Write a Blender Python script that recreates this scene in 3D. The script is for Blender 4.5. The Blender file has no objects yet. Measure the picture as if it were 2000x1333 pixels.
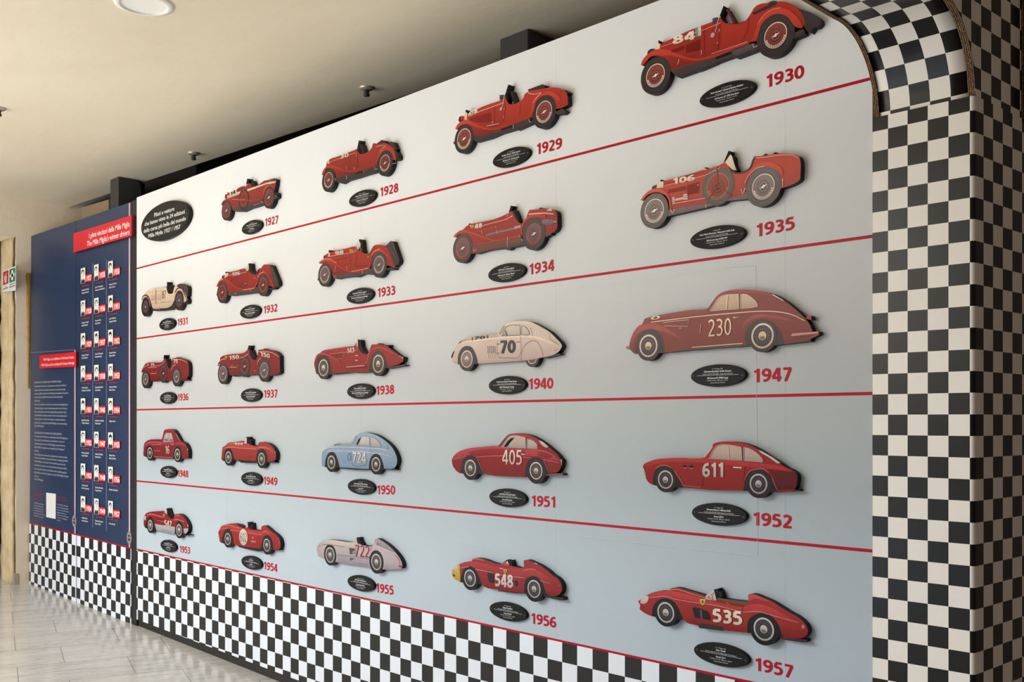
import bpy, math, random
from mathutils import Vector
random.seed(7)
C = bpy.context.scene.collection
SC = bpy.context.scene

# ------------------------------------------------------------------ camera, world, lights, exposure
FPX = 1937.0          # focal length in pixels of a 2000 px wide frame
HZ = 822.0            # row of the horizon
DW = 3.05             # distance from the lens to the display wall
TH = math.radians(45.477)   # turn of the camera away from the wall's normal
CZ = 1.63             # lens height above the floor
cam = bpy.data.cameras.new('camera')
cam.sensor_width = 36.0
cam.lens = 36.0 * FPX / 2000.0
cam.shift_y = (HZ - 666.5) / 2000.0
cam.clip_start = 0.05
co = bpy.data.objects.new('camera', cam)
co.location = (0, -DW, CZ)
co.rotation_euler = (math.pi / 2, 0, TH)
C.objects.link(co)
SC.camera = co
SC.view_settings.view_transform = 'Standard'
SC.view_settings.look = 'None'
SC.view_settings.exposure = 0.0
SC.view_settings.gamma = 1.0
SC.cycles.use_denoising = True
SC.cycles.max_bounces = 6

W = bpy.data.worlds.new('world')
SC.world = W
W.use_nodes = True
wn = W.node_tree.nodes
wn['Background'].inputs[0].default_value = (1.0, 0.735, 0.64, 1)
wn['Background'].inputs[1].default_value = 0.087

def area(name, loc, target, sx, sy, power, col):
    l = bpy.data.lights.new(name, 'AREA')
    l.shape = 'RECTANGLE'; l.size = sx; l.size_y = sy; l.energy = power; l.color = col
    o = bpy.data.objects.new(name, l)
    o.location = loc
    d = Vector(target) - Vector(loc)
    o.rotation_euler = d.to_track_quat('-Z', 'Y').to_euler()
    C.objects.link(o)
    return o
# daylight through the open side of the portico: the sunlit street opposite, the sky above it and the sunlit paving
area('street_daylight', (-7.2, -5.9, 3.05), (-6.4, 0.0, 1.7), 6.9, 2.5, 226, (1.0, 0.905, 0.73))
area('sky_daylight', (-8.2, -6.6, 5.6), (-5.5, 0.0, 0.2), 6.0, 3.0, 1200, (0.592, 0.775, 1.0))
area('paving_bounce', (-7.2, -5.6, 0.25), (-7.2, -5.59, 5.0), 6.4, 3.6, 384, (0.73, 0.858, 1.0))

# ------------------------------------------------------------------ helpers
def P(x, y, off=0.0):
    """point where the sight line of photo pixel x, y meets the plane off metres before the display wall"""
    a = (x - 1000.0) / FPX
    s = (DW - off) / (math.cos(TH) + a * math.sin(TH))
    return Vector((s * (-math.sin(TH) + a * math.cos(TH)), -off, CZ + s * (HZ - y) / FPX))
def depth(x, off=0.0):
    a = (x - 1000.0) / FPX
    return (DW - off) / (math.cos(TH) + a * math.sin(TH))
def PZ(x, y, z):
    a = (x - 1000.0) / FPX
    s = (z - CZ) * FPX / (HZ - y)
    return Vector((s * (-math.sin(TH) + a * math.cos(TH)), -DW + s * (math.cos(TH) + a * math.sin(TH)), z))
def PX(x, y, X):
    a = (x - 1000.0) / FPX
    s = X / (-math.sin(TH) + a * math.cos(TH))
    return Vector((X, -DW + s * (math.cos(TH) + a * math.sin(TH)), CZ + s * (HZ - y) / FPX))
def floor_z(X):
    return -0.0237 * X

def lin(c):
    c = c / 255.0
    return c / 12.92 if c <= 0.04045 else ((c + 0.055) / 1.055) ** 2.4
MATS = {}
def mat(rgb, rough=0.42, var=0.05, scale=9.0, spec=0.35, coat=0.0, metal=0.0, bump=0.0, mul=1.0):
    key = (tuple(rgb), rough, var, scale, spec, coat, metal, bump, mul)
    if key in MATS: return MATS[key]
    m = bpy.data.materials.new('paint_%d_%d_%d' % tuple(int(v) for v in rgb))
    m.use_nodes = True
    n = m.node_tree.nodes; l = m.node_tree.links
    b = n['Principled BSDF']
    b.inputs['Roughness'].default_value = rough
    b.inputs['Specular IOR Level'].default_value = spec
    b.inputs['Metallic'].default_value = metal
    if coat:
        b.inputs['Coat Weight'].default_value = coat
        b.inputs['Coat Roughness'].default_value = 0.2
    col = [min(1.0, lin(v) * mul) for v in rgb]
    tc = n.new('ShaderNodeTexCoord')
    no = n.new('ShaderNodeTexNoise'); no.inputs['Scale'].default_value = scale; no.inputs['Detail'].default_value = 4
    l.new(tc.outputs['Object'], no.inputs['Vector'])
    r = n.new('ShaderNodeValToRGB')
    r.color_ramp.elements[0].position = 0.3; r.color_ramp.elements[1].position = 0.7
    r.color_ramp.elements[0].color = [v * (1 - var) for v in col] + [1]
    r.color_ramp.elements[1].color = [min(1, v * (1 + var)) for v in col] + [1]
    l.new(no.outputs['Fac'], r.inputs['Fac'])
    l.new(r.outputs['Color'], b.inputs['Base Color'])
    if bump:
        bp = n.new('ShaderNodeBump'); bp.inputs['Strength'].default_value = bump; bp.inputs['Distance'].default_value = 0.01
        l.new(no.outputs['Fac'], bp.inputs['Height']); l.new(bp.outputs['Normal'], b.inputs['Normal'])
    MATS[key] = m
    return m

def tag(o, label=None, cat=None, group=None, kind=None):
    if label: o['label'] = label
    if cat: o['category'] = cat
    if group: o['group'] = group
    if kind: o['kind'] = kind
    return o
def empty(name, loc, label=None, cat=None, group=None):
    o = bpy.data.objects.new(name, None)
    o.location = loc; o.empty_display_size = 0.05
    C.objects.link(o)
    return tag(o, label, cat, group)
def origin(p):
    v = Vector((0, 0, 0))
    while p is not None:
        v = v + p.location; p = p.parent
    return v
def mesh(name, verts, faces, mats, parent=None, fm=None, smooth=False):
    """one mesh object; verts in world space"""
    me = bpy.data.meshes.new(name)
    o0 = origin(parent)
    me.from_pydata([tuple(Vector(v) - o0) for v in verts], [], faces)
    if not isinstance(mats, (list, tuple)): mats = [mats]
    for m in mats: me.materials.append(m)
    if fm:
        me.polygons.foreach_set('material_index', fm)
    if smooth:
        me.polygons.foreach_set('use_smooth', [True] * len(me.polygons))
    me.update()
    o = bpy.data.objects.new(name, me)
    C.objects.link(o)
    o.parent = parent
    return o
def box_vf(x0, x1, y0, y1, z0, z1, base=0):
    v = [(x0, y0, z0), (x1, y0, z0), (x1, y1, z0), (x0, y1, z0), (x0, y0, z1), (x1, y0, z1), (x1, y1, z1), (x0, y1, z1)]
    f = [(0, 3, 2, 1), (4, 5, 6, 7), (0, 1, 5, 4), (1, 2, 6, 5), (2, 3, 7, 6), (3, 0, 4, 7)]
    return v, [tuple(i + base for i in q) for q in f]
def box(name, x0, x1, y0, y1, z0, z1, m, parent=None, bevel=0.0):
    v, f = box_vf(x0, x1, y0, y1, z0, z1)
    o = mesh(name, v, f, m, parent)
    if bevel:
        b = o.modifiers.new('bevel', 'BEVEL'); b.width = bevel; b.segments = 2
    return o
def area2(pts):
    return sum(pts[i][0] * pts[(i + 1) % len(pts)][1] - pts[(i + 1) % len(pts)][0] * pts[i][1] for i in range(len(pts))) / 2

def spline(pts, closed=True, n=4, ang=48):
    """Catmull-Rom through the points that keeps sharp corners sharp"""
    N = len(pts)
    def g(i): return Vector(pts[i % N]) if closed else Vector(pts[max(0, min(N - 1, i))])
    sharp = []
    for i in range(N):
        a = g(i) - g(i - 1); b = g(i + 1) - g(i)
        if a.length < 1e-6 or b.length < 1e-6: sharp.append(True); continue
        sharp.append(abs(math.degrees(a.angle_signed(b))) > ang)
    out = []
    for i in range(N if closed else N - 1):
        p1, p2 = g(i), g(i + 1)
        L = (p2 - p1).length
        def tang(j):
            if sharp[j % N]: return (p2 - p1)
            a = g(j + 1) - g(j); b = g(j) - g(j - 1)
            t = a / max(a.length, 1e-6) + b / max(b.length, 1e-6)
            return t / max(t.length, 1e-6) * L
        t1, t2 = tang(i), tang(i + 1)
        for k in range(n):
            u = k / n
            out.append((2*u**3 - 3*u**2 + 1) * p1 + (u**3 - 2*u**2 + u) * t1 + (-2*u**3 + 3*u**2) * p2 + (u**3 - u**2) * t2)
    if not closed: out.append(g(N - 1))
    return out

def prism(name, w, y_front, y_back, front, side, parent, bevel=True):
    """cut-out board: outline w = [(X, Z)] in the wall plane, printed front, black sides"""
    if area2(w) > 0: w = w[::-1]
    n = len(w)
    v = [(a, y_front, b) for a, b in w] + [(a, y_back, b) for a, b in w]
    f = [tuple(range(n - 1, -1, -1)), tuple(range(n, 2 * n))]
    fm = [0, 1]
    for i in range(n):
        j = (i + 1) % n
        f.append((i, j, n + j, n + i)); fm.append(1)
    return mesh(name, v, f, [front, side], parent, fm)
def flat(name, polys, y, mats, parent, fm=None):
    v = []; f = []
    for w in polys:
        if area2(w) > 0: w = w[::-1]
        b = len(v); v += [(a, y, c) for a, c in w]
        f.append(tuple(range(b + len(w) - 1, b - 1, -1)))
    return mesh(name, v, f, mats, parent, fm)
def ribbon(pts, w):
    """quads along a polyline of (X, Z)"""
    out = []
    P2 = [Vector(p) for p in pts]
    L = []; R = []
    for i, p in enumerate(P2):
        d = P2[min(i + 1, len(P2) - 1)] - P2[max(i - 1, 0)]
        if d.length < 1e-9: d = Vector((1, 0))
        n = Vector((-d.y, d.x)).normalized() * w / 2
        L.append(p + n); R.append(p - n)
    for i in range(len(P2) - 1):
        out.append([tuple(L[i]), tuple(L[i + 1]), tuple(R[i + 1]), tuple(R[i])])
    return out
def circle(cx, cz, r, n=40, sx=1.0):
    return [(cx + r * sx * math.cos(2 * math.pi * k / n), cz + r * math.sin(2 * math.pi * k / n)) for k in range(n)]
def annulus(cx, cz, r0, r1, n=40):
    a = circle(cx, cz, r0, n); b = circle(cx, cz, r1, n)
    return [[a[i], a[(i + 1) % n], b[(i + 1) % n], b[i]] for i in range(n)]

# ---- lettering: every glyph is turned into mesh data once, then laid out
GL = {}
def curve_mesh(s, bold):
    cu = bpy.data.curves.new('t', 'FONT'); cu.body = s; cu.size = 1.0; cu.resolution_u = 3; cu.offset = bold
    ob = bpy.data.objects.new('t', cu); C.objects.link(ob)
    dg = bpy.context.evaluated_depsgraph_get(); dg.update()
    me = bpy.data.meshes.new_from_object(ob.evaluated_get(dg))
    v = [(q.co.x, q.co.y) for q in me.vertices]; f = [tuple(p.vertices) for p in me.polygons]
    bpy.data.objects.remove(ob); bpy.data.curves.remove(cu); bpy.data.meshes.remove(me)
    return v, f
def glyph(ch, bold):
    k = (ch, bold)
    if k not in GL:
        if ('HH', 0) not in GL:
            v, _ = curve_mesh('HH', 0); GL[('HH', 0)] = (max(a for a, b in v), max(b for a, b in v))
        v, f = curve_mesh(ch, bold) if ch.strip() else ([], [])
        h, _ = curve_mesh('H' + ch + 'H', 0)
        GL[k] = (v, f, max(a for a, b in h) - GL[('HH', 0)][0])
    return GL[k]
def layout(s, bold=0.0, track=0.0):
    """verts, faces with x running 0..1 over the line and y in cap heights; also the width in cap heights"""
    V = []; F = []; x = 0.0
    for ch in s:
        v, f, adv = glyph(ch, bold)
        b = len(V)
        V += [(a + x, c) for a, c in v]; F += [tuple(i + b for i in q) for q in f]
        x += adv + track
    cap = GL[('HH', 0)][1]
    x0 = min((a for a, c in V), default=0); x1 = max((a for a, c in V), default=1)
    return [((a - x0) / (x1 - x0), c / cap) for a, c in V], F, (x1 - x0) / cap
class Text:
    """collects lines of lettering that are printed on one surface at depth y"""
    def __init__(self): self.v = []; self.f = []
    def line(self, s, PL, PR, h, y, bold=0.0, slant=0.0, pen=None):
        V, F, _ = layout_digits(s, pen) if pen else layout(s, bold)
        U = Vector((PR[0] - PL[0], PR[1] - PL[1])); 
        b = len(self.v)
        for q in V:
            a, c = q[0], q[1]
            self.v.append((PL[0] + U.x * a + slant * h * c, y - (q[2] if len(q) > 2 else 0), PL[1] + U.y * a + h * c))
        self.f += [tuple(i + b for i in q) for q in F]
    def build(self, name, m, parent): return mesh(name, self.v, self.f, m, parent)

# ---- bold humanist numerals drawn as broad pen strokes: (polylines, advance) in cap heights
def _el(cx, cy, rx, ry, n=28): return [(cx + rx * math.cos(2 * math.pi * k / n), cy + ry * math.sin(2 * math.pi * k / n)) for k in range(n + 1)]
def _sp(*p): return [tuple(q) for q in spline(list(p), False, 5, 75)]
def digit(ch, w):
    h = w / 2; t = 1 - h
    nine = [_el(.29, .69, .205, t - .69), _sp((.495, .69), (.485, .45), (.40, .22), (.25, h + .02), (.10, h))]
    D = {'0': [_el(.29, .5, .205, .5 - h)],
         '1': [[(.33, 0), (.33, 1)], [(.36, t - .03), (.09, .77)]],
         '2': [_sp((.07, .83), (.16, t - .03), (.28, t), (.43, t - .08), (.455, .70), (.38, .50), (.24, .30), (.09, h)), [(.05, h), (.53, h)]],
         '3': [_sp((.08, t - .04), (.26, t), (.42, t - .07), (.44, .70), (.35, .57), (.19, .53)), _sp((.19, .53), (.38, .50), (.475, .32), (.41, h + .06), (.25, h), (.06, h + .04))],
         '4': [[(.41, 0), (.41, 1)], [(.37, .97), (.06, .33)], [(.03, .27), (.57, .27)]],
         '5': [[(.13, t), (.49, t)], [(.15, t), (.115, .53)], _sp((.11, .565), (.29, .585), (.44, .49), (.475, .32), (.40, h + .06), (.24, h), (.05, h + .03))],
         '6': None, '7': [[(.05, t), (.53, t)], [(.48, t), (.19, 0)]],
         '8': [_el(.29, .735, .165, t - .735), _el(.29, .29, .205, .29 - h)], '9': nine}
    if ch == '6': return [[(.58 - a, 1 - b) for a, b in q] for q in nine]
    return D[ch]
def layout_digits(s, w, gap=0.045):
    V = []; F = []; x = 0.0
    for ch in s:
        for k, q in enumerate(digit(ch, w)):
            for i, r in enumerate(ribbon(q, w)):
                b = len(V); dy = 0.00012 * k + 0.00003 * (i % 4)
                V += [(a + x, c, dy) for a, c in r]; F.append((b, b + 1, b + 2, b + 3))
        x += (0.50 if ch == '1' else 0.58) + gap
    x0 = min(q[0] for q in V); x1 = max(q[0] for q in V)
    return [((q[0] - x0) / (x1 - x0), q[1], q[2]) for q in V], F, x1 - x0

def clip(poly, a, b):
    """part of a polygon on the left of the line a -> b"""
    out = []
    def side(p): return (b[0] - a[0]) * (p[1] - a[1]) - (b[1] - a[1]) * (p[0] - a[0])
    for i in range(len(poly)):
        p, q = poly[i], poly[(i + 1) % len(poly)]
        sp, sq = side(p), side(q)
        if sp >= 0: out.append(p)
        if (sp > 0 > sq) or (sp < 0 < sq):
            t = sp / (sp - sq); out.append((p[0] + (q[0] - p[0]) * t, p[1] + (q[1] - p[1]) * t))
    return out
def checker_cells(org, u, v, ni, nj, region):
    """squares of a checkerboard clipped to a convex region (counter-clockwise); returns polygons, parity"""
    polys = []; par = []
    for i in range(*ni):
        for j in range(*nj):
            q = [(org[0] + u[0] * a + v[0] * b, org[1] + u[1] * a + v[1] * b) for a, b in ((i, j), (i + 1, j), (i + 1, j + 1), (i, j + 1))]
            if area2(q) < 0: q = q[::-1]
            for k in range(len(region)):
                q = clip(q, region[k], region[(k + 1) % len(region)])
                if len(q) < 3: break
            if len(q) >= 3 and abs(area2(q)) > 1e-7:
                polys.append(q); par.append((i + j) % 2)
    return polys, par
# ------------------------------------------------------------------ materials of the place
def nodes_mat(name):
    m = bpy.data.materials.new(name); m.use_nodes = True
    return m, m.node_tree.nodes, m.node_tree.links, m.node_tree.nodes['Principled BSDF']
def ramp(n, a, b, p0=0.3, p1=0.7):
    r = n.new('ShaderNodeValToRGB')
    r.color_ramp.elements[0].position = p0; r.color_ramp.elements[1].position = p1
    r.color_ramp.elements[0].color = [lin(v) for v in a] + [1]; r.color_ramp.elements[1].color = [lin(v) for v in b] + [1]
    return r
def plaster(name, a, b, scale=1.3, rough=0.75, bump=0.08, stretch=(1, 1, 1)):
    m, n, l, p = nodes_mat(name)
    tc = n.new('ShaderNodeTexCoord'); mp = n.new('ShaderNodeMapping'); mp.inputs['Scale'].default_value = stretch
    l.new(tc.outputs['Object'], mp.inputs['Vector'])
    n1 = n.new('ShaderNodeTexNoise'); n1.inputs['Scale'].default_value = scale; n1.inputs['Detail'].default_value = 6; n1.inputs['Roughness'].default_value = 0.62
    n2 = n.new('ShaderNodeTexNoise'); n2.inputs['Scale'].default_value = scale * 22; n2.inputs['Detail'].default_value = 3
    l.new(mp.outputs['Vector'], n1.inputs['Vector']); l.new(mp.outputs['Vector'], n2.inputs['Vector'])
    r = ramp(n, a, b)
    l.new(n1.outputs['Fac'], r.inputs['Fac']); l.new(r.outputs['Color'], p.inputs['Base Color'])
    bp = n.new('ShaderNodeBump'); bp.inputs['Strength'].default_value = bump; bp.inputs['Distance'].default_value = 0.02
    l.new(n2.outputs['Fac'], bp.inputs['Height']); l.new(bp.outputs['Normal'], p.inputs['Normal'])
    p.inputs['Roughness'].default_value = rough; p.inputs['Specular IOR Level'].default_value = 0.25
    return m
M_CEIL = plaster('ceiling_plaster', (226, 208, 176), (238, 222, 194), 0.55, 0.85, 0.05, (1, 2.2, 1))
M_WALL = plaster('wall_plaster', (236, 218, 194), (246, 232, 210), 0.9, 0.8, 0.1)
M_STONE = plaster('rough_stone', (228, 194, 142), (252, 232, 190), 9.0, 0.9, 0.7)
M_VOID = plaster('void_shade', (46, 30, 24), (60, 40, 32), 3.0, 0.8, 0.1)  # shade of the void and the dim room is put into this dark colour
M_STEEL = mat((58, 57, 56), 0.5, 0.05, 6.0, 0.4)
M_TRIM = mat((34, 33, 32), 0.5, 0.05, 6.0, 0.35)
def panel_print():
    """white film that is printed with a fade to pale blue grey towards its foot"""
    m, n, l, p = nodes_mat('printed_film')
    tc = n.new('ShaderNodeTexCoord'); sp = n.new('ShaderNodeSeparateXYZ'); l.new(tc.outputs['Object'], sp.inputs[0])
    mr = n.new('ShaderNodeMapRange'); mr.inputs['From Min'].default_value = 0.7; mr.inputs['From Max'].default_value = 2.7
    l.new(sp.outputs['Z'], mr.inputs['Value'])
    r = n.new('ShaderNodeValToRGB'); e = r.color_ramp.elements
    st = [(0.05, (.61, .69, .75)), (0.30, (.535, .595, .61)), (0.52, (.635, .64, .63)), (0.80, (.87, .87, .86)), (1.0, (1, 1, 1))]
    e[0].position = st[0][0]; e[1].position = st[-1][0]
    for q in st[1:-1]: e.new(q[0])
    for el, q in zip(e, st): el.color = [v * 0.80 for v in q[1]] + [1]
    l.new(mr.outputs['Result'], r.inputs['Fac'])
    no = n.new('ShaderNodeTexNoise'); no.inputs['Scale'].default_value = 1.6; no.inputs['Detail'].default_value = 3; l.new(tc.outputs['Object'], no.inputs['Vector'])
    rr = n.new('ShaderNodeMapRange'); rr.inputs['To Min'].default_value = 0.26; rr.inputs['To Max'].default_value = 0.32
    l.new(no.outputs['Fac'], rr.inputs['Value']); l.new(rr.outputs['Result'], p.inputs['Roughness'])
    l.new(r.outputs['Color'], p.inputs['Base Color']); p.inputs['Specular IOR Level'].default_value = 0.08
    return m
M_WHITE = panel_print()
M_LAMPWHITE = mat((236, 230, 216), 0.5, 0.02, 5.0)
M_CKW = mat((232, 235, 240), 0.3, 0.012, 3.0, 0.15)
M_CKB = mat((46, 45, 44), 0.3, 0.06, 5.0, 0.15)
M_RED = mat((178, 24, 40), 0.3, 0.03, 6.0, 0.1)
M_NAVY = mat((42, 57, 86), 0.36, 0.05, 3.0, 0.3)
M_SIGNRED = mat((206, 36, 48), 0.42, 0.03, 5.0, 0.3)
M_PAPER = mat((232, 230, 222), 0.5, 0.02, 6.0)
M_INK = mat((46, 44, 44), 0.5, 0.05, 20.0)
M_PLAQUE = mat((32, 31, 31), 0.4, 0.06, 20.0, 0.09)
M_GREYLINE = mat((120, 126, 146), 0.45, 0.03, 6.0)
M_LETTER = mat((214, 214, 212), 0.5, 0.02, 20.0)

def floor_material():
    m, n, l, p = nodes_mat('marble_tiles')
    tc = n.new('ShaderNodeTexCoord'); mp = n.new('ShaderNodeMapping')
    mp.inputs['Rotation'].default_value = (0, 0, math.radians(-73.1)); mp.inputs['Location'].default_value = (0.05, -0.17, 0)
    l.new(tc.outputs['Object'], mp.inputs['Vector'])
    br = n.new('ShaderNodeTexBrick'); br.inputs['Scale'].default_value = 1.0
    br.inputs['Brick Width'].default_value = 0.62; br.inputs['Row Height'].default_value = 0.43; br.inputs['Mortar Size'].default_value = 0.0035
    br.inputs['Mortar Smooth'].default_value = 0.3; br.inputs['Bias'].default_value = 0.0; br.offset = 0.42
    br.inputs['Color1'].default_value = (0.62, 0.62, 0.62, 1); br.inputs['Color2'].default_value = (0.72, 0.72, 0.72, 1); br.inputs['Mortar'].default_value = (0.12, 0.11, 0.1, 1)
    l.new(mp.outputs['Vector'], br.inputs['Vector'])
    m2 = n.new('ShaderNodeMapping'); m2.inputs['Scale'].default_value = (1.2, 9.0, 1.0); l.new(mp.outputs['Vector'], m2.inputs['Vector'])
    no = n.new('ShaderNodeTexNoise'); no.inputs['Scale'].default_value = 2.4; no.inputs['Detail'].default_value = 8; no.inputs['Roughness'].default_value = 0.65
    l.new(m2.outputs['Vector'], no.inputs['Vector'])
    r = ramp(n, (196, 186, 174), (230, 220, 208), 0.28, 0.72); l.new(no.outputs['Fac'], r.inputs['Fac'])
    n3 = n.new('ShaderNodeTexNoise'); n3.inputs['Scale'].default_value = 60; n3.inputs['Detail'].default_value = 4
    m3 = n.new('ShaderNodeMapping'); m3.inputs['Scale'].default_value = (0.25, 1.0, 1.0); l.new(mp.outputs['Vector'], m3.inputs['Vector']); l.new(m3.outputs['Vector'], n3.inputs['Vector'])
    r3 = ramp(n, (120, 104, 92), (255, 255, 255), 0.30, 0.42); l.new(n3.outputs['Fac'], r3.inputs['Fac'])
    mx = n.new('ShaderNodeMixRGB'); mx.blend_type = 'MULTIPLY'; mx.inputs[0].default_value = 0.45
    l.new(r.outputs['Color'], mx.inputs[1]); l.new(r3.outputs['Color'], mx.inputs[2])
    mul = n.new('ShaderNodeMixRGB'); mul.blend_type = 'MULTIPLY'; mul.inputs[0].default_value = 0.75
    gm = n.new('ShaderNodeMath'); gm.operation = 'MULTIPLY'; gm.inputs[1].default_value = 1.5
    l.new(br.outputs['Color'], mul.inputs[2]); l.new(mx.outputs['Color'], mul.inputs[1])
    bc = n.new('ShaderNodeBrightContrast'); bc.inputs['Bright'].default_value = 0.08; l.new(mul.outputs['Color'], bc.inputs['Color'])
    l.new(bc.outputs['Color'], p.inputs['Base Color'])
    rr = n.new('ShaderNodeMapRange'); rr.inputs['To Min'].default_value = 0.1; rr.inputs['To Max'].default_value = 0.24
    l.new(no.outputs['Fac'], rr.inputs['Value']); l.new(rr.outputs['Result'], p.inputs['Roughness'])
    p.inputs['Specular IOR Level'].default_value = 0.6
    bp = n.new('ShaderNodeBump'); bp.inputs['Strength'].default_value = 0.12; bp.inputs['Distance'].default_value = 0.004
    l.new(br.outputs['Color'], bp.inputs['Height']); l.new(bp.outputs['Normal'], p.inputs['Normal'])
    return m
def cardboard_material():
    m, n, l, p = nodes_mat('corrugated_edge')
    tc = n.new('ShaderNodeTexCoord')
    w = n.new('ShaderNodeTexWave'); w.wave_type = 'BANDS'; w.bands_direction = 'X'; w.inputs['Scale'].default_value = 55; w.inputs['Distortion'].default_value = 5; w.inputs['Detail'].default_value = 3; w.inputs['Detail Scale'].default_value = 4
    l.new(tc.outputs['Object'], w.inputs['Vector'])
    r = ramp(n, (52, 34, 22), (158, 120, 82), 0.35, 0.75); l.new(w.outputs['Fac'], r.inputs['Fac']); l.new(r.outputs['Color'], p.inputs['Base Color'])
    bp = n.new('ShaderNodeBump'); bp.inputs['Strength'].default_value = 0.6; bp.inputs['Distance'].default_value = 0.004
    l.new(w.outputs['Fac'], bp.inputs['Height']); l.new(bp.outputs['Normal'], p.inputs['Normal'])
    p.inputs['Roughness'].default_value = 0.9
    return m
M_CARD = cardboard_material()

# ------------------------------------------------------------------ room
XW = P(57, 1148).x - 0.004           # face of the end wall
ZC = CZ + 1.90                       # ceiling height
def fl(name, x0, x1, y0, y1):
    v = [(x, y, floor_z(x) + dz) for dz in (0, -0.2) for x, y in ((x0, y0), (x1, y0), (x1, y1), (x0, y1))]
    return v, [(0, 1, 2, 3), (7, 6, 5, 4), (0, 4, 5, 1), (1, 5, 6, 2), (2, 6, 7, 3), (3, 7, 4, 0)]
v, f = fl('floor', -12.5, 5.0, -9.0, 2.0)
tag(mesh('floor', v, f, floor_material()), kind='structure')
# ceiling: its rear edge runs a little askew behind the display wall
e = [PZ(150, 399.5, ZC), PZ(287, 353.5, ZC), PZ(700, 217, ZC)]
e1 = e[2] + (e[2] - e[1]) / (e[2].x - e[1].x) * (-3.0 - e[2].x)
edge = [(XW - 0.3, e[0].y - 0.01), (e[0].x, e[0].y), (e[1].x, e[1].y), (e[2].x, e[2].y), (e1.x, e1.y), (e1.x, 2.0), (5.0, 2.0), (5.0, -4.3), (XW - 0.3, -4.3)]
n = len(edge)
v = [(a, b, ZC) for a, b in edge] + [(a, b, ZC + 0.62) for a, b in edge]
f = [tuple(range(n)), tuple(range(2 * n - 1, n - 1, -1))] + [(i, (i + 1) % n, n + (i + 1) % n, n + i) for i in range(n)]
tag(mesh('ceiling', v, f, M_CEIL), kind='structure')
# dark void behind the rear edge of the ceiling
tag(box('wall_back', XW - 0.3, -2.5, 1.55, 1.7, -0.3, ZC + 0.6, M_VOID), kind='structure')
tag(box('roof_light_block', XW - 0.6, 5.0, -4.3, 1.7, ZC + 0.625, ZC + 0.7, M_VOID), kind='structure')  # unseen roof slab, added to keep sky light out of the void
# end wall with a doorway
yj = PX(31, 1150, XW).y
a5 = (9 - 1000) / FPX
s5 = (yj + DW) / (math.cos(TH) + a5 * math.sin(TH)); XJ = s5 * (-math.sin(TH) + a5 * math.cos(TH))
zl = PX(30, 464, XW).z
v = []; f = []
for b in ((XJ, XW, yj, 1.55, -0.2, ZC + 0.6), (XJ, XW, yj - 1.25, yj, zl, ZC + 0.1), (XJ, XW, -4.3, yj - 1.25, -0.2, ZC + 0.1)):
    q = box_vf(*b, base=len(v)); v += q[0]; f += q[1]
tag(mesh('wall_left', v, f, M_WALL), kind='structure')
# rough stone lining of the doorway
rv = []; rf = []
random.seed(3)
def rough_slab(y0, z0, z1, nx=5, nz=40):
    b = len(rv)
    for j in range(nz + 1):
        for i in range(nx + 1):
            x = XJ + (XW - 0.004 - XJ) * i / nx
            rv.append((x + (random.uniform(-.012, .006) if i == nx else 0), y0 - 0.012 + random.uniform(-.006, .006), z0 + (z1 - z0) * j / nz))
    for j in range(nz):
        for i in range(nx):
            k = b + j * (nx + 1) + i
            rf.append((k, k + 1, k + nx + 2, k + nx + 1))
rough_slab(yj, floor_z(XW) - 0.02, zl)
o = tag(mesh('door_1', rv, rf, M_STONE, smooth=True), kind='structure')
so = o.modifiers.new('solid', 'SOLIDIFY'); so.thickness = 0.02; so.offset = 1
# chipped base of the doorway lining
tag(box('baseboard_left', XJ - 0.01, XW + 0.006, yj - 0.024, yj + 0.03, floor_z(XW) - 0.02, floor_z(XW) + 0.10, plaster('chipped_base', (196, 184, 166), (222, 214, 200), 14, 0.9, 0.9), bevel=0.012), kind='structure')
# dim room beyond the doorway
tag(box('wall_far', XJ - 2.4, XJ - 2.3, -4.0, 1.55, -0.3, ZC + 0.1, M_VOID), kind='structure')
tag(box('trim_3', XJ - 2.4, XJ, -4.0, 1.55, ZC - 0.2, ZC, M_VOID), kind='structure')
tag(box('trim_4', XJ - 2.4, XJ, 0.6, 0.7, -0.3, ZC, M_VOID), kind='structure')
# plaster return behind the navy panel
pr = [P(140, 401, -0.45), P(212, 390, -0.45)]
v = []
for y_ in (0.45, 0.75): v += [(pr[0].x - 0.4, y_, pr[0].z - 0.03), (pr[1].x, y_, pr[1].z), (pr[1].x, y_, 2.2), (pr[0].x - 0.4, y_, 2.2)]
tag(mesh('trim_5', v, [(3, 2, 1, 0), (4, 5, 6, 7), (0, 1, 5, 4), (1, 2, 6, 5), (2, 3, 7, 6), (3, 0, 4, 7)], plaster('return_plaster', (184, 162, 132), (198, 176, 146), 0.9, 0.8, 0.1)), kind='structure')
# bead of old filler between the end wall and the navy panel
sv = []; sf = []
for k in range(31):
    z = CZ + 1.28 - 1.0 * k / 30
    w = 0.012 * (1 - 0.55 * k / 30) * random.uniform(0.8, 1.15)
    x0 = XW + 0.001
    y1 = 0.026 * (1 - k / 30); sv += [(x0, -0.004 - 1.8 * w, z), (x0 + 0.008, -0.003 - 1.1 * w, z), (x0 + 0.009, y1 - 0.004, z), (x0, y1, z)]
for k in range(30):
    b = 4 * k
    for i in range(4): sf.append((b + i, b + (i + 1) % 4, b + 4 + (i + 1) % 4, b + 4 + i))
sf += [(0, 1, 2, 3), (123, 122, 121, 120)]
tag(mesh('filler_bead', sv, sf, mat((178, 138, 74), 0.8, 0.12, 30), smooth=True), 'ochre bead of filler in the corner beside the navy panel', 'filler')

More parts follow.
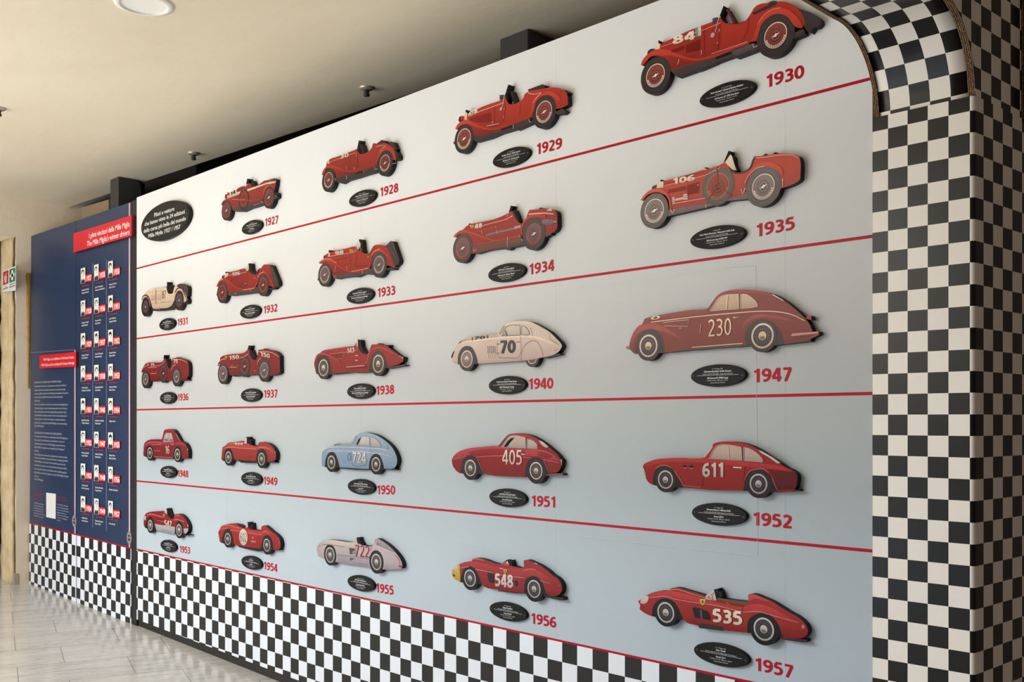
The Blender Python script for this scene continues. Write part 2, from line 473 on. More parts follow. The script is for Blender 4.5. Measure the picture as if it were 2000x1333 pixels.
# steel posts that carry the display wall
def post(x0, x1, y0, y1, label, flange=None):
    r = empty('steel_post', ((x0 + x1) / 2, (y0 + y1) / 2, floor_z(x0)), label, 'post', 'steel posts behind the display wall')
    box('shaft', x0, x1, y0, y1, floor_z(x0) - 0.004, ZC, M_STEEL, r, 0.004)
    if flange: box('flange', *flange, floor_z(x0), ZC, M_TRIM, r, 0.002)
    return r
a = PZ(207, 350, ZC); b = PZ(233, 345, ZC); d = P(266, 380, -0.40); g = P(278, 380, -0.40)
post(a.x, b.x, 0.175, 0.34, 'dark steel post rising above the corner of the navy panel', (d.x, g.x, 0.39, 0.42))
a = PZ(975, 76, ZC); b = PZ(1035, 57, ZC)
post(a.x, b.x, 0.37, 0.60, 'grey steel post rising behind the white wall between 1929 and 1930')

# round recessed downlight and sprinklers in the ceiling
c0 = PZ(281, 7, ZC)
dl = empty('ceiling_downlight', (c0.x, c0.y, ZC), 'round white recessed downlight in the tan ceiling', 'ceiling light')
R = 0.205
def lathe(name, prof, cx, cy, z, m, parent, n=40):
    v = []; f = []
    for r, dz in prof:
        v += [(cx + r * math.cos(2 * math.pi * k / n), cy + r * math.sin(2 * math.pi * k / n), z + dz) for k in range(n)]
    for i in range(len(prof) - 1):
        for k in range(n): f.append((i * n + k, i * n + (k + 1) % n, (i + 1) * n + (k + 1) % n, (i + 1) * n + k))
    if prof[-1][0] < 0.3: f.append(tuple((len(prof) - 1) * n + k for k in range(n)))
    return mesh(name, v, f, m, parent, smooth=True)
PW = abs(PZ(340, 14, ZC).x - PZ(222, 5, ZC).x)
R = 0.5 * math.hypot(PZ(341, 16, ZC).x - PZ(221, -2, ZC).x, PZ(341, 16, ZC).y - PZ(221, -2, ZC).y)
lathe('ring', [(R, 0.001), (R * 0.99, -0.006), (R * 0.82, -0.012), (R * 0.78, -0.009), (R * 0.775, 0.0)], c0.x, c0.y, ZC, M_LAMPWHITE, dl)
lathe('diffuser', [(R * 0.775, -0.004), (R * 0.6, -0.001), (R * 0.3, -0.0006), (0.001, -0.0005)], c0.x, c0.y, ZC, mat((246, 240, 226), 0.6, 0.01, 5.0), dl)
for (px, py, lab) in ((716, 171, 'small sprinkler head in the ceiling above the 1928 car'), (378, 299, 'small sprinkler head in the ceiling nearest the first steel post'), (-3, 211, 'sprinkler head at the left edge of the ceiling')):
    q = PZ(px, py, ZC)
    s = empty('sprinkler_head', (q.x, q.y, ZC), lab, 'sprinkler', 'ceiling sprinklers')
    lathe('escutcheon', [(0.042, 0.001), (0.042, -0.006), (0.03, -0.014), (0.012, -0.015)], q.x, q.y, ZC, mat((196, 186, 166), 0.35, 0.04, 10, 0.5, 0, 0.5), s, 24)
    lathe('nozzle', [(0.015, -0.012), (0.015, -0.035), (0.018, -0.037), (0.018, -0.048), (0.008, -0.052)], q.x, q.y, ZC, mat((60, 58, 56), 0.4, 0.05, 10), s, 16)

# ------------------------------------------------------------------ long white display wall
XL = P(267, 800).x; XR = P(1704, 500).x
t0 = P(265, 387); t1 = P(974.5, 119)
def ztop(x): return t0.z + (t1.z - t0.z) * (x - t0.x) / (t1.x - t0.x)
b0 = P(270, 1211.6); b1 = P(583, 1330)
def zbot(x): return b0.z + (b1.z - b0.z) * (x - b0.x) / (b1.x - b0.x)
dw = empty('display_wall', ((XL + XR) / 2, 0.02, floor_z((XL + XR) / 2)), 'long white display wall with red stripes, red year numerals and a checkered base', 'display wall')
cuts = [XL, P(443, 700).x, P(705.5, 700).x, P(1086, 700).x, P(1534, 700).x, XR]
for i in range(5):
    x0 = cuts[i] + (0.0003 if i else 0); x1 = cuts[i + 1] - (0.0003 if i < 4 else 0)
    w = [(x0, zbot(x0)), (x1, zbot(x1)), (x1, ztop(x1)), (x0, ztop(x0))]
    prism('board', w, 0.0, 0.03, M_WHITE, mat((226, 226, 222), 0.5), dw)
prism('backing', [(XL + .01, zbot(XL) + .01), (XR - .01, zbot(XR) + .01), (XR - .01, ztop(XR) - .02), (XL + .01, ztop(XL) - .02)], 0.031, 0.06, mat((150, 148, 144), 0.6), M_TRIM, dw)
v = [(x, y, z) for x in (XL, XR) for y, z in ((0.012, floor_z(x) - 0.004), (0.05, floor_z(x) - 0.004), (0.05, zbot(x) + 0.004), (0.012, zbot(x) + 0.004))]
mesh('plinth', v, [(0, 1, 2, 3), (7, 6, 5, 4), (0, 4, 5, 1), (1, 5, 6, 2), (2, 6, 7, 3), (3, 7, 4, 0)], M_TRIM, dw)
STR = [((267, 525), (1698, 154.5)), ((267, 662), (1703, 462)), ((267, 801), (1704, 769)), ((267, 940), (1705, 1077)), ((267, 1073.3), (1470, 1334))]
for k, (a, b) in enumerate(STR):
    A = P(*a); B = P(*b)
    A = Vector((A.x, A.z)); B = Vector((B.x, B.z)); B = A + (B - A) * (XR - A.x) / (B.x - A.x)
    flat('red_stripe', ribbon([A, B], 0.0105 if k < 4 else 0.009), -0.0006, M_RED, dw)
# checkered base: the squares are 84 mm, cut off askew by the sloping floor
A = P(267, 1073.3); B = P(1470, 1334)
sl = (B.z - A.z) / (B.x - A.x)
zs = lambda x: A.z + sl * (x - A.x) - 0.004
S = 0.08356; X0c = -6.8142 + 0.0008; Z0c = CZ - 1.0128
reg = [(XL, zbot(XL)), (XR, zbot(XR)), (XR, zs(XR)), (XL, zs(XL))]
q, par = checker_cells((X0c, Z0c), (S, 0.0001), (0, S), (-3, 66), (-9, 3), reg)
flat('checkered_base', q, -0.0004, [M_CKW, M_CKB], dw, [1 - p for p in par])
# faint ridges in the film around the panel behind 1947
rg = mat((214, 214, 210), 0.36, 0.012, 2.0, 0.35)
for nm, pts, wpx in (('film_ridge', [(1130, 564), (1200, 557), (1300, 543), (1420, 524)], 7), ('film_ridge', [(1420, 524), (1476, 519), (1478, 800), (1480, 1086)], 2), ('film_ridge', [(1130, 1049), (1300, 1068), (1480, 1087)], 3)):
    pp = [P(*t) for t in pts]
    wd = wpx * depth(pts[0][0]) / FPX
    rb = ribbon([(t.x, t.z) for t in pp], wd)
    vv = []; ff = []
    for r4 in rb:
        m0 = ((r4[0][0] + r4[3][0]) / 2, (r4[0][1] + r4[3][1]) / 2); m1 = ((r4[1][0] + r4[2][0]) / 2, (r4[1][1] + r4[2][1]) / 2)
        k = len(vv)
        vv += [(r4[0][0], -0.0002, r4[0][1]), (r4[1][0], -0.0002, r4[1][1]), (m1[0], -0.0009, m1[1]), (m0[0], -0.0009, m0[1]), (r4[2][0], -0.0002, r4[2][1]), (r4[3][0], -0.0002, r4[3][1])]
        ff += [(k, k + 1, k + 2, k + 3), (k + 3, k + 2, k + 4, k + 5)]
    mesh(nm, vv, ff, M_WHITE, dw)

# black upright between the navy panel and the white wall
x0 = P(257.6, 800).x; x1 = P(266.6, 800).x
tag(box('divider_post', x0, x1, -0.0002, 0.08, floor_z(x0) - 0.004, t0.z - 0.012, M_TRIM, None, 0.002), 'narrow black upright between the navy panel and the white wall', 'post')
# ------------------------------------------------------------------ checkered cardboard gate
M_GW = mat((252, 244, 232), 0.35, 0.02, 5.0, 0.2)
M_GB = mat((16, 15, 15), 0.3, 0.07, 6.0, 0.38)
XG0 = P(1706, 770).x; XG1 = P(1905, 770).x
su = 0.0627; sz = 0.0646
xl0 = P(1736.1, 770).x
zr0 = P(1736.1, 770.7).z
zsp = CZ + 0.967           # top of the straight pillar
gate = empty('checkered_gate', ((XG0 + XG1) / 2, 0.2, floor_z(XG1)), 'cardboard arch covered with black and white checks at the right end', 'arch')
# side face recedes a few degrees off square
gx, gy = math.sin(math.radians(3.2)), math.cos(math.radians(3.2))
def side_t(px):
    a = (px - 1000) / FPX
    dx, dy = -math.sin(TH) + a * math.cos(TH), math.cos(TH) + a * math.sin(TH)
    # s*d = (XG1, DW-?) + t*g, lens at (0, -DW), corner at (XG1, 0)
    det = dx * (-gy) - dy * (-gx)
    s = (XG1 * (-gy) - DW * (-gx)) / det
    return (s * dx - XG1) / gx if abs(gx) > 1e-6 else s * dy - DW
us = [side_t(x) for x in (1922.5, 1941, 1960, 1978.7, 1997.5)]
ss = (us[4] - us[0]) / 4
# profile of the pillar in plan: along the face, round the corner, along the side
rc = 0.0125
YP = -0.006
ul = [xl0 + su * i for i in range(-1, 5)]                        # face grid lines
plan = [(XG0, YP)] + [(x, YP) for x in ul if XG0 + .002 < x < XG1 - rc]
fpar = [0] * len(plan)
i0 = -1
face_cols = []
xs = [XG0] + [x for x in ul if XG0 + .002 < x < XG1 - rc]
pts = []; colid = []
for x in xs: pts.append((x, YP))
n_face = len(xs)
corner = [(XG1 - rc + rc * math.sin(t), YP + rc - rc * math.cos(t)) for t in [math.pi / 2 * k / 5 for k in range(6)]]
sidel = [(XG1 + gx * t, YP + rc * 0 + gy * t) for t in us] + [(XG1 + gx * (us[4] + ss * k), YP + gy * (us[4] + ss * k)) for k in range(1, 5)]
pts = pts + corner + sidel
ids = list(range(n_face - 1)) + [n_face - 1] * (len(corner) + 1)
ids = []
for k in range(len(pts) - 1):
    if k < n_face - 1: ids.append(k)
    elif k < n_face + len(corner): ids.append(n_face - 1)
    else: ids.append(k - len(corner))
zlev = [floor_z(XG0) - 0.01]
k0 = math.floor((zlev[0] - zr0) / sz) + 1
zl_ = [zr0 + sz * k for k in range(k0, k0 + 80) if zr0 + sz * k < zsp - 0.004]
levels = [zlev[0]] + zl_ + [zsp]
rows = [k0 - 1 + i for i in range(len(levels) - 1)]
first = 1 if xs[1] - xs[0] < su * 1.05 else 0
v = [(x, y_, z) for z in levels for x, y_ in pts]
f = []; fm = []
n = len(pts)
for r in range(len(levels) - 1):
    for k in range(n - 1):
        f.append((r * n + k, r * n + k + 1, (r + 1) * n + k + 1, (r + 1) * n + k))
        # cell right of xl0 and just under zr0 is white; column 0 is the cut one left of xl0
        fm.append((ids[k] - 1 + rows[r] + 1) % 2)
def thick(o, t):
    m = o.modifiers.new('solid', 'SOLIDIFY'); m.thickness = t; m.offset = -1
    return o
thick(mesh('pillar', v, f, [M_GW, M_GB], gate, fm), 0.006)
# arched band: underside seen from below
R_ = 0.245
zl1 = zsp + 0.014
prof = []                 # (arc length, y, z)
LA = R_ * math.radians(97)
def at_s(s):
    if s <= LA:
        p = s / R_; return (-R_ * (1 - math.cos(p)), zsp + R_ * math.sin(p))
    p = LA / R_; y_, z = -R_ * (1 - math.cos(p)), zsp + R_ * math.sin(p)
    return (y_ - (s - LA), z)
SMAX = LA + 3.15
lines_s = [0.0, 0.014] + [0.014 + sz * k for k in range(1, int((SMAX - 0.014) / sz))]
XB0 = XG0 + 0.020; XB1 = XG1 - 0.020
xsb = [XB0] + [x + 0.004 for x in ul if XB0 + 0.004 < x + 0.004 < XB1 - 0.002] + [XB1]
v = []; f = []; fm = []
SUB = 4
ss_ = []
for i in range(len(lines_s) - 1):
    for j in range(SUB): ss_.append((lines_s[i] + (lines_s[i + 1] - lines_s[i]) * j / SUB, i))
ss_.append((lines_s[-1], len(lines_s) - 2))
for s, i in ss_:
    y_, z = at_s(s)
    v += [(x, y_ + 0.002, z) for x in xsb]
n = len(xsb)
for r in range(len(ss_) - 1):
    for k in range(n - 1):
        f.append((r * n + k, r * n + k + 1, (r + 1) * n + k + 1, (r + 1) * n + k))
        fm.append((k - 1 + ss_[r][1] + 1) % 2)
thick(mesh('arch_band', v, f, [M_GW, M_GB], gate, fm, smooth=True), 0.006)
for (xa, xb, nm) in ((XG0 + 0.006, XB0, 'cut_edge'), (XB1, XG1, 'cut_edge')):
    v = []; f = []
    for s, i in ss_:
        y_, z = at_s(s); p = min(s, LA) / R_
        for x in (xa, xb):
            v.append((x, y_ - 0.004 * math.cos(p), z - 0.004 * math.sin(p)))
    for r in range(len(ss_) - 1): f.append((2 * r, 2 * r + 1, 2 * r + 3, 2 * r + 2))
    thick(mesh(nm, v, f, M_CARD, gate), 0.012)
# front face of the arch: everything outside the curve
YE = us[4] - 0.012
zt = ZC - 0.02
v = []; f = []; fm = []
zg = zr0 + 0.016
def inside(y_, z):
    """kept part: outside the arch opening"""
    return True
def arch_cells():
    polys = []; par = []
    lo_y = -2.6
    ta = side_t(1916)
    aa = (1916 - 1000) / FPX
    sa = (XG1 + gx * ta) / (-math.sin(TH) + aa * math.cos(TH))
    za = CZ + sa * (HZ - 136) / FPX
    for i in range(-56, 6):
        for j in range(-6, 30):
            t0_, t1_ = ta + ss * i, ta + ss * (i + 1)
            z0_, z1_ = za + sz * j, za + sz * (j + 1)
            q = [(t0_, max(z0_, zsp)), (min(t1_, YE), max(z0_, zsp)), (min(t1_, YE), z1_), (t0_, z1_)]
            z1_ = min(z1_, zt)
            if t0_ >= YE or z1_ <= zsp or z0_ >= zt: continue
            q = [(t0_, max(z0_, zsp)), (min(t1_, YE), max(z0_, zsp)), (min(t1_, YE), z1_), (t0_, z1_)]
            # cut away the opening: curve approximated by its tangent half-planes
            cell = [q]
            if t0_ < 0.0:
                out = []
                N = 14
                qq = q
                # region outside a convex opening = union over tangents; slice the cell into thin strips along z
                M = 6
                for a in range(M):
                    y0_ = t0_ + (min(t1_, YE) - t0_) * a / M; y1_ = t0_ + (min(t1_, YE) - t0_) * (a + 1) / M
                    def zc(yy):
                        if yy >= 0: return zsp
                        if yy <= -R_: return zsp + R_
                        return zsp + math.sqrt(max(0, R_ * R_ - (yy + R_) ** 2))
                    a0 = max(max(z0_, zsp), zc(y0_)); a1 = max(max(z0_, zsp), zc(y1_))
                    if a0 >= z1_ and a1 >= z1_: continue
                    a0 = min(a0, z1_); a1 = min(a1, z1_)
                    out.append([(y0_, a0), (y1_, a1), (y1_, z1_), (y0_, z1_)])
                cell = out
            for c_ in cell:
                polys.append(c_); par.append((i + j) % 2)
    return polys, par
polys, par = arch_cells()
for q, p in zip(polys, par):
    b = len(v)
    for t_, z in q: v.append((XG1 + 0.0003 + (gx * t_ if t_ > 0 else 0), gy * t_ if t_ > 0 else t_, z))
    f.append(tuple(range(b, b + len(q)))); fm.append(1 - p)
mesh('arch_face', v, f, [M_GW, M_GB], gate, fm)
xe = XG1 + gx * YE; ye = gy * YE
box('cut_edge', xe - 0.02, xe + 0.03, ye, ye + 0.07, zsp + 0.0, zt, M_CARD, gate)
# pillar on the visitor side of the passage
yo = at_s(SMAX)[0]
box('far_pillar_core', XG0 + 0.01, XG1, yo - 0.40, yo - 0.02, floor_z(XG0) - 0.01, zsp + R_ + 0.1, M_GW, gate)
q, par = checker_cells((xl0, zr0), (su, 0), (0, sz), (-2, 6), (-30, 22), [(XG0 + .012, 0.03), (XG1 - .002, 0.03), (XG1 - .002, zsp + R_), (XG0 + .012, zsp + R_)])
vv = []; ff = []
for w_ in q:
    b = len(vv); vv += [(a_, yo - 0.018, c_) for a_, c_ in w_]; ff.append(tuple(range(b, b + len(w_))))
mesh('far_pillar_print', vv, ff, [M_GW, M_GB], gate, par)
# ------------------------------------------------------------------ year numerals and black oval plaques
V = 'Vincitori della %s Mille Miglia'
YEARS = [
 # year, crop origin x, y, scale, numeral left, right, cap height, plaque centre, lines
 (1930, 1230, 0, 5, (1335, 860), (1705, 757), 128, (950, 916), ['12 / 13 Aprile 1930', 'Tazio Nuvolari / Giovanni Battista Guidotti', 'Vincitori della IV Coppa delle Mille Miglia', 'Alfa Romeo 6C 1750 Gran Sport', '6 cilindri in linea - 1752 cm3 - 102 CV', 'velocita massima 170 km/h']),
 (1935, 1230, 280, 5, (1238, 917), (1612, 843), 128, (855, 916), ['14 Aprile 1935', 'Carlo Maria Pintacuda / Alessandro Della Stufa', 'Vincitori della IX Coppa delle Mille Miglia', 'Alfa Romeo tipo B 2900 "P3"', '8 cilindri in linea - 2905 cm3 - 265 CV', 'velocita massima 225 km/h']),
 (1947, 1210, 550, 5, (1312, 988), (1685, 973), 134, (962, 920), ['21 / 22 Giugno 1947', 'Clemente Biondetti / Emilio Romano', 'Vincitori della XIV Mille Miglia - Coppa Franco Mazzotti', 'Alfa Romeo 8C 2900B Lungo', '8 cilindri in linea - 2905 cm3 - 140 CV', 'velocita massima 170 km/h']),
 (1952, 1230, 850, 5, (1207, 882), (1584, 918), 132, (872, 777), ['3 / 4 Maggio 1952', 'Giovanni Bracco / Alfonso Rolfo', 'Vincitori della XIX Mille Miglia Coppa Franco Mazzotti', 'Ferrari 250 S', '12 cilindri a V di 60 - 2953 cm3 - 230 CV', 'velocita massima 250 km/h']),
 (1957, 1230, 1113, 5, (1226, 984), (1600, 1068), 128, (893, 835), ['11 / 12 Maggio 1957', 'Piero Taruffi', 'Vincitore della XXIV Mille Miglia Coppa Franco Mazzotti', 'Ferrari 315 S', '12 cilindri a V di 60 - 3783 cm3 - 360 CV', 'velocita massima 290 km/h']),
 (1929, 870, 160, 7.404, (1322, 1055), (1688, 963), 160, (953, 1090), ['13 / 14 Aprile 1929', 'Giuseppe Campari / Giulio Ramponi', 'Vincitori della III Coppa delle Mille Miglia', 'Alfa Romeo 6C 1750 Super Sport', '6 cilindri in linea - 1752 cm3 - 85 CV', 'velocita massima 145 km/h']),
 (1934, 870, 390, 7.404, (1215, 1092), (1575, 1028), 160, (885, 1058), ['8 Aprile 1934', 'Achille Varzi / Amedeo Bignami', 'Vincitori della VIII Coppa delle Mille Miglia', 'Alfa Romeo 8C 2600 tipo "Monza"', '8 cilindri in linea - 2556 cm3 - 180 CV', 'velocita massima 210 km/h']),
 (1940, 870, 610, 7.404, (1208, 1118), (1562, 1108), 158, (894, 1057), ['28 Aprile 1940', 'Huschke Von Hanstein / Walter Baumer', 'Vincitori del I Gran Premio Brescia delle Mille Miglia', 'BMW 328 Berlinetta Touring', '6 cilindri in linea - 1971 cm3 - 136 CV', 'velocita massima 220 km/h']),
 (1951, 870, 835, 7.404, (1248, 1142), (1588, 1166), 160, (901, 1023), ['28 / 29 Aprile 1951', 'Luigi Villoresi / Pasquale Cassani', 'Vincitori della XVIII Mille Miglia Coppa Franco Mazzotti', 'Ferrari 340 America', '12 cilindri a V di 60 - 4101 cm3 - 220 CV', 'velocita massima 240 km/h']),
 (1956, 870, 1070, 7.404, (1243, 1098), (1605, 1168), 156, (906, 930), ['28 / 29 Aprile 1956', 'Eugenio Castellotti', 'Vincitore della XXIII Mille Miglia Coppa Franco Mazzotti', 'Ferrari 290 MM', '12 cilindri a V di 60 - 3490 cm3 - 320 CV', 'velocita massima 280 km/h']),
 (1928, 610, 260, 8.33, (1106, 1040), (1402, 960), 150, (816, 1060), ['31 Marzo / 1 Aprile 1928', 'Giuseppe Campari / Giulio Ramponi', 'Vincitori della II Coppa delle Mille Miglia', 'Alfa Romeo 6C 1500 Super Sport', '6 cilindri in linea - 1487 cm3 - 76 CV', 'velocita massima 140 km/h']),
 (1933, 610, 450, 8.33, (1064, 1094), (1352, 1048), 150, (776, 1066), ['8 / 9 Aprile 1933', 'Tazio Nuvolari / Decimo Compagnoni', 'Vincitori della VII Coppa delle Mille Miglia', 'Alfa Romeo 8C 2300 Spider tipo "Mille Miglia"', '8 cilindri in linea - 2336 cm3 - 165 CV', 'velocita massima 190 km/h']),
 (1938, 600, 645, 8.33, (1128, 1060), (1418, 1040), 150, (868, 997), ['3 Aprile 1938', 'Clemente Biondetti / Aldo Stefani', 'Vincitori della XII Coppa delle Mille Miglia', 'Alfa Romeo 8C 2900B Spider tipo "Mille Miglia"', '8 cilindri in linea - 2905 cm3 - 225 CV', 'velocita massima 220 km/h']),
 (1950, 610, 830, 8.33, (1058, 1133), (1350, 1140), 150, (795, 1013), ['23 Aprile 1950', 'Giannino Marzotto / Marco Crosara', 'Vincitori della XVII Mille Miglia Coppa Franco Mazzotti', 'Ferrari 195 S', '12 cilindri a V di 60 - 2341 cm3 - 170 CV', 'velocita massima 200 km/h']),
 (1955, 605, 1030, 8.33, (1083, 1062), (1366, 1110), 152, (833, 918), ['30 Aprile / 1 Maggio 1955', 'Stirling Moss / Denis Jenkinson', 'Vincitori della XXII Mille Miglia Coppa Franco Mazzotti', 'Mercedes-Benz 300 SLR', '8 cilindri in linea - 2982 cm3 - 302 CV', 'velocita massima 290 km/h']),
 (1927, 420, 335, 10.256, (1003, 1107), (1272, 1038), 160, (740, 1117), ['26 / 27 Marzo 1927', 'Ferdinando Minoia / Giuseppe Morandi', 'Vincitori della I Coppa delle Mille Miglia', 'OM 665 Superba', '6 cilindri in linea - 1991 cm3 - 60 CV', 'velocita massima 120 km/h']),
 (1932, 410, 500, 10.256, (1080, 1162), (1352, 1116), 156, (808, 1120), ['9 / 10 Aprile 1932', 'Mario Borzacchini / Amedeo Bignami', 'Vincitori della VI Coppa delle Mille Miglia', 'Alfa Romeo 8C 2300 tipo "Mille Miglia"', '8 cilindri in linea - 2336 cm3 - 155 CV', 'velocita massima 185 km/h']),
 (1937, 415, 665, 10.256, (1033, 1157), (1306, 1148), 160, (772, 1101), ['4 Aprile 1937', 'Carlo Maria Pintacuda / Paride Mambelli', 'Vincitori della XI Coppa delle Mille Miglia', 'Alfa Romeo 8C 2900A "Botticella"', '8 cilindri in linea - 2905 cm3 - 220 CV', 'velocita massima 220 km/h']),
 (1949, 420, 840, 10.256, (978, 1095), (1252, 1118), 160, (727, 985), ['24 Aprile 1949', 'Clemente Biondetti / Ettore Salani', 'Vincitori della XVI Mille Miglia Coppa Franco Mazzotti', 'Ferrari 166 MM', '12 cilindri a V di 60 - 1995 cm3 - 140 CV', 'velocita massima 220 km/h']),
 (1954, 415, 1000, 10.256, (1033, 1157), (1302, 1217), 160, (783, 1024), ['1 / 2 Maggio 1954', 'Alberto Ascari', 'Vincitore della XXI Mille Miglia Coppa Franco Mazzotti', 'Lancia D24', '6 cilindri a V di 60 - 3284 cm3 - 265 CV', 'velocita massima 260 km/h']),
 (1931, 265, 540, 12.12, (996, 1174), (1230, 1137), 168, (748, 1134), ['11 / 12 Aprile 1931', 'Rudolf Caracciola / Wilhelm Sebastian', 'Vincitori della V Coppa delle Mille Miglia', 'Mercedes SSKL', '6 cilindri in linea - 7065 cm3 - 300 CV', 'velocita massima 235 km/h']),
 (1936, 265, 685, 12.12, (1000, 1195), (1250, 1182), 168, (763, 1125), ['5 Aprile 1936', 'Antonio Brivio / Carlo Ongaro', 'Vincitori della X Coppa delle Mille Miglia', 'Alfa Romeo 8C 2900A "Botticella"', '8 cilindri in linea - 2905 cm3 - 220 CV', 'velocita massima 220 km/h']),
 (1948, 265, 830, 12.12, (998, 1232), (1250, 1256), 166, (774, 1121), ['1 / 2 Maggio 1948', 'Clemente Biondetti / Giuseppe Navone', 'Vincitori della XV Mille Miglia Coppa Franco Mazzotti', 'Ferrari 166 S', '12 cilindri a V di 60 - 1995 cm3 - 130 CV', 'velocita massima 190 km/h']),
 (1953, 265, 980, 12.12, (1043, 1205), (1292, 1250), 164, (779, 1057), ['25 / 26 Aprile 1953', 'Giannino Marzotto / Marco Crosara', 'Vincitori della XX Mille Miglia Coppa Franco Mazzotti', 'Ferrari 340 MM', '12 cilindri a V di 60 - 4101 cm3 - 280 CV', 'velocita massima 270 km/h']),
]
def oval_mesh(name, rx, rz, t, m, parent, n=56):
    o = origin(parent)
    v = []; f = []
    prof = [(1.0, -0.0003), (1.0, -t * 0.62), (0.992, -t * 0.84), (0.975, -t * 0.96), (0.955, -t)]
    for s, y in prof:
        for k in range(n):
            a = 2 * math.pi * k / n
            v.append((o.x + rx * math.cos(a) * (1 - (1 - s) * rz / rx), y, o.z + rz * math.sin(a) * s))
    for i in range(len(prof) - 1):
        for k in range(n): f.append((i * n + k, i * n + (k + 1) % n, (i + 1) * n + (k + 1) % n, (i + 1) * n + k))
    f.append(tuple((len(prof) - 1) * n + k for k in range(n)))
    ob = mesh(name, v, f, m, parent)
    ob.data.polygons.foreach_set('use_smooth', [i < n * 4 for i in range(len(f))])
    return ob
proto = None; yt = []
for (yr, ox, oy, s, nl, nr, h, pc, lines) in YEARS:
    A = P(ox + nl[0] / s, oy + nl[1] / s); B = P(ox + nr[0] / s, oy + nr[1] / s)
    hm = h / s * depth(ox + (nl[0] + nr[0]) / 2 / s) / FPX
    t = Text(); t.line(str(yr), (A.x, A.z), (B.x, B.z), hm, -0.0007, 0.0, 0.0, 0.19)
    t.build('year_numeral', M_RED, dw)
    c = P(ox + pc[0] / s, oy + pc[1] / s, 0.012)
    r = empty('oval_plaque', (c.x, 0, c.z), 'small black oval plaque in white lettering, left of the red numeral %d' % yr, 'plaque', 'black oval plaques on the display wall')
    if proto is None:
        proto = oval_mesh('base', 0.117, 0.0405, 0.015, M_PLAQUE, r)
        screw = [lathe and None]
        sc = []
        for sx in (-1, 1):
            q = circle(c.x + sx * 0.103, c.z - 0.002 * sx, 0.0032, 12)
            sc.append(prism('screw', q, -0.0159, -0.0149, mat((70, 66, 62), 0.4), M_INK, r))
    else:
        for ob in [proto] + sc:
            d = ob.copy(); d.parent = r; C.objects.link(d)
    t = Text()
    sizes = [(0.0235, 0.0040, 0.0, .30), (0.0145, 0.0058, 0.03, .72), (0.0055, 0.0042, 0.0, .68), (-0.0095, 0.0056, 0.03, .56), (-0.0180, 0.0042, 0.0, .56), (-0.0262, 0.0042, 0.0, .36)]
    for k, (dz, ch, bo, wr) in enumerate(sizes):
        _, _, wd = layout(lines[k], bo)
        w = min(wd * ch * 0.92, [0.11, 0.19, 0.19, 0.17, 0.15, 0.12][k])
        t.line(lines[k], (c.x - w / 2, c.z + dz - ch * 0.3), (c.x + w / 2, c.z + dz - ch * 0.3), ch, -0.0153, bo)
    t.v += [(c.x - 0.088, -0.0153, c.z + 0.0008), (c.x + 0.088, -0.0153, c.z + 0.0008), (c.x + 0.088, -0.0153, c.z + 0.0018), (c.x - 0.088, -0.0153, c.z + 0.0018)]
    t.f.append(tuple(range(len(t.v) - 4, len(t.v))))
    t.build('lettering', M_LETTER, r)
# the large oval that introduces the wall
c = P(321.0, 431.8, 0.027)
r = empty('title_plaque', (c.x, 0, c.z), 'large black oval title plaque at the top left corner of the white wall', 'plaque')
oval_mesh('base', 0.362, 0.128, 0.029, mat((40, 39, 37), 0.4, 0.05, 12, 0.1), r, 80)
t = Text()
for s, dz, w in (('Piloti e vetture', 0.052, 0.30), ('che hanno vinto le 24 edizioni', 0.010, 0.60), ("della corsa piu' bella del mondo".replace("u'", '\u00f9'), -0.036, 0.63), ('Mille Miglia 1927 / 1957', -0.080, 0.48)):
    t.line(s, (c.x - w / 2, c.z + dz - 0.004), (c.x + w / 2, c.z + dz - 0.004), 0.026, -0.0294, 0.02)
t.build('lettering', M_LETTER, r)
for sx in (-1, 1): prism('screw', circle(c.x + sx * 0.325, c.z, 0.007, 14), -0.0302, -0.0285, mat((70, 66, 62), 0.4), M_INK, r)
# ------------------------------------------------------------------ navy information panel
TL = P(61, 461.5); TR = P(257, 394.5); BL = P(57.3, 1148); BR = P(257, 1221.5)
sTL = P(57.7, 1022.3); sTR = P(256.6, 1071.8)
W2 = lambda q: (q.x, q.z)
ip = empty('information_panel', ((BL.x + BR.x) / 2, 0, BL.z), 'tall navy information panel with portraits, text and a checkered base', 'information panel')
xm = P(148.4, 900).x
def along(a, b, x): 
    t = (x - a.x) / (b.x - a.x); return (x, a.z + (b.z - a.z) * t)
seam = P(60, 689)
M_EDGE = mat((30, 36, 50), 0.5)
prism('board', [along(BL, BR, xm - 0.002), along(TL, TR, xm - 0.002), W2(TL), (seam.x, seam.z), W2(BL)], 0.0, 0.03, M_NAVY, M_EDGE, ip)
prism('board', [along(BL, BR, xm + 0.002), W2(BR), W2(TR), along(TL, TR, xm + 0.002)], 0.0, 0.03, M_NAVY, M_EDGE, ip)
flat('board_joint', ribbon([W2(P(59, 689.5)), W2(P(145, 683.5))], 0.004), -0.0004, M_GREYLINE, ip)
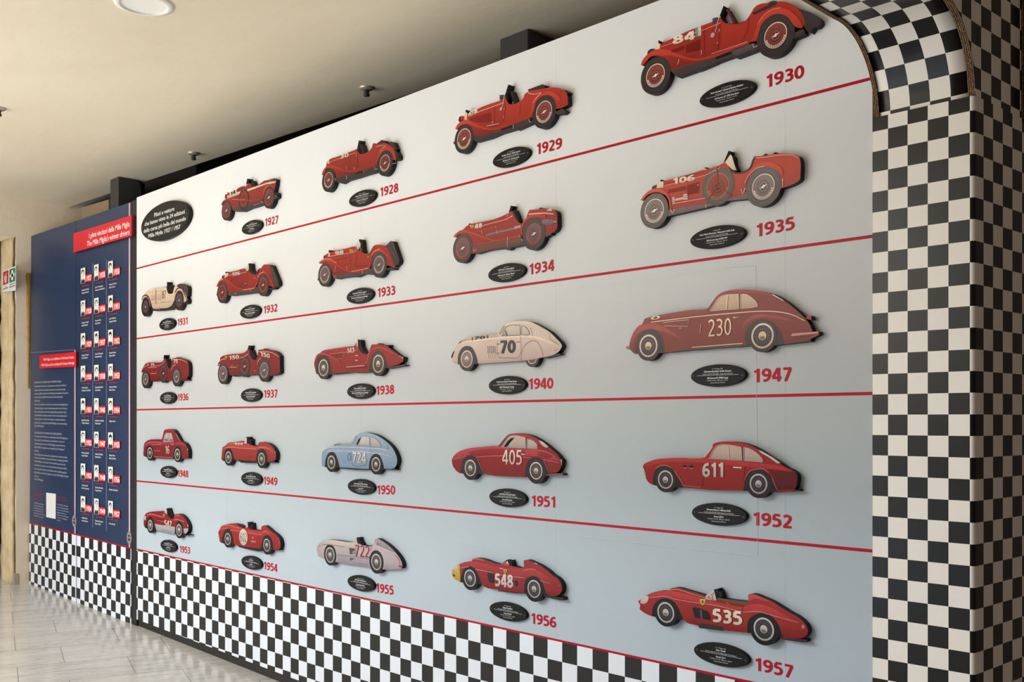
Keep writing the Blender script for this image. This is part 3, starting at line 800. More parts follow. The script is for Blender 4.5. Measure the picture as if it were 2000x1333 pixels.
# checkered base
ux = (sTR - sTL); L = ux.length; ux = (ux.x / L, ux.z / L); vz = (-ux[1], ux[0])
def base(x0, x1, org, su, sv, n0, n1, flip):
    a0 = along(sTL, sTR, x0); a1 = along(sTL, sTR, x1); c0 = along(BL, BR, x0); c1 = along(BL, BR, x1)
    o = (org.x, org.z)
    q, par = checker_cells(o, (ux[0] * su, ux[1] * su), (vz[0] * sv, vz[1] * sv), (n0, n1), (-9, 1), [c0, c1, a1, a0])
    flat('checkered_base', q, -0.0005, [M_CKW, M_CKB], ip, [(p + flip) % 2 for p in par])
pA = P(50 + 42 / 3.92, 900 + 486 / 3.92); pB = P(50 + 385 / 3.92, 900 + 569 / 3.92)
su = (pB - pA).length / 12
base(P(57.6, 1100).x, P(147.2, 1100).x, pA, su, su, -2, 14, 0)
flat('joint_strip', ribbon([along(sTL, sTR, P(148, 1100).x), along(BL, BR, P(148, 1100).x)], 0.018), -0.0004, M_CKW, ip)
pC = P(50 + 422 / 3.92, 900 + 579 / 3.92); pD = P(50 + 805 / 3.92, 900 + 672 / 3.92)
su2 = (pD - pC).length / 11.5
base(P(150, 1100).x, P(256.5, 1100).x, pC, (P(50 + 767 / 3.92, 1060) - P(50 + 422 / 3.92, 1060)).x / 10, su, -2, 14, 0)
flat('red_stripe', ribbon([W2(sTL), W2(sTR)], 0.0105), -0.0007, M_RED, ip)
# thin vertical lines: pale with a red edge at the two margins, grey between the columns
def vline(nm, x, y0, y1, wpx, m, y=-0.0006): flat(nm, ribbon([W2(P(x, y0)), W2(P(x + (1.0 if False else 0), y1))], wpx * depth(x) / FPX / 0.45), y, m, ip)
MW2 = mat((214, 208, 212), 0.5)
vline('margin_line', 146.6, 684, 1043, 1.9, MW2); vline('margin_line_red', 144.9, 684, 1043, 0.9, M_RED)
vline('margin_line', 253.0, 397, 1070, 2.0, MW2); vline('margin_line_red', 251.2, 397, 1070, 0.9, M_RED)
vline('column_line', 181.3, 514, 1031, 1.0, M_GREYLINE); vline('column_line', 208.1, 507, 1038, 1.0, M_GREYLINE)
# round badge emblems at the foot of the margin lines
for cx, cy, ry in ((144.1, 1018.5, 12.0), (251.4, 1051.3, 13.0)):
    c = P(cx, cy, 0.004); k = ry * depth(cx) / FPX
    e = prism('emblem', circle(c.x, c.z, k, 28, 0.86), -0.0009, -0.0002, mat((132, 132, 134), 0.45), M_INK, ip)
    flat('emblem_ring', [[(a[0], a[1]) for a in q] for q in annulus(c.x, c.z, k * 0.56, k * 0.62, 28)], -0.0013, mat((196, 196, 196), 0.5), e)
    flat('emblem_field', [circle(c.x, c.z, k * 0.55, 24)], -0.0011, mat((60, 58, 60), 0.5), e)
    t = Text(); t.line('MUSEO', (c.x - k * .5, c.z - k * .1), (c.x + k * .5, c.z - k * .1), k * 0.28, -0.0015, 0.03); t.build('emblem_lettering', mat((214, 130, 136), 0.5), e)
# body text of the left board
def para(lines, x0, m, bold=0.0, name='text_block'):
    """lines: (string, pixel y of the baseline at x0, right pixel x, cap px)"""
    t = Text()
    for s, y, xr, cap in lines:
        A = P(x0, y); B = P(xr, HZ + (y - HZ) * (xr + 905) / (x0 + 905))
        B.z -= 0.012 * (B.x - A.x)
        t.line(s, W2(A), W2(B), cap * depth(x0) / FPX, -0.0006, bold)
    return t.build(name, m, ip)
M_TXT = mat((186, 190, 198), 0.55)
y = lambda v: 730 + v / 5.8
X = lambda v: 50 + v / 5.8
it = [('MILLE MIGLIA E LA CANDIDATURA A PATRIMONIO UNESCO', 112, 405), ("L'Automobile Club Brescia, in collaborazione con Comune di Brescia e", 155, 460), ('Regione Lombardia, ha intrapreso un percorso di valorizzazione della', 198, 452), ('corsa automobilistica della storia Mille Miglia che ha l\'obiettivo di ottenere', 238, 482), ('il riconoscimento UNESCO di Patrimonio Culturale Immateriale', 278, 420), ("dell'umanita.", 318, 162), ('Il percorso di candidatura vuole essere l\'occasione per coinvolgere tutta la', 360, 480), ('comunita che lega il mondo del motorismo storico e di cui la Freccia', 402, 470), ('Rossa e ambasciatrice nel mondo: gli appassionati, gli sportivi, le Case', 442, 462), ('automobilistiche, le istituzioni museali e culturali. Ciascuno potra dare il', 482, 466), ('proprio supporto e contributo alla candidatura, mettendo a sistema la', 524, 452), ('comunita che si raccoglie intorno alla Mille Miglia e al motorismo italiano.', 566, 472), ('https://1000miglia.it', 602, 208)]
para([(s, y(v), X(r), 3.4) for s, v, r in it], X(102), M_TXT)
en = [('MILLE MIGLIA AND THE CANDIDACY FOR UNESCO HERITAGE', 680, 410), ('The Automobile Club Brescia, in collaboration with the Municipality of', 720, 476), ('Brescia and the Lombardy Region, has embarked on a journey to', 760, 442), ('promote the historic event of the Mille Miglia race with the aim to', 802, 450), ('obtain UNESCO recognition as an Intangible Cultural Heritage of', 842, 440), ('Humanity.', 882, 148), ('The candidacy process wants to be an opportunity to involve the whole', 924, 470), ('community that is linked to the world of historic motoring and of which', 962, 480), ('the Mille Miglia is an ambassador in the world: fans, sportsmen, car', 1002, 452), ('manufacturers, museums, and cultural institutions. Everyone will be', 1044, 466), ('able to give their support and contribution to the candidacy, going to', 1086, 466), ('galvanise the community that gathers around the Mille Miglia and Italian', 1126, 485), ('motoring.', 1168, 145), ('https://1000miglia.it', 1204, 203)]
para([(s, y(v), X(r), 3.4) for s, v, r in en], X(100), M_TXT)
y2 = lambda v: 920 + v / 10.25
X2 = lambda v: 50 + v / 10.25
MR2 = mat((186, 52, 70), 0.5)
para([('Dai il tuo contributo alla', y2(452), X2(365), 2.6), ('candidatura. Compila il', y2(502), X2(330), 2.6), ('questionario', y2(548), X2(255), 2.6)], X2(168), MR2)
para([('Give your contribution to the', y2(530), X2(815), 2.6), ('candidacy. Fill in the survey', y2(578), X2(832), 2.6)], X2(625), MR2)
para([('La Mille Miglia e patrimonio', y2(650), X2(365), 2.4), ('di tutti gli appassionati', y2(702), X2(352), 2.4), ('Racconta la tua storia con la', y2(752), X2(366), 2.4), ('corsa attraverso il sito', y2(802), X2(358), 2.4), ('oppure inquadrando il codice', y2(852), X2(390), 2.4), ('Grazie per il tuo aiuto', y2(904), X2(358), 2.4)], X2(168), M_TXT)
para([('The Mille Miglia is the heritage', y2(682), X2(850), 2.4), ('of all the passionate people', y2(736), X2(852), 2.4), ('Tell us your story with the race', y2(790), X2(862), 2.4), ('through the website or by', y2(842), X2(815), 2.4), ('framing the code with phone', y2(892), X2(858), 2.4), ('Thank you for helping us', y2(944), X2(828), 2.4), ('in this', y2(996), X2(690), 2.4)], X2(625), M_TXT)
# blank white card between the two small text blocks
cc = [W2(P(X2(414), y2(438))), W2(P(X2(606), y2(464))), W2(P(X2(602), y2(968))), W2(P(X2(414), y2(928)))]
flat('white_card', [cc], -0.0006, M_PAPER, ip)

# raised red header signs
def sign(label, quad, off, lines, hm, pad, bold):
    w = [W2(P(px, py, off)) for px, py in quad]      # TL TR BR BL
    c = P(sum(q[0] for q in quad) / 4, sum(q[1] for q in quad) / 4, 0)
    r = empty('header_sign', (c.x, 0, c.z), label, 'sign', 'raised red signs on the navy panel')
    prism('board', [w[3], w[2], w[1], w[0]], -off, -0.0006, M_SIGNRED, mat((96, 20, 26), 0.5), r)
    t = Text()
    U = Vector(w[1]) - Vector(w[0]); D_ = Vector(w[3]) - Vector(w[0])
    for s, fy, fx0, fx1, sl in lines:
        a = Vector(w[0]) + U * fx0 + D_ * fy; b = Vector(w[0]) + U * fx1 + D_ * fy
        t.line(s, a, b, hm, -off - 0.0004, bold, sl)
    t.build('lettering', mat((240, 224, 222), 0.5), r)
sign('large raised red header sign at the top right of the navy panel', [(143.4, 456.5), (257.2, 420.5), (256.6, 461), (143.4, 493.8)], 0.028, [('I piloti vincitori della Mille Miglia', 0.50, 0.29, 0.97, 0.0), ("The Mille Miglia's winner drivers", 0.88, 0.25, 0.965, 0.12)], 0.038, 0, 0.01)
sign('small raised red sign halfway up the left of the navy panel', [(77, 694.6), (148.6, 687.8), (148.6, 716.6), (77, 720.6)], 0.022, [('Mille Miglia e la candidatura a Patrimonio Unesco', 0.44, 0.12, 0.95, 0.0), ('Mille Miglia and the candidacy for Unesco Heritage', 0.84, 0.06, 0.955, 0.1)], 0.022, 0, 0.0)

# ---- portrait plaques, three columns of eight
names = [['Ferdinando Minoia', 'Giuseppe Morandi'], ['Giuseppe Campari', 'Giulio Ramponi'], ['Giuseppe Campari', 'Giulio Ramponi'], ['Tazio Nuvolari', 'Giovanni B. Guidotti'], ['Rudolf Caracciola', 'Wilhelm Sebastian'], ['Mario Borzacchini', 'Amedeo Bignami'], ['Tazio Nuvolari', 'Decimo Compagnoni'], ['Achille Varzi', 'Amedeo Bignami'],
         ['Carlo M. Pintacuda', 'Alessandro Della Stufa'], ['Antonio Brivio', 'Carlo Ongaro'], ['Carlo M. Pintacuda', 'Paride Mambelli'], ['Clemente Biondetti', 'Aldo Stefani'], ['Huschke von Hanstein', 'Walter Baumer'], ['Clemente Biondetti', 'Emilio Romano'], ['Clemente Biondetti', 'Giuseppe Navone'], ['Clemente Biondetti', 'Ettore Salani'],
         ['Giannino Marzotto', 'Marco Crosara'], ['Luigi Villoresi', 'Pasquale Cassani'], ['Giovanni Bracco', 'Alfonso Rolfo'], ['Giannino Marzotto', 'Marco Crosara'], ['Alberto Ascari'], ['Stirling Moss', 'Denis Jenkinson'], ['Eugenio Castellotti'], ['Piero Taruffi']]
yrs = [1927, 1928, 1929, 1930, 1931, 1932, 1933, 1934, 1935, 1936, 1937, 1938, 1940, 1947, 1948, 1949, 1950, 1951, 1952, 1953, 1954, 1955, 1956, 1957]
COL = [(157.7, 166.5, 179.3, 525.0, 63.45), (183.8, 192.6, 206.0, 518.2, 65.1), (211.3, 220.4, 234.1, 511.6, 66.7)]
M_PHOTO = mat((226, 226, 218), 0.5)
M_MID = mat((150, 148, 144), 0.5)
for k in range(24):
    xa, xb, xc, y0, dy = COL[k // 8]
    y0 = y0 + dy * (k % 8)
    hpx = 0.0283 * (xa + 905)
    A = P(xa, y0, 0.008); B = P(xb, y0, 0.008)
    wd = B.x - A.x; hh = hpx * depth(xa) / FPX
    r = empty('portrait_plaque', (A.x, 0, A.z - hh), 'small portrait plaque with a red tag reading %d on the navy panel' % yrs[k], 'portrait plaque', 'portrait plaques on the navy panel')
    x0, z1 = A.x, A.z; z0 = z1 - hh; x1 = x0 + wd
    card = prism('photo', [(x0, z0), (x1, z0), (x1, z1), (x0, z1)], -0.008, -0.001, M_PHOTO, M_INK, r)
    rnd = random.Random(k * 7 + 1)
    cx = x0 + wd * rnd.uniform(.44, .56); cz = z0 + hh * rnd.uniform(.6, .66); fw = wd * rnd.uniform(.27, .32); fh = hh * .21
    hs = rnd.uniform(.15, .45)
    hair = [(cx + fw * 1.1 * math.cos(t), cz + fh * 1.2 * math.sin(t)) for t in [math.pi * i / 12 for i in range(13)]] + [(cx - fw * .78, cz + fh * .1), (cx - fw * .4, cz + fh * (.3 + hs)), (cx + fw * .45, cz + fh * (.5 + hs * .6)), (cx + fw * .8, cz + fh * .15)]
    jacket = [(x0 + wd * .06, z0 + hh * .01), (x1 - wd * .06, z0 + hh * .01), (x1 - wd * .1, z0 + hh * rnd.uniform(.14, .24)), (cx + fw * .6, z0 + hh * .3), (cx, z0 + hh * .2), (cx - fw * .6, z0 + hh * .32), (x0 + wd * .1, z0 + hh * rnd.uniform(.12, .22))]
    sh = rnd.choice([-1, 1])
    cheek = [(cx + sh * fw * .95, cz + fh * .3), (cx + sh * fw * .55, cz), (cx + sh * fw * .6, cz - fh * .7), (cx + sh * fw * .2, cz - fh * 1.05), (cx + sh * fw * .75, cz - fh * .7)]
    ink = [hair, jacket]
    for sx in (-1, 1): ink.append([(cx + sx * fw * .2, cz + fh * .05), (cx + sx * fw * .62, cz + fh * .05), (cx + sx * fw * .62, cz + fh * .2), (cx + sx * fw * .2, cz + fh * .16)])
    ink.append([(cx - fw * .35, cz - fh * .62), (cx + fw * .35, cz - fh * .62), (cx + fw * .3, cz - fh * .52), (cx - fw * .3, cz - fh * .52)])
    if rnd.random() < .35: ink.append([(cx - fw * 1.0, cz + fh * .35), (cx + fw * 1.0, cz + fh * .35), (cx + fw * .9, cz + fh * .75), (cx - fw * .9, cz + fh * .75)])
    flat('portrait_ink', ink, -0.0083, M_INK, card)
    flat('portrait_tone', [cheek, [(cx - fw * .1, cz + fh * .05), (cx + fw * .1, cz - fh * .25), (cx - fw * .15, cz - fh * .28)]], -0.0082, M_MID, card)
    xt = P(xc, y0, 0.008).x
    tag_ = prism('year_tag', [(x1 + 0.001, z0 + hh * .03), (xt, z0 + hh * .02), (xt, z0 + hh * .5), (x1 + 0.001, z0 + hh * .5)], -0.0078, -0.001, M_SIGNRED, mat((96, 20, 26), 0.5), r)
    t = Text(); t.line(str(yrs[k]), (x1 + (xt - x1) * .18, z0 + hh * .1), (xt - (xt - x1) * .04, z0 + hh * .1), hh * .3, -0.0082, 0.03)
    t.build('tag_lettering', mat((236, 224, 222), 0.5), tag_)
    tr = Text(); tr.line('Vincitori/Winners', (x0, z0 - hh * .19), (x0 + wd * 1.75, z0 - hh * .19), hh * .085, -0.0006, 0.02)
    nr = len(tr.f)
    for i, s in enumerate(names[k]):
        _, _, wdt = layout(s, 0.02)
        tr.line(s, (x0, z0 - hh * (.46 + .18 * i)), (x0 + wd * 1.72 * len(s) / 18, z0 - hh * (.46 + .18 * i)), hh * .1, -0.0006, 0.02)
    mesh('winners_caption', tr.v, tr.f, [MR2, M_LETTER], ip, [0] * nr + [1] * (len(tr.f) - nr))

# ---- sign on the doorway lining
so_ = -(yj - 0.05)
w = [W2(P(px, py, so_)) for px, py in ((4.5, 571.5), (30.6, 567.5), (31, 519.5), (5, 530))]
c = P(18, 545, so_)
r = empty('safety_sign', (c.x, -so_, c.z), 'small white safety sign with a red and a green pictogram on the doorway stone', 'sign')
prism('plate', w, -so_ - 0.0, -so_ + 0.012, M_PAPER, mat((150, 150, 148), 0.5), r)
def sub(a, b, fx0, fy0, fx1, fy1):
    o = Vector(w[3]); U = Vector(w[2]) - o; D_ = Vector(w[0]) - o
    return [tuple(o + U * x + D_ * y_) for x, y_ in ((fx0, fy1), (fx1, fy1), (fx1, fy0), (fx0, fy0))]
def sq(fx, fy):
    o = Vector(w[3]); return tuple(o + (Vector(w[2]) - o) * fx + (Vector(w[0]) - o) * fy)
ys = -so_
flat('red_pictogram', [sub(0, 0, .05, .06, .46, .68)], ys - 0.0004, mat((196, 40, 50), 0.5), r)
flat('green_pictogram', [sub(0, 0, .53, .06, .96, .68)], ys - 0.0004, mat((44, 124, 92), 0.5), r)
flat('green_cross', [sub(0, 0, .68, .14, .81, .60), sub(0, 0, .58, .30, .91, .44)], ys - 0.0007, M_PAPER, r)
flat('extinguisher_shape', [[sq(.2, .62), sq(.33, .62), sq(.34, .34), sq(.3, .26), sq(.22, .26), sq(.19, .34)], [sq(.22, .25), sq(.24, .16), sq(.36, .15), sq(.36, .18), sq(.28, .2), sq(.28, .25)], [sq(.13, .3), sq(.16, .24), sq(.2, .22), sq(.18, .3), sq(.15, .55), sq(.12, .55)]], ys - 0.0007, mat((226, 190, 188), 0.5), r)
t = Text()
t.line('ESTINTORE', sq(.07, .90), sq(.44, .90), 0.012, ys - 0.0006, 0.02); t.line('CASSETTA DI', sq(.55, .80), sq(.94, .80), 0.012, ys - 0.0006, 0.02); t.line('MEDICAZIONE', sq(.55, .92), sq(.95, .92), 0.013, ys - 0.0006, 0.02); t.line('N.', sq(.2, .80), sq(.3, .80), 0.012, ys - 0.0006, 0.0)
t.build('lettering', M_INK, r)
# ------------------------------------------------------------------ painted cut-out cars
T0 = 0.027           # thickness of the cut-out boards
BLACK = mat((14, 13, 13), 0.55)
PM = {}
GAIN = 1.0
def paint(rgb):
    """printed ink: slightly lighter towards the top of the drawn shape, deeper towards its foot"""
    rgb = tuple(min(250, int(v * GAIN)) for v in rgb)
    if tuple(rgb) in PM: return PM[tuple(rgb)]
    m = mat(rgb, 0.26, 0.05, 14.0, 0.11, 0.0)
    n = m.node_tree.nodes; l = m.node_tree.links; p = n['Principled BSDF']
    src = p.inputs['Base Color'].links[0].from_socket
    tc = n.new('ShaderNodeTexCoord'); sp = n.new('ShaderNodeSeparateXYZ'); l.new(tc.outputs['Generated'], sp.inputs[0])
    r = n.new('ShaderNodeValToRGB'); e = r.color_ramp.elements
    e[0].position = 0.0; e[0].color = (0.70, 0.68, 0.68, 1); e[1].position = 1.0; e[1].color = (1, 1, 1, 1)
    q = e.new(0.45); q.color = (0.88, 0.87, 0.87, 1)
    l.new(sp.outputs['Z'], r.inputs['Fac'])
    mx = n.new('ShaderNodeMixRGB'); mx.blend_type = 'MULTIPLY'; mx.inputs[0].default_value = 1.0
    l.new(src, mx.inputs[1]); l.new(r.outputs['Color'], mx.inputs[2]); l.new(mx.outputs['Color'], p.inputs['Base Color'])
    PM[tuple(rgb)] = m
    return m
TYRE = paint((64, 56, 56))

class Car:
    def __init__(self, label, ox, oy, s, cx, cy, name='cutout_car', cat='car cutout'):
        self.o = (ox, oy, s)
        c = P(ox + cx / s, oy + cy / s, 0.0)
        self.root = empty(name, (c.x, 0, c.z), label, cat, 'painted racing car cutouts on the display wall')
        self.k = 0; self.t = {}; self.lines = {}
    def p(self, x, y, off=T0):
        ox, oy, s = self.o
        v = P(ox + x / s, oy + y / s, off)
        return (v.x, v.z)
    def m(self, x, px):
        """metres of a vertical run of px crop pixels at crop column x"""
        ox, oy, s = self.o
        return px / s * depth(ox + x / s, T0) / FPX
    def pts(self, q, sm=True, closed=True):
        w = [self.p(*a) for a in q]
        if sm: w = [tuple(a) for a in spline(w, closed)]
        return w
    def B(self, name, rgb, q, off=0.0268, sm=True, parent=None):
        """a board of its own thickness"""
        self.k += 1
        o = prism(name, self.pts(q, sm), -off - self.k * 0.000015, -0.0005, paint(rgb), BLACK, parent or self.root)
        if name == 'body': self.body = o
        return o
    def O(self, name, rgb, *qs, lay=0.0271, sm=True, parent=None):
        """a painted area on the face"""
        for q in qs:
            self.k += 1
            o = flat(name, [self.pts(q, sm)], -lay - self.k * 0.000015, paint(rgb), parent or self.root)
        return o
    def F(self, name, rgb, *qs, sm=True): return self.O(name, rgb, *qs, lay=0.0284, sm=sm)
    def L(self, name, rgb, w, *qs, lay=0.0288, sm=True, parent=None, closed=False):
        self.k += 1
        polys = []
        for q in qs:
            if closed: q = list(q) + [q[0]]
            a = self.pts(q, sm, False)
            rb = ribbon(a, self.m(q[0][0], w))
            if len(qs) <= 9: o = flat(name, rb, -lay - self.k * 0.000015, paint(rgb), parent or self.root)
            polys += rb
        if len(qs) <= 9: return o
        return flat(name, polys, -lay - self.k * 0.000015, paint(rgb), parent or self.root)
    def E(self, name, rgb, cx, cy, r, lay=0.0286, parent=None):
        self.k += 1
        c = self.p(cx, cy)
        return flat(name, [circle(c[0], c[1], self.m(cx, r), 28)], -lay - self.k * 0.000015, paint(rgb), parent or self.root)
    def N(self, s, pL, pR, h, rgb=(238, 222, 200), bold=0.02, slant=0.0, name='race_number', lay=0.0291):
        t = Text()
        t.line(s, self.p(*pL), self.p(*pR), self.m(pL[0], h), -lay, bold, slant, {0.028: 0.2, 0.022: 0.18, 0.03: 0.19, 0.02: 0.15, 0.01: 0.13, 0.0: 0.105, -0.012: 0.085, -0.015: 0.075}.get(bold, 0.15) if s.isdigit() else None)
        return t.build(name, paint(rgb), self.root)
    def wheel(self, cx, cy, R, r, style='wire', rim=(120, 50, 46), ring=(225, 205, 190), hub=(235, 222, 200), hubr=0.24, tyre=(64, 56, 56), off=0.0274, name='wheel'):
        c = self.p(cx, cy); R = self.m(cx, R); r = self.m(cx, r); self.k += 1
        yo = -off - self.k * 0.000015
        if style == 'disc': rim = (int(rim[0] * 0.9), int(rim[1] * 0.9), int(rim[2] * 0.82))
        w = prism(name, circle(c[0], c[1], R, 48), yo, -0.0005, paint(tyre), BLACK, self.root)
        tl = tuple(min(255, int(v * 1.25)) for v in tyre)
        flat('tread_line', annulus(c[0], c[1], R * 0.80, R * 0.815), yo - 0.00012, paint(tl), w)
        if style == 'wire':
            flat('rim', [circle(c[0], c[1], r)], yo - 0.0002, paint(rim), w)
            flat('rim_edge', annulus(c[0], c[1], r * 0.95, r * 1.03), yo - 0.0004, paint(ring), w)
            q = []
            for k in range(26):
                a = 2 * math.pi * k / 26
                for da in (0.16, -0.16):
                    q += ribbon([(c[0] + r * 0.2 * math.cos(a), c[1] + r * 0.2 * math.sin(a)), (c[0] + r * 0.9 * math.cos(a + da), c[1] + r * 0.9 * math.sin(a + da))], r * 0.022)
            # bright outer ends of the spokes along the bottom of the rim
            sp = tuple(int(rim[i] * 0.62 + ring[i] * 0.38) for i in range(3))
            flat('spokes', q, yo - 0.0003, paint(sp), w)
            q = []
            for k in range(15):
                a = math.pi + math.pi * (k + 0.5) / 15
                if k in (0, 14): continue
                q += ribbon([(c[0] + r * 0.78 * math.cos(a), c[1] + r * 0.78 * math.sin(a)), (c[0] + r * 0.93 * math.cos(a), c[1] + r * 0.93 * math.sin(a))], r * 0.12)
            flat('rim_shine', q, yo - 0.00045, paint(ring), w)
            h = hubr * r
            hb = flat('hub', [circle(c[0], c[1], h * 1.15, 20)], yo - 0.0005, paint(tuple(int(v * 0.7) for v in rim)), w)
            flat('knock_off_nut', [[(c[0] - h * 1.5, c[1] - h * 0.5), (c[0] - h * 0.35, c[1] + h * 0.3), (c[0], c[1] + h * 0.75), (c[0] + h * 0.4, c[1] + h * 0.45), (c[0] + h * 1.5, c[1] + h * 0.6), (c[0] + h * 0.45, c[1] - h * 0.3), (c[0] + h * 0.1, c[1] - h * 0.75), (c[0] - h * 0.45, c[1] - h * 0.45)]], yo - 0.0006, paint(hub), w)
        else:
            flat('rim_ring', annulus(c[0], c[1], r * 0.84, r), yo - 0.0003, paint(ring), w)
            flat('rim', [circle(c[0], c[1], r * 0.86)], yo - 0.0002, paint(rim), w)
            flat('rim_line', annulus(c[0], c[1], r * 0.70, r * 0.74), yo - 0.0003, paint(tuple(min(255, v + 34) for v in rim)), w)
            q = []
            for k in range(20):
                a = 2 * math.pi * k / 20
                q += ribbon([(c[0] + r * 0.46 * math.cos(a), c[1] + r * 0.46 * math.sin(a)), (c[0] + r * 0.66 * math.cos(a), c[1] + r * 0.66 * math.sin(a))], r * 0.05)
            flat('spokes', q, yo - 0.0004, paint(tuple(min(255, v + 62) for v in rim)), w)
            h = r * 0.36
            hb = flat('hub', [circle(c[0], c[1], h, 24)], yo - 0.0005, paint(hub), w)
            flat('hub_shade', [[(c[0] - h * 0.8, c[1] - h * 0.2), (c[0] + h * 0.1, c[1] - h * 0.05), (c[0] + h * 0.75, c[1] - h * 0.35), (c[0] + h * 0.3, c[1] - h * 0.85), (c[0] - h * 0.4, c[1] - h * 0.8)]], yo - 0.0006, paint(tuple(int(v * 0.62) for v in hub)), w)
        return w
    def shield(self, x, y, w, h):
        o = self.O('shield_badge', (226, 190, 90), [(x - w / 2, y - h * 0.42), (x + w / 2, y - h * 0.4), (x + w / 2, y - h * 0.05), (x + w * 0.28, y + h * 0.28), (x, y + h / 2), (x - w * 0.3, y + h * 0.26), (x - w / 2, y - h * 0.08)], lay=0.0288, sm=False)
        # small rearing horse mark in black, red and green bar across the top
        self.O('badge_mark', (30, 26, 22), [(x - w * .06, y - h * .28), (x + w * .1, y - h * .24), (x + w * .06, y - h * .12), (x + w * .22, y - h * .04), (x + w * .1, y + h * .02), (x + w * .1, y + h * .24), (x + w * .02, y + h * .24), (x, y + h * .06), (x - w * .12, y + h * .16), (x - w * .2, y + h * .12), (x - w * .08, y), (x - w * .16, y - h * .12)], lay=0.029, sm=False, parent=o)
        return o

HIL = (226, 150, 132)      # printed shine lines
CREAM = (238, 220, 195)
DARK = (74, 62, 64)
# ---- 1930
GAIN = 1.05
c = Car('red open two-seater cutout numbered 84, above the red numeral 1930', 1230, 0, 5, 900, 400)
c.B('underbody', DARK, [(398, 690), (640, 600), (830, 540), (1000, 490), (1200, 420), (1250, 430), (1268, 462), (1230, 492), (1040, 564), (1000, 552), (850, 606), (830, 618), (680, 682), (640, 692), (470, 754), (440, 737)], sm=False)
c.B('luggage', (68, 58, 60), [(1660, 85), (1800, 138), (1858, 185), (1868, 225), (1835, 265), (1798, 266), (1765, 318), (1725, 297), (1700, 250), (1670, 160)])
c.B('folded_hood', (66, 54, 56), [(1192, 128), (1350, 50), (1362, 22), (1400, 6), (1432, 10), (1438, 42), (1390, 66), (1215, 145)], off=0.0276, sm=False)
c.B('radiator_cap', (24, 22, 22), [(278, 392), (302, 402), (298, 428), (280, 424)], sm=False)
c.B('headlight', (60, 52, 56), [(170, 530), (176, 500), (200, 480), (240, 476), (252, 500), (230, 520), (195, 535)])
c.B('rear_bracket', (70, 60, 62), [(1590, 330), (1650, 300), (1700, 285), (1712, 330), (1690, 345), (1600, 378)], sm=False)
c.B('windscreen', (18, 17, 18), [(880, 150), (915, 55), (938, 68), (896, 158), (920, 208), (903, 204)], sm=False)
c.B('steering_wheel', (120, 36, 38), [(938, 92), (955, 88), (1032, 224), (1008, 228)], sm=False)
c.B('body', (176, 54, 42), [(300, 432), (400, 382), (500, 335), (600, 290), (720, 245), (805, 212), (880, 168), (905, 200), (935, 222), (1000, 232), (1080, 226), (1120, 210), (1150, 180), (1170, 150), (1190, 118), (1215, 75), (1260, 44), (1320, 32), (1400, 22), (1480, 13), (1560, 30), (1620, 65), (1672, 120), (1702, 190), (1708, 240), (1680, 278), (1610, 260), (1560, 300), (1500, 330), (1255, 350), (1240, 402), (1160, 418), (1020, 482), (830, 556), (640, 612), (400, 688), (380, 640), (330, 570), (262, 545), (200, 562), (150, 620), (120, 640), (108, 630), (130, 585), (170, 538), (230, 495), (258, 485), (292, 470)])
c.B('radiator', CREAM, [(248, 486), (255, 452), (278, 425), (298, 428), (294, 478)], off=0.0274, sm=False)
c.B('scuttle_lamp', (72, 74, 96), [(808, 182), (850, 168), (856, 216), (812, 238)], off=0.0275, sm=False)
c.O('bonnet_side', (160, 48, 40), [(310, 462), (420, 422), (720, 297), (880, 240), (900, 380), (860, 500), (760, 545), (640, 565), (540, 545), (420, 500)])
c.O('valance', (146, 46, 38), [(385, 545), (460, 570), (560, 595), (640, 604), (400, 682), (378, 600)])
c.O('rack_slots', (26, 23, 24), [(838, 560), (990, 505), (992, 530), (838, 582)], sm=False)
c.O('exhaust', (94, 82, 86), [(1010, 498), (1200, 432), (1222, 442), (1216, 470), (1045, 540), (1014, 540)], lay=0.0275)
c.F('front_fender', (196, 66, 50), [(110, 634), (130, 585), (170, 538), (230, 495), (300, 483), (380, 490), (450, 520), (540, 553), (640, 573), (760, 553), (900, 508), (1160, 408), (1172, 416), (1165, 430), (1000, 490), (830, 562), (700, 592), (600, 587), (500, 564), (400, 540), (330, 545), (270, 538), (200, 560), (150, 615), (125, 640)])
c.F('rear_fender', (198, 70, 52), [(1160, 420), (1200, 380), (1230, 300), (1260, 220), (1310, 160), (1380, 110), (1460, 85), (1540, 90), (1610, 140), (1665, 200), (1692, 268), (1645, 274), (1600, 240), (1545, 170), (1475, 138), (1400, 145), (1330, 190), (1285, 250), (1258, 340), (1240, 398)])
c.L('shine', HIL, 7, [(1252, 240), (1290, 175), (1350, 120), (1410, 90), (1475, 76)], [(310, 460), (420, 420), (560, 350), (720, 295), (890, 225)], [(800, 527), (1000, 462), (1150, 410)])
c.L('louvres', (112, 30, 26), 5, *[[(x, 490 - (x - 410) * .38), (x - 2, 545 - (x - 410) * .32 - 20)] for x in range(412, 535, 13)], *[[(x, 440 - (x - 552) * .42), (x - 3, 520 - (x - 552) * .2)] for x in range(556, 690, 13)], sm=False)
c.L('door_seam', (120, 36, 32), 4, [(725, 250), (732, 525)], [(882, 232), (862, 490)], [(1165, 170), (1150, 300), (1092, 398)])
c.L('cockpit_edge', (110, 34, 32), 5, [(905, 202), (935, 224), (1000, 233), (1080, 228), (1122, 211)])
c.L('mirror_arm', (196, 180, 174), 9, [(880, 155), (856, 240), (838, 318)], sm=False)
c.E('mirror', (190, 168, 162), 812, 345, 24)
c.L('handles', (216, 190, 176), 7, [(702, 490), (704, 535)], [(880, 285), (876, 312)], [(862, 412), (858, 432)], [(470, 632), (484, 580)], [(1205, 432), (1212, 465), (1250, 450)], sm=False)
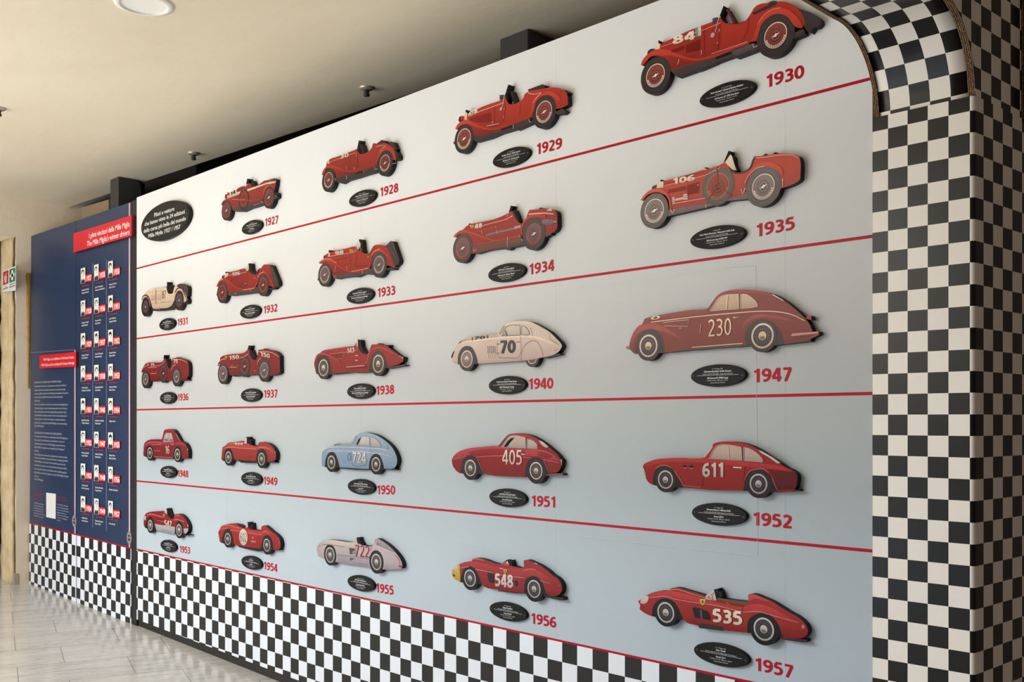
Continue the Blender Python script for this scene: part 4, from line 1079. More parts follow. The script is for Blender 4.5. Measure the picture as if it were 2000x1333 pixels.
c.O('tricolour_band', (110, 150, 128), [(640, 282), (670, 268), (672, 358), (646, 366)], lay=0.0286, sm=False)
c.O('tricolour_white', (222, 206, 188), [(670, 268), (698, 257), (702, 348), (672, 358)], lay=0.0286, sm=False)
c.N('84', (420, 440), (640, 382), 82, bold=0.028)
c.wheel(252, 738, 180, 110, rim=(128, 52, 46)); c.wheel(1425, 345, 209, 122, rim=(128, 52, 46))
# ---- 1935
GAIN = 1.13
c = Car('red racer cutout numbered 106 with a strapped spare wheel, above 1935', 1230, 280, 5, 880, 420)
R5 = (176, 78, 64)
c.B('underbody', (116, 100, 100), [(365, 716), (380, 650), (440, 620), (760, 560), (1130, 470), (1156, 520), (1150, 545), (960, 562), (820, 606), (750, 626), (400, 706)], sm=False)
c.B('filler_cap', (26, 24, 24), [(292, 366), (310, 354), (342, 368), (330, 384)], sm=False); c.B('filler_cap', (26, 24, 24), [(724, 240), (748, 234), (772, 244), (760, 256)], sm=False)
c.B('tail_cap', (26, 24, 24), [(1300, 120), (1326, 102), (1346, 116), (1340, 128), (1306, 130)], sm=False); c.B('tail_cap', (26, 24, 24), [(1398, 100), (1424, 86), (1446, 94), (1444, 108), (1406, 112)], sm=False)
c.B('windscreen', (20, 18, 20), [(918, 182), (965, 72), (990, 80), (940, 188)], sm=False)
c.B('cockpit_side', (22, 20, 20), [(984, 108), (1012, 132), (1018, 200), (1050, 268), (1010, 280)], sm=False)
c.B('headlight', (84, 70, 68), [(212, 446), (222, 420), (260, 404), (290, 430), (250, 448)])
c.B('body', R5, [(320, 440), (330, 370), (430, 345), (600, 300), (760, 252), (860, 222), (925, 185), (955, 215), (985, 258), (1050, 286), (1130, 270), (1180, 235), (1205, 170), (1235, 125), (1300, 122), (1420, 105), (1520, 100), (1600, 110), (1650, 130), (1665, 165), (1665, 350), (1640, 375), (1500, 435), (1440, 445), (1300, 400), (1140, 420), (1120, 505), (960, 545), (760, 592), (440, 642), (388, 662), (385, 560), (350, 505), (290, 478), (230, 480), (170, 510), (130, 562), (108, 556), (140, 510), (190, 465), (240, 442)])
c.B('radiator', (226, 196, 172), [(262, 440), (268, 402), (330, 370), (328, 436)], off=0.0275, sm=False)
c.B('aero_screen', (226, 200, 178), [(930, 186), (984, 108), (1000, 130), (1020, 200), (1042, 266), (1000, 258), (960, 218)], off=0.0272, sm=False)
c.O('bonnet_top', (184, 66, 60), [(335, 372), (430, 347), (600, 302), (760, 254), (862, 224), (920, 196), (930, 215), (880, 240), (740, 310), (620, 342), (430, 393), (332, 414)])
c.L('louvres', (118, 46, 38), 5, *[[(x, 452 - (x - 380) * .2), (x, 492 - (x - 380) * .2)] for x in range(380, 560, 12)], *[[(x, 410 - (x - 560) * .28), (x, 510 - (x - 560) * .22)] for x in range(566, 676, 12)], *[[(x, 330 - (x - 540) * .3), (x + 2, 312 - (x - 540) * .3)] for x in range(500, 720, 12)], sm=False)
c.F('front_fender', (190, 84, 68), [(108, 556), (140, 510), (190, 465), (240, 445), (300, 445), (350, 470), (385, 520), (405, 580), (412, 652), (390, 662), (384, 570), (350, 510), (290, 482), (220, 486), (165, 517), (130, 564)])
c.F('rear_fender', (188, 84, 66), [(1110, 420), (1130, 330), (1190, 250), (1260, 200), (1340, 180), (1430, 200), (1490, 250), (1502, 300), (1475, 312), (1432, 262), (1335, 228), (1240, 240), (1172, 300), (1142, 380), (1135, 430)])
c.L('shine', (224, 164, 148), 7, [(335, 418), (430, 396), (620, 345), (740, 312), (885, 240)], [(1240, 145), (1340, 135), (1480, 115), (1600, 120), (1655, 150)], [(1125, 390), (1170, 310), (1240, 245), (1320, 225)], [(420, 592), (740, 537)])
c.O('exhaust_ports', (208, 180, 168), [(416, 532), (440, 526), (444, 578), (420, 584)], [(444, 545), (530, 525), (534, 548), (446, 566)], [(524, 500), (566, 494), (570, 550), (530, 556)], sm=False, lay=0.0286)
c.L('exhaust_bars', (96, 70, 66), 4, [(418, 548), (444, 542)], [(420, 565), (444, 560)], [(526, 515), (566, 508)], [(528, 532), (568, 526)], sm=False, lay=0.0289)
c.L('brackets', (222, 198, 184), 7, [(405, 655), (422, 690), (440, 648)], [(745, 600), (748, 630)], [(1495, 345), (1496, 425)], [(1090, 450), (1105, 500), (1130, 440)], [(668, 400), (670, 420)], sm=False)
c.N('106', (425, 405), (642, 362), 58, bold=0.028, rgb=(236, 205, 180))
g = (104, 96, 92)
c.wheel(240, 660, 170, 114, rim=(122, 106, 104), ring=(212, 196, 186), tyre=g); c.wheel(1305, 424, 196, 122, rim=(126, 108, 106), ring=(214, 196, 184), tyre=g)
c.wheel(862, 422, 186, 128, rim=(140, 78, 66), ring=(170, 110, 94), hub=(120, 90, 80), tyre=g, name='spare_wheel', off=0.0276)
c.L('spare_strap', (152, 66, 54), 15, [(855, 230), (860, 420), (762, 560)], [(862, 420), (925, 455), (1000, 520)], sm=False)
c.L('cockpit_rim', (92, 72, 70), 15, [(985, 268), (1050, 293), (1130, 276), (1178, 238), (1205, 168), (1228, 125)])
# ---- 1947
GAIN = 1.06
c = Car('dusky red closed coupe cutout numbered 230, above 1947', 1210, 550, 5, 950, 420)
R7 = (138, 76, 68)
c.B('tail_lamp', (150, 78, 72), [(1820, 350), (1840, 334), (1868, 336), (1876, 374), (1842, 372), (1822, 362)], sm=False)
c.B('front_bumper', (178, 112, 104), [(62, 634), (128, 628), (130, 658), (66, 662)], sm=False)
c.B('rear_bumper', (150, 84, 78), [(1850, 495), (1945, 490), (1952, 520), (1900, 545), (1830, 575), (1800, 560)], sm=False)
c.B('exhaust_tip', (70, 60, 60), [(1500, 610), (1850, 568), (1870, 574), (1868, 588), (1500, 628)], sm=False)
c.B('sill', (96, 78, 74), [(480, 690), (700, 655), (1220, 610), (1300, 622), (1160, 640), (900, 656), (790, 668), (700, 672), (480, 694)], sm=False)
c.B('body', R7, [(230, 400), (245, 365), (290, 350), (500, 310), (690, 280), (780, 275), (862, 262), (900, 210), (965, 130), (1030, 98), (1150, 80), (1300, 85), (1420, 105), (1520, 135), (1620, 195), (1720, 275), (1800, 350), (1850, 410), (1880, 480), (1886, 520), (1880, 560), (1830, 578), (1600, 612), (1500, 620), (1400, 640), (1220, 622), (900, 640), (700, 660), (480, 690), (190, 712), (140, 702), (95, 655), (95, 628), (110, 560), (135, 500), (180, 440), (215, 420)])
c.O('bonnet_top', (150, 82, 76), [(245, 395), (250, 368), (290, 352), (500, 312), (690, 282), (780, 277), (858, 268), (855, 310), (700, 340), (480, 365), (310, 392)])
c.O('roof_paint', (164, 82, 80), [(880, 250), (905, 215), (968, 132), (1030, 100), (1150, 82), (1300, 87), (1420, 107), (1520, 137), (1600, 185), (1500, 145), (1400, 125), (1290, 118), (1150, 112), (1010, 128), (965, 160), (915, 232)])
c.O('front_fender', (164, 84, 80), [(100, 600), (112, 560), (137, 500), (182, 442), (250, 418), (340, 414), (420, 437), (490, 477), (560, 522), (620, 585), (560, 545), (480, 510), (420, 490), (370, 478), (310, 468), (240, 478), (190, 505), (150, 550), (130, 600)])
c.O('wheel_arch', (84, 72, 68), [(150, 704), (155, 610), (180, 535), (230, 485), (300, 465), (370, 485), (415, 550), (435, 640), (436, 692)], [(1235, 624), (1225, 530), (1260, 440), (1330, 385), (1400, 368), (1480, 390), (1550, 460), (1590, 540), (1606, 610), (1400, 640)])
c.O('rear_fender', (160, 84, 82), [(1190, 455), (1215, 400), (1280, 345), (1360, 318), (1450, 325), (1600, 352), (1740, 400), (1600, 375), (1460, 352), (1380, 350), (1310, 368), (1250, 410), (1205, 465)])
c.L('waist_line', (226, 200, 176), 8, [(310, 400), (500, 375), (850, 335), (1180, 305), (1380, 292), (1550, 298), (1700, 330), (1812, 386)])
w1 = [(885, 290), (920, 235), (975, 160), (1010, 140), (1165, 125), (1168, 268), (1000, 280)]; w2 = [(1182, 265), (1185, 128), (1240, 130), (1300, 165), (1345, 215), (1352, 245), (1280, 258)]
c.O('side_window', (206, 178, 150), w1); c.O('quarter_window', (206, 178, 152), w2)
c.L('window_frame', (222, 208, 196), 6, w1, w2, closed=True)
c.L('window_post', (226, 200, 172), 16, [(1056, 145), (1046, 272)], sm=False)
c.L('rear_window', (232, 214, 196), 9, [(1495, 128), (1545, 155), (1605, 190)])
c.O('bumper_trim', (204, 146, 132), [(1675, 532), (1690, 510), (1945, 492), (1946, 506), (1692, 536)], sm=False, lay=0.0288)
c.O('bumper_paint', (158, 84, 78), [(1700, 508), (1945, 488), (1947, 520), (1690, 538)], sm=False, lay=0.0285)
c.L('trim_lines', (212, 172, 154), 6, [(798, 410), (788, 508)], [(425, 405), (560, 385), (680, 375), (668, 440), (440, 436)], [(1115, 352), (1165, 352)], [(582, 457), (610, 459)], sm=False)
c.L('door_handle', (226, 206, 186), 12, [(1115, 355), (1132, 354)], sm=False)
c.L('rocker_trim', (222, 180, 160), 9, [(710, 645), (1000, 622), (1206, 606)])
c.N('230', (870, 540), (1094, 524), 165, bold=0.0, rgb=(236, 208, 182)); c.N('0', (310, 380), (400, 365), 34, bold=0.02, rgb=(236, 208, 182))
for a in ((283, 630, 146, 110), (1397, 532, 160, 124)): c.wheel(*a, style='disc', rim=(84, 72, 82), ring=(216, 196, 176), hub=(214, 190, 160), tyre=(84, 70, 72))
# ---- 1952
GAIN = 0.97
c = Car('red fastback coupe cutout numbered 611, above 1952', 1230, 850, 5, 880, 350)
c.B('exhaust_pipe', (50, 44, 48), [(1440, 545), (1655, 535), (1657, 552), (1440, 562)], sm=False)
c.B('body', (160, 46, 40), [(126, 310), (140, 285), (180, 264), (240, 242), (350, 230), (500, 228), (705, 224), (740, 186), (780, 130), (815, 90), (870, 70), (960, 65), (1080, 75), (1180, 105), (1260, 145), (1350, 205), (1440, 265), (1540, 325), (1600, 355), (1630, 395), (1632, 450), (1612, 530), (1600, 545), (1460, 556), (1300, 560), (1120, 547), (800, 540), (540, 517), (400, 510), (230, 489), (190, 470), (155, 420), (138, 360)])
c.O('tail_paint', (104, 32, 36), [(1350, 335), (1600, 362), (1627, 400), (1608, 532), (1440, 540), (1400, 430)])
c.O('upper_paint', (188, 60, 56), [(132, 305), (145, 285), (240, 245), (350, 232), (500, 230), (705, 227), (760, 222), (1110, 262), (1320, 285), (1450, 300), (1545, 330), (1602, 358), (1500, 352), (1350, 330), (1150, 312), (900, 288), (700, 272), (500, 262), (350, 268), (250, 288), (150, 312)])
c.O('roof_paint', (180, 54, 50), [(740, 218), (780, 150), (830, 95), (880, 74), (960, 68), (1080, 78), (1180, 108), (1260, 148), (1320, 240), (1300, 268), (1240, 185), (1180, 140), (1090, 116), (960, 96), (870, 100), (830, 130), (775, 230)])
c.O('wheel_arch', (52, 40, 42), [(226, 489), (230, 400), (265, 330), (330, 305), (400, 320), (450, 390), (500, 470), (525, 517), (400, 510)], [(1110, 547), (1130, 440), (1180, 360), (1240, 335), (1320, 345), (1370, 400), (1410, 480), (1440, 556), (1300, 560)])
c.L('arch_shine', (196, 120, 116), 7, [(252, 330), (300, 303), (360, 298), (415, 325)], [(1120, 440), (1170, 360), (1235, 335), (1310, 335), (1355, 370)], [(440, 350), (500, 440), (530, 495), (700, 512)], [(1395, 420), (1420, 490), (1445, 540)])
w1 = [(775, 230), (840, 120), (880, 100), (960, 98), (1090, 120), (1100, 250), (950, 240)]; w2 = [(1114, 122), (1180, 140), (1250, 185), (1300, 245), (1302, 266), (1116, 252)]
c.O('side_window', (206, 178, 158), w1); c.O('quarter_window', (204, 176, 160), w2)
c.L('window_frame', (186, 172, 178), 8, w1, w2, closed=True)
c.L('window_post', (224, 200, 180), 10, [(965, 108), (972, 242)], sm=False)
c.O('windscreen', (212, 200, 192), [(708, 222), (745, 178), (812, 92), (806, 125), (770, 175), (735, 220)], sm=False)
c.O('rear_window', (222, 212, 204), [(1256, 145), (1300, 165), (1400, 222), (1475, 275), (1440, 278), (1350, 212), (1290, 180)], sm=False)
c.L('door_handle', (222, 204, 192), 13, [(1012, 316), (1096, 322)], sm=False)
c.O('side_vent', (40, 24, 24), [(515, 305), (535, 296), (556, 306), (552, 322), (530, 320)], [(582, 306), (605, 298), (628, 312), (622, 328), (598, 324)])
c.L('vent_shine', (224, 190, 176), 5, [(525, 318), (542, 324), (556, 318)], [(592, 323), (610, 330), (626, 322)])
c.L('door_seam', (122, 36, 34), 4, [(715, 280), (712, 500)], [(1128, 300), (1110, 450)])
c.L('grille_rim', (220, 196, 186), 8, [(126, 312), (145, 350), (160, 420)])
c.N('611', (712, 413), (916, 412), 140, bold=0.028, rgb=(204, 190, 184))
for a in ((350, 437, 124, 90), (1258, 478, 140, 98)): c.wheel(*a, style='disc', rim=(58, 52, 66), ring=(200, 186, 176), hub=(196, 184, 178), tyre=(56, 46, 50))
# ---- 1957
GAIN = 0.97
c = Car('red open racer cutout numbered 535 with a brown cockpit, above 1957', 1230, 1113, 5, 900, 450)
c.B('cockpit', (122, 78, 50), [(845, 274), (1000, 298), (1155, 316), (1155, 360), (1000, 350), (845, 320)], sm=False)
c.B('exhaust_pipe', (62, 54, 60), [(1480, 655), (1610, 678), (1722, 684), (1730, 700), (1722, 716), (1690, 714), (1490, 685)], sm=False)
c.B('silencer', (58, 50, 54), [(665, 536), (700, 522), (912, 560), (912, 600), (680, 572)], sm=False, off=0.0275)
c.B('steering_wheel', (26, 22, 24), [(858, 214), (884, 210), (902, 272), (868, 280)], sm=False)
c.B('screen_frame', (24, 20, 22), [(822, 196), (866, 185), (852, 300), (836, 300)], sm=False)
c.B('body', (170, 50, 44), [(80, 310), (130, 280), (190, 240), (280, 212), (378, 205), (400, 186), (450, 178), (560, 205), (740, 262), (830, 310), (940, 326), (1030, 346), (1120, 356), (1155, 325), (1155, 250), (1185, 238), (1300, 275), (1400, 320), (1480, 370), (1560, 420), (1640, 465), (1710, 530), (1738, 590), (1735, 630), (1700, 665), (1600, 676), (1490, 666), (1200, 626), (900, 592), (660, 547), (560, 522), (520, 490), (400, 480), (215, 457), (130, 417), (95, 387), (100, 350)])
c.O('lower_paint', (146, 40, 38), [(540, 470), (700, 490), (900, 530), (1140, 570), (1150, 614), (900, 588), (660, 543), (565, 520)], [(1480, 560), (1700, 600), (1732, 605), (1730, 632), (1698, 662), (1600, 672), (1492, 662)])
c.O('upper_paint', (198, 66, 60), [(185, 248), (280, 215), (380, 209), (560, 242), (740, 292), (900, 337), (1110, 367), (1160, 347), (1260, 337), (1380, 372), (1500, 432), (1645, 518), (1400, 448), (1200, 414), (1000, 390), (800, 347), (600, 304), (450, 276), (330, 264), (190, 275)])
c.O('headlight', (226, 200, 184), [(104, 302), (150, 266), (182, 258), (180, 298), (150, 334), (106, 332)])
c.O('wheel_arch', (36, 32, 34), [(213, 457), (235, 350), (290, 295), (360, 285), (430, 315), (480, 390), (522, 492), (400, 482)], [(1150, 618), (1150, 530), (1190, 460), (1270, 432), (1370, 450), (1440, 520), (1475, 600), (1490, 667), (1300, 640)])
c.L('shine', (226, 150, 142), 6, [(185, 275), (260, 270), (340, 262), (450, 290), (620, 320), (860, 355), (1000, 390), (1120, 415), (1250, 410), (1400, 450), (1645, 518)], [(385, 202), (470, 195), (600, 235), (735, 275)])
c.O('rear_headrest', (206, 84, 74), [(1158, 322), (1160, 255), (1190, 242), (1300, 278), (1400, 324), (1300, 300), (1220, 285), (1180, 300)])
o = c.O('windscreen', (228, 206, 194), [(738, 290), (745, 255), (825, 200), (852, 306)], sm=False, lay=0.0288)
c.L('screen_print', (178, 52, 58), 9, [(760, 280), (775, 262), (790, 288)], [(795, 240), (812, 258), (806, 290), (826, 292)], [(815, 225), (822, 245)], sm=False, lay=0.0292, parent=o)
c.O('side_vent', (42, 34, 38), [(612, 375), (635, 368), (755, 405), (780, 440), (787, 494), (640, 470)], lay=0.0286, sm=False)
c.L('vent_bar', (118, 104, 112), 16, [(697, 395), (705, 482)], sm=False)
c.L('door_line', (120, 34, 34), 4, [(1100, 355), (1100, 420)], [(850, 305), (940, 325), (1030, 345), (1120, 358)])
c.O('mirror_fin', (200, 76, 70), [(940, 318), (962, 318), (1000, 345), (960, 352)], sm=False, lay=0.0286)
c.shield(715, 318, 52, 72)
c.N('535', (812, 512), (1102, 548), 134, bold=0.028)
c.E('tail_lamp', (206, 130, 126), 1697, 560, 20)
for a in ((353, 420, 138, 101), (1310, 583, 158, 113)): c.wheel(*a, style='disc', rim=(62, 56, 66), ring=(206, 196, 186), hub=(206, 194, 188), tyre=(36, 33, 37))
S4 = 7.404
# ---- 1929
GAIN = 1.00
c = Car('red open tourer cutout with a small white plate on its bonnet, above 1929', 870, 160, S4, 900, 450)
c.B('underbody', DARK, [(400, 790), (590, 740), (800, 670), (980, 600), (1200, 515), (1280, 490), (1292, 560), (1240, 597), (1030, 692), (990, 687), (800, 742), (640, 812), (440, 867), (410, 842)], sm=False)
c.B('crank_hook', (110, 60, 56), [(110, 880), (140, 845), (160, 900), (125, 902)], sm=False)
c.B('rear_bracket', (76, 66, 68), [(1580, 440), (1690, 385), (1742, 428), (1700, 462), (1600, 472)], sm=False)
c.B('tail_lamp', (44, 36, 38), [(1730, 118), (1782, 150), (1764, 175), (1735, 150)], sm=False)
c.B('folded_hood', (66, 54, 54), [(1188, 112), (1400, 34), (1440, 48), (1432, 95), (1210, 150)], sm=False)
c.B('windscreen', (18, 17, 18), [(858, 200), (880, 130), (908, 38), (942, 48), (906, 200), (918, 245), (890, 285)], sm=False)
c.B('steering_wheel', (44, 34, 34), [(928, 140), (962, 132), (1032, 316), (990, 322)], sm=False)
c.B('scuttle_lamp', (76, 76, 98), [(780, 190), (835, 186), (842, 220), (785, 255)], sm=False)
c.B('headlight', (52, 44, 48), [(188, 560), (198, 510), (235, 492), (268, 500), (270, 552), (235, 575), (200, 578)])
c.B('radiator_cap', (24, 22, 22), [(288, 440), (296, 402), (318, 408), (334, 438), (312, 458)], sm=False)
c.B('body', (184, 60, 48), [(315, 555), (330, 490), (470, 390), (640, 320), (800, 262), (862, 205), (882, 262), (920, 318), (1000, 322), (1060, 290), (1120, 240), (1145, 180), (1200, 140), (1350, 110), (1480, 85), (1580, 80), (1700, 115), (1755, 170), (1772, 330), (1700, 370), (1600, 392), (1500, 400), (1330, 420), (1290, 460), (1270, 490), (1200, 532), (980, 612), (800, 692), (590, 762), (400, 782), (370, 690), (300, 620), (220, 640), (170, 690), (145, 682), (170, 630), (210, 590), (270, 555)])
c.B('radiator', (240, 206, 160), [(270, 552), (276, 480), (300, 440), (318, 450), (318, 548)], off=0.0275, sm=False)
c.O('lamp_paint', (186, 62, 52), [(226, 556), (226, 500), (258, 492), (280, 520), (270, 552)], lay=0.0276)
c.O('bonnet_side', (170, 56, 46), [(335, 510), (500, 436), (720, 356), (850, 306), (870, 420), (840, 600), (700, 660), (600, 655), (500, 620), (400, 575), (340, 548)])
c.O('valance', (146, 50, 44), [(372, 640), (460, 665), (560, 690), (700, 700), (800, 690), (590, 760), (402, 780)])
c.O('rack_slots', (24, 22, 22), [(805, 682), (975, 622), (975, 650), (805, 708)], [(1205, 532), (1272, 505), (1280, 550), (1222, 575)], sm=False)
c.O('white_plate', (228, 214, 196), [(328, 480), (335, 462), (372, 420), (465, 396), (468, 445), (335, 492)], sm=False, lay=0.0286)
c.N('12', (365, 480), (422, 462), 42, rgb=(52, 44, 40), bold=0.02)
c.F('front_fender', (202, 70, 52), [(145, 682), (170, 630), (210, 590), (270, 555), (340, 555), (420, 600), (500, 640), (600, 668), (700, 673), (800, 648), (1190, 508), (1235, 440), (1260, 330), (1310, 250), (1380, 180), (1460, 140), (1560, 150), (1640, 200), (1672, 258), (1640, 274), (1560, 212), (1460, 190), (1380, 210), (1315, 280), (1285, 400), (1245, 490), (1180, 532), (800, 672), (700, 698), (600, 693), (480, 658), (380, 622), (300, 607), (230, 627), (170, 692)])
c.L('shine', (232, 176, 158), 11, [(1195, 160), (1280, 180), (1390, 155)], [(1265, 305), (1320, 230), (1385, 165)], [(335, 505), (500, 430), (720, 350), (850, 300)])
c.L('louvres', (116, 32, 28), 6, *[[(x, 520 - (x - 360) * .28), (x + 2, 560 + (x - 360) * .28 if x < 480 else 595 - (x - 480) * .1)] for x in range(365, 670, 17)], sm=False)
c.L('door_seam', (124, 40, 36), 5, [(712, 355), (716, 640)], [(870, 330), (845, 590)], [(1090, 300), (1075, 480)])
c.L('mirror_arm', (204, 190, 184), 14, [(858, 185), (838, 320), (814, 402)], sm=False); c.E('mirror', (196, 176, 168), 804, 395, 24)
c.L('handles', (214, 186, 172), 9, [(686, 570), (690, 600)], [(858, 378), (852, 405)], [(848, 495), (845, 520)], [(600, 640), (780, 605)], [(1210, 540), (1220, 580), (1240, 585)], [(985, 620), (985, 685)], sm=False)
c.wheel(270, 825, 206, 144, rim=(134, 54, 50)); c.wheel(1428, 435, 236, 154, rim=(134, 54, 50))
# ---- 1934
GAIN = 0.98
c = Car('red racer cutout numbered 48 with a long side exhaust, above 1934', 870, 390, S4, 880, 480)
c.B('underbody', (90, 74, 74), [(375, 782), (390, 690), (760, 640), (1140, 560), (1166, 650), (960, 692), (780, 712), (600, 735), (540, 755), (460, 782)], sm=False)
cc = c.p(905, 618); prism('spare_wheel', circle(cc[0], cc[1], c.m(905, 112), 40), -0.0266, -0.0005, paint((88, 74, 76)), BLACK, c.root)
c.B('windscreen', (18, 17, 18), [(916, 178), (945, 85), (977, 94), (945, 185)], sm=False)
c.B('steering_wheel', (30, 26, 28), [(966, 162), (998, 150), (1045, 260), (1062, 325), (1020, 300)], sm=False)
c.B('filler_cap', (26, 24, 24), [(328, 362), (350, 345), (378, 358), (360, 372)], sm=False); c.B('tail_cap', (26, 24, 24), [(1345, 140), (1375, 114), (1408, 132), (1400, 145)], sm=False)
c.B('rear_bracket', (90, 80, 80), [(1440, 500), (1520, 480), (1530, 505), (1490, 520), (1450, 545)], sm=False)
c.B('body', (164, 60, 52), [(260, 430), (300, 390), (350, 360), (520, 325), (700, 285), (820, 240), (915, 190), (965, 165), (985, 210), (1020, 280), (1060, 330), (1110, 352), (1160, 290), (1188, 205), (1215, 150), (1330, 140), (1450, 130), (1560, 150), (1605, 182), (1618, 300), (1615, 400), (1590, 450), (1500, 500), (1400, 500), (1200, 500), (1100, 520), (1100, 592), (760, 702), (400, 782), (385, 680), (330, 540), (230, 500), (170, 520), (120, 542), (150, 500), (200, 455)])
c.O('bonnet_top', (182, 58, 58), [(300, 412), (350, 365), (520, 330), (700, 290), (820, 245), (915, 195), (960, 172), (975, 225), (880, 285), (700, 330), (530, 378), (380, 410)])
c.O('lower_paint', (122, 74, 66), [(390, 690), (700, 610), (1070, 540), (1098, 590), (1090, 630), (760, 700), (540, 750), (380, 782)])
c.O('tail_top', (178, 66, 60), [(1196, 240), (1218, 155), (1330, 144), (1450, 134), (1560, 154), (1602, 186), (1610, 240), (1450, 210), (1300, 205)])
c.F('front_fender', (190, 74, 62), [(118, 537), (150, 497), (200, 457), (270, 440), (340, 455), (450, 490), (600, 540), (700, 575), (780, 573), (1070, 514), (1088, 540), (800, 602), (700, 603), (600, 575), (450, 525), (340, 487), (250, 482), (190, 504), (150, 542)])
c.F('rear_fender', (184, 72, 62), [(1090, 430), (1110, 350), (1170, 270), (1250, 220), (1330, 205), (1450, 230), (1445, 265), (1335, 250), (1240, 264), (1160, 325), (1122, 405), (1112, 500), (1082, 512)])
c.L('shine', (232, 180, 164), 12, [(530, 382), (700, 335), (880, 287), (978, 235)]); c.L('tail_shine', (232, 184, 170), 18, [(1208, 215), (1300, 205), (1450, 198), (1570, 212)])
c.L('exhaust', (140, 122, 130), 30, [(590, 518), (750, 478), (1000, 420)], sm=False, lay=0.0281); c.L('exhaust', (178, 158, 162), 40, [(1000, 412), (1092, 388)], sm=False, lay=0.0282)
c.O('silencer', (132, 112, 122), [(1392, 312), (1410, 295), (1560, 290), (1572, 340), (1540, 360), (1420, 356)], lay=0.0286); c.O('silencer_tip', (176, 156, 160), [(1570, 306), (1612, 310), (1610, 330), (1570, 336)], lay=0.0286)
c.L('brackets', (214, 188, 176), 9, [(910, 180), (896, 258)], [(900, 540), (903, 690)], [(402, 720), (425, 752), (450, 715)], [(730, 385), (738, 410)], [(750, 440), (752, 495)], [(530, 450), (530, 495)], [(1070, 515), (1075, 548)], [(1100, 575), (1115, 600)], sm=False)
c.L('panel_line', (190, 110, 96), 5, [(395, 672), (560, 630), (700, 600)], [(440, 468), (600, 430), (740, 395), (745, 440)], sm=False)
c.N('48', (425, 428), (537, 405), 68, bold=0.028); c.N('4', (1470, 172), (1548, 165), 34, bold=0.022)
c.shield(388, 393, 54, 56)
for a in ((250, 705, 211, 147), (1280, 497, 234, 152)): c.wheel(*a, rim=(112, 94, 98), ring=(186, 78, 72), hub=(236, 214, 188), tyre=(84, 74, 74))
c.E('hub_cap_paint', (176, 48, 50), 240, 690, 36, lay=0.0278); c.E('hub_cap_paint', (176, 48, 50), 1268, 482, 38, lay=0.0278)
# ---- 1940
GAIN = 0.96
c = Car('cream streamlined coupe cutout numbered 70, above 1940', 870, 610, S4, 880, 480)
K = (222, 198, 184)
c.B('exhaust_pipe', (90, 78, 76), [(1380, 650), (1640, 602), (1672, 612), (1440, 668)], sm=False)
w = c.wheel(1252, 655, 140, 98, style='disc', rim=(112, 94, 96), ring=(224, 200, 184), tyre=(86, 76, 78), off=0.0262)
c.B('body', K, [(92, 655), (110, 600), (135, 530), (170, 470), (200, 430), (240, 400), (330, 372), (480, 347), (640, 330), (745, 312), (775, 280), (805, 235), (850, 188), (910, 155), (1000, 135), (1120, 128), (1240, 145), (1330, 185), (1430, 240), (1520, 300), (1600, 380), (1678, 470), (1685, 500), (1640, 570), (1560, 617), (1400, 657), (1150, 702), (900, 722), (480, 747), (200, 757), (130, 742), (95, 702)])
c.O('bonnet_top', (196, 178, 166), [(200, 450), (245, 405), (330, 375), (480, 350), (640, 333), (745, 316), (775, 360), (600, 375), (400, 402), (260, 432)])
c.O('lower_paint', (212, 182, 172), [(470, 700), (900, 670), (1150, 650), (1400, 600), (1560, 560), (1640, 540), (1640, 570), (1560, 614), (1400, 654), (1150, 699), (900, 719), (482, 744)], [(100, 660), (180, 680), (178, 750), (132, 740), (98, 702)])
c.O('waist_paint', (240, 216, 190), [(215, 462), (260, 432), (400, 402), (600, 377), (770, 362), (1090, 340), (1300, 350), (1450, 395), (1600, 462), (1680, 486), (1680, 504), (1590, 490), (1450, 430), (1300, 378), (1090, 364), (780, 385), (500, 412), (300, 440)])
c.O('roof_paint', (238, 214, 190), [(850, 195), (910, 158), (1000, 138), (1120, 131), (1240, 148), (1330, 188), (1430, 243), (1400, 245), (1300, 205), (1200, 178), (1090, 170), (950, 180), (880, 205)])
c.O('wheel_arch', (82, 72, 70), [(180, 756), (180, 660), (210, 560), (260, 505), (320, 490), (380, 510), (430, 590), (465, 700), (472, 748)])
c.O('grille', (60, 50, 50), [(86, 640), (112, 578), (132, 556), (112, 620), (96, 672)], [(183, 462), (235, 404), (216, 440)], sm=False, lay=0.0286)
w1 = [(820, 345), (860, 250), (895, 205), (1080, 190), (1085, 335), (950, 340)]; w2 = [(1098, 325), (1105, 200), (1150, 210), (1200, 265), (1218, 310), (1200, 328)]
c.O('side_window', (214, 200, 186), w1); c.O('quarter_window', (214, 200, 188), w2); c.L('window_frame', (112, 100, 98), 6, w1, w2, closed=True)
c.L('windscreen', (140, 124, 118), 6, [(778, 318), (800, 270), (850, 195), (858, 215), (815, 290), (785, 325)])
c.L('steering_wheel', (88, 76, 74), 14, [(868, 265), (895, 338)], sm=False); c.L('steering_wheel', (120, 100, 92), 6, [(835, 335), (880, 300)], sm=False)
c.L('panel_lines', (120, 106, 104), 5, [(1095, 692), (1105, 580), (1150, 480), (1220, 425), (1290, 415), (1350, 460), (1390, 550), (1415, 647)], [(752, 410), (752, 600), (780, 662), (1050, 665), (1085, 600), (1090, 350)], [(1225, 225), (1245, 270), (1258, 340)], [(1500, 300), (1520, 400), (1640, 470)])
c.L('louvres', (112, 98, 96), 8, *[[(x, 488), (x + 6, 540), (x + 2, 596)] for x in (614, 641, 667, 692, 716)]); c.L('louvre_shine', (242, 208, 186), 8, *[[(x + 4, 598), (x + 10, 665)] for x in (614, 641, 667, 692, 716)])
c.L('hinges', (104, 88, 86), 8, [(745, 465), (790, 461)], [(740, 597), (782, 592)], [(1025, 435), (1078, 432)], sm=False)
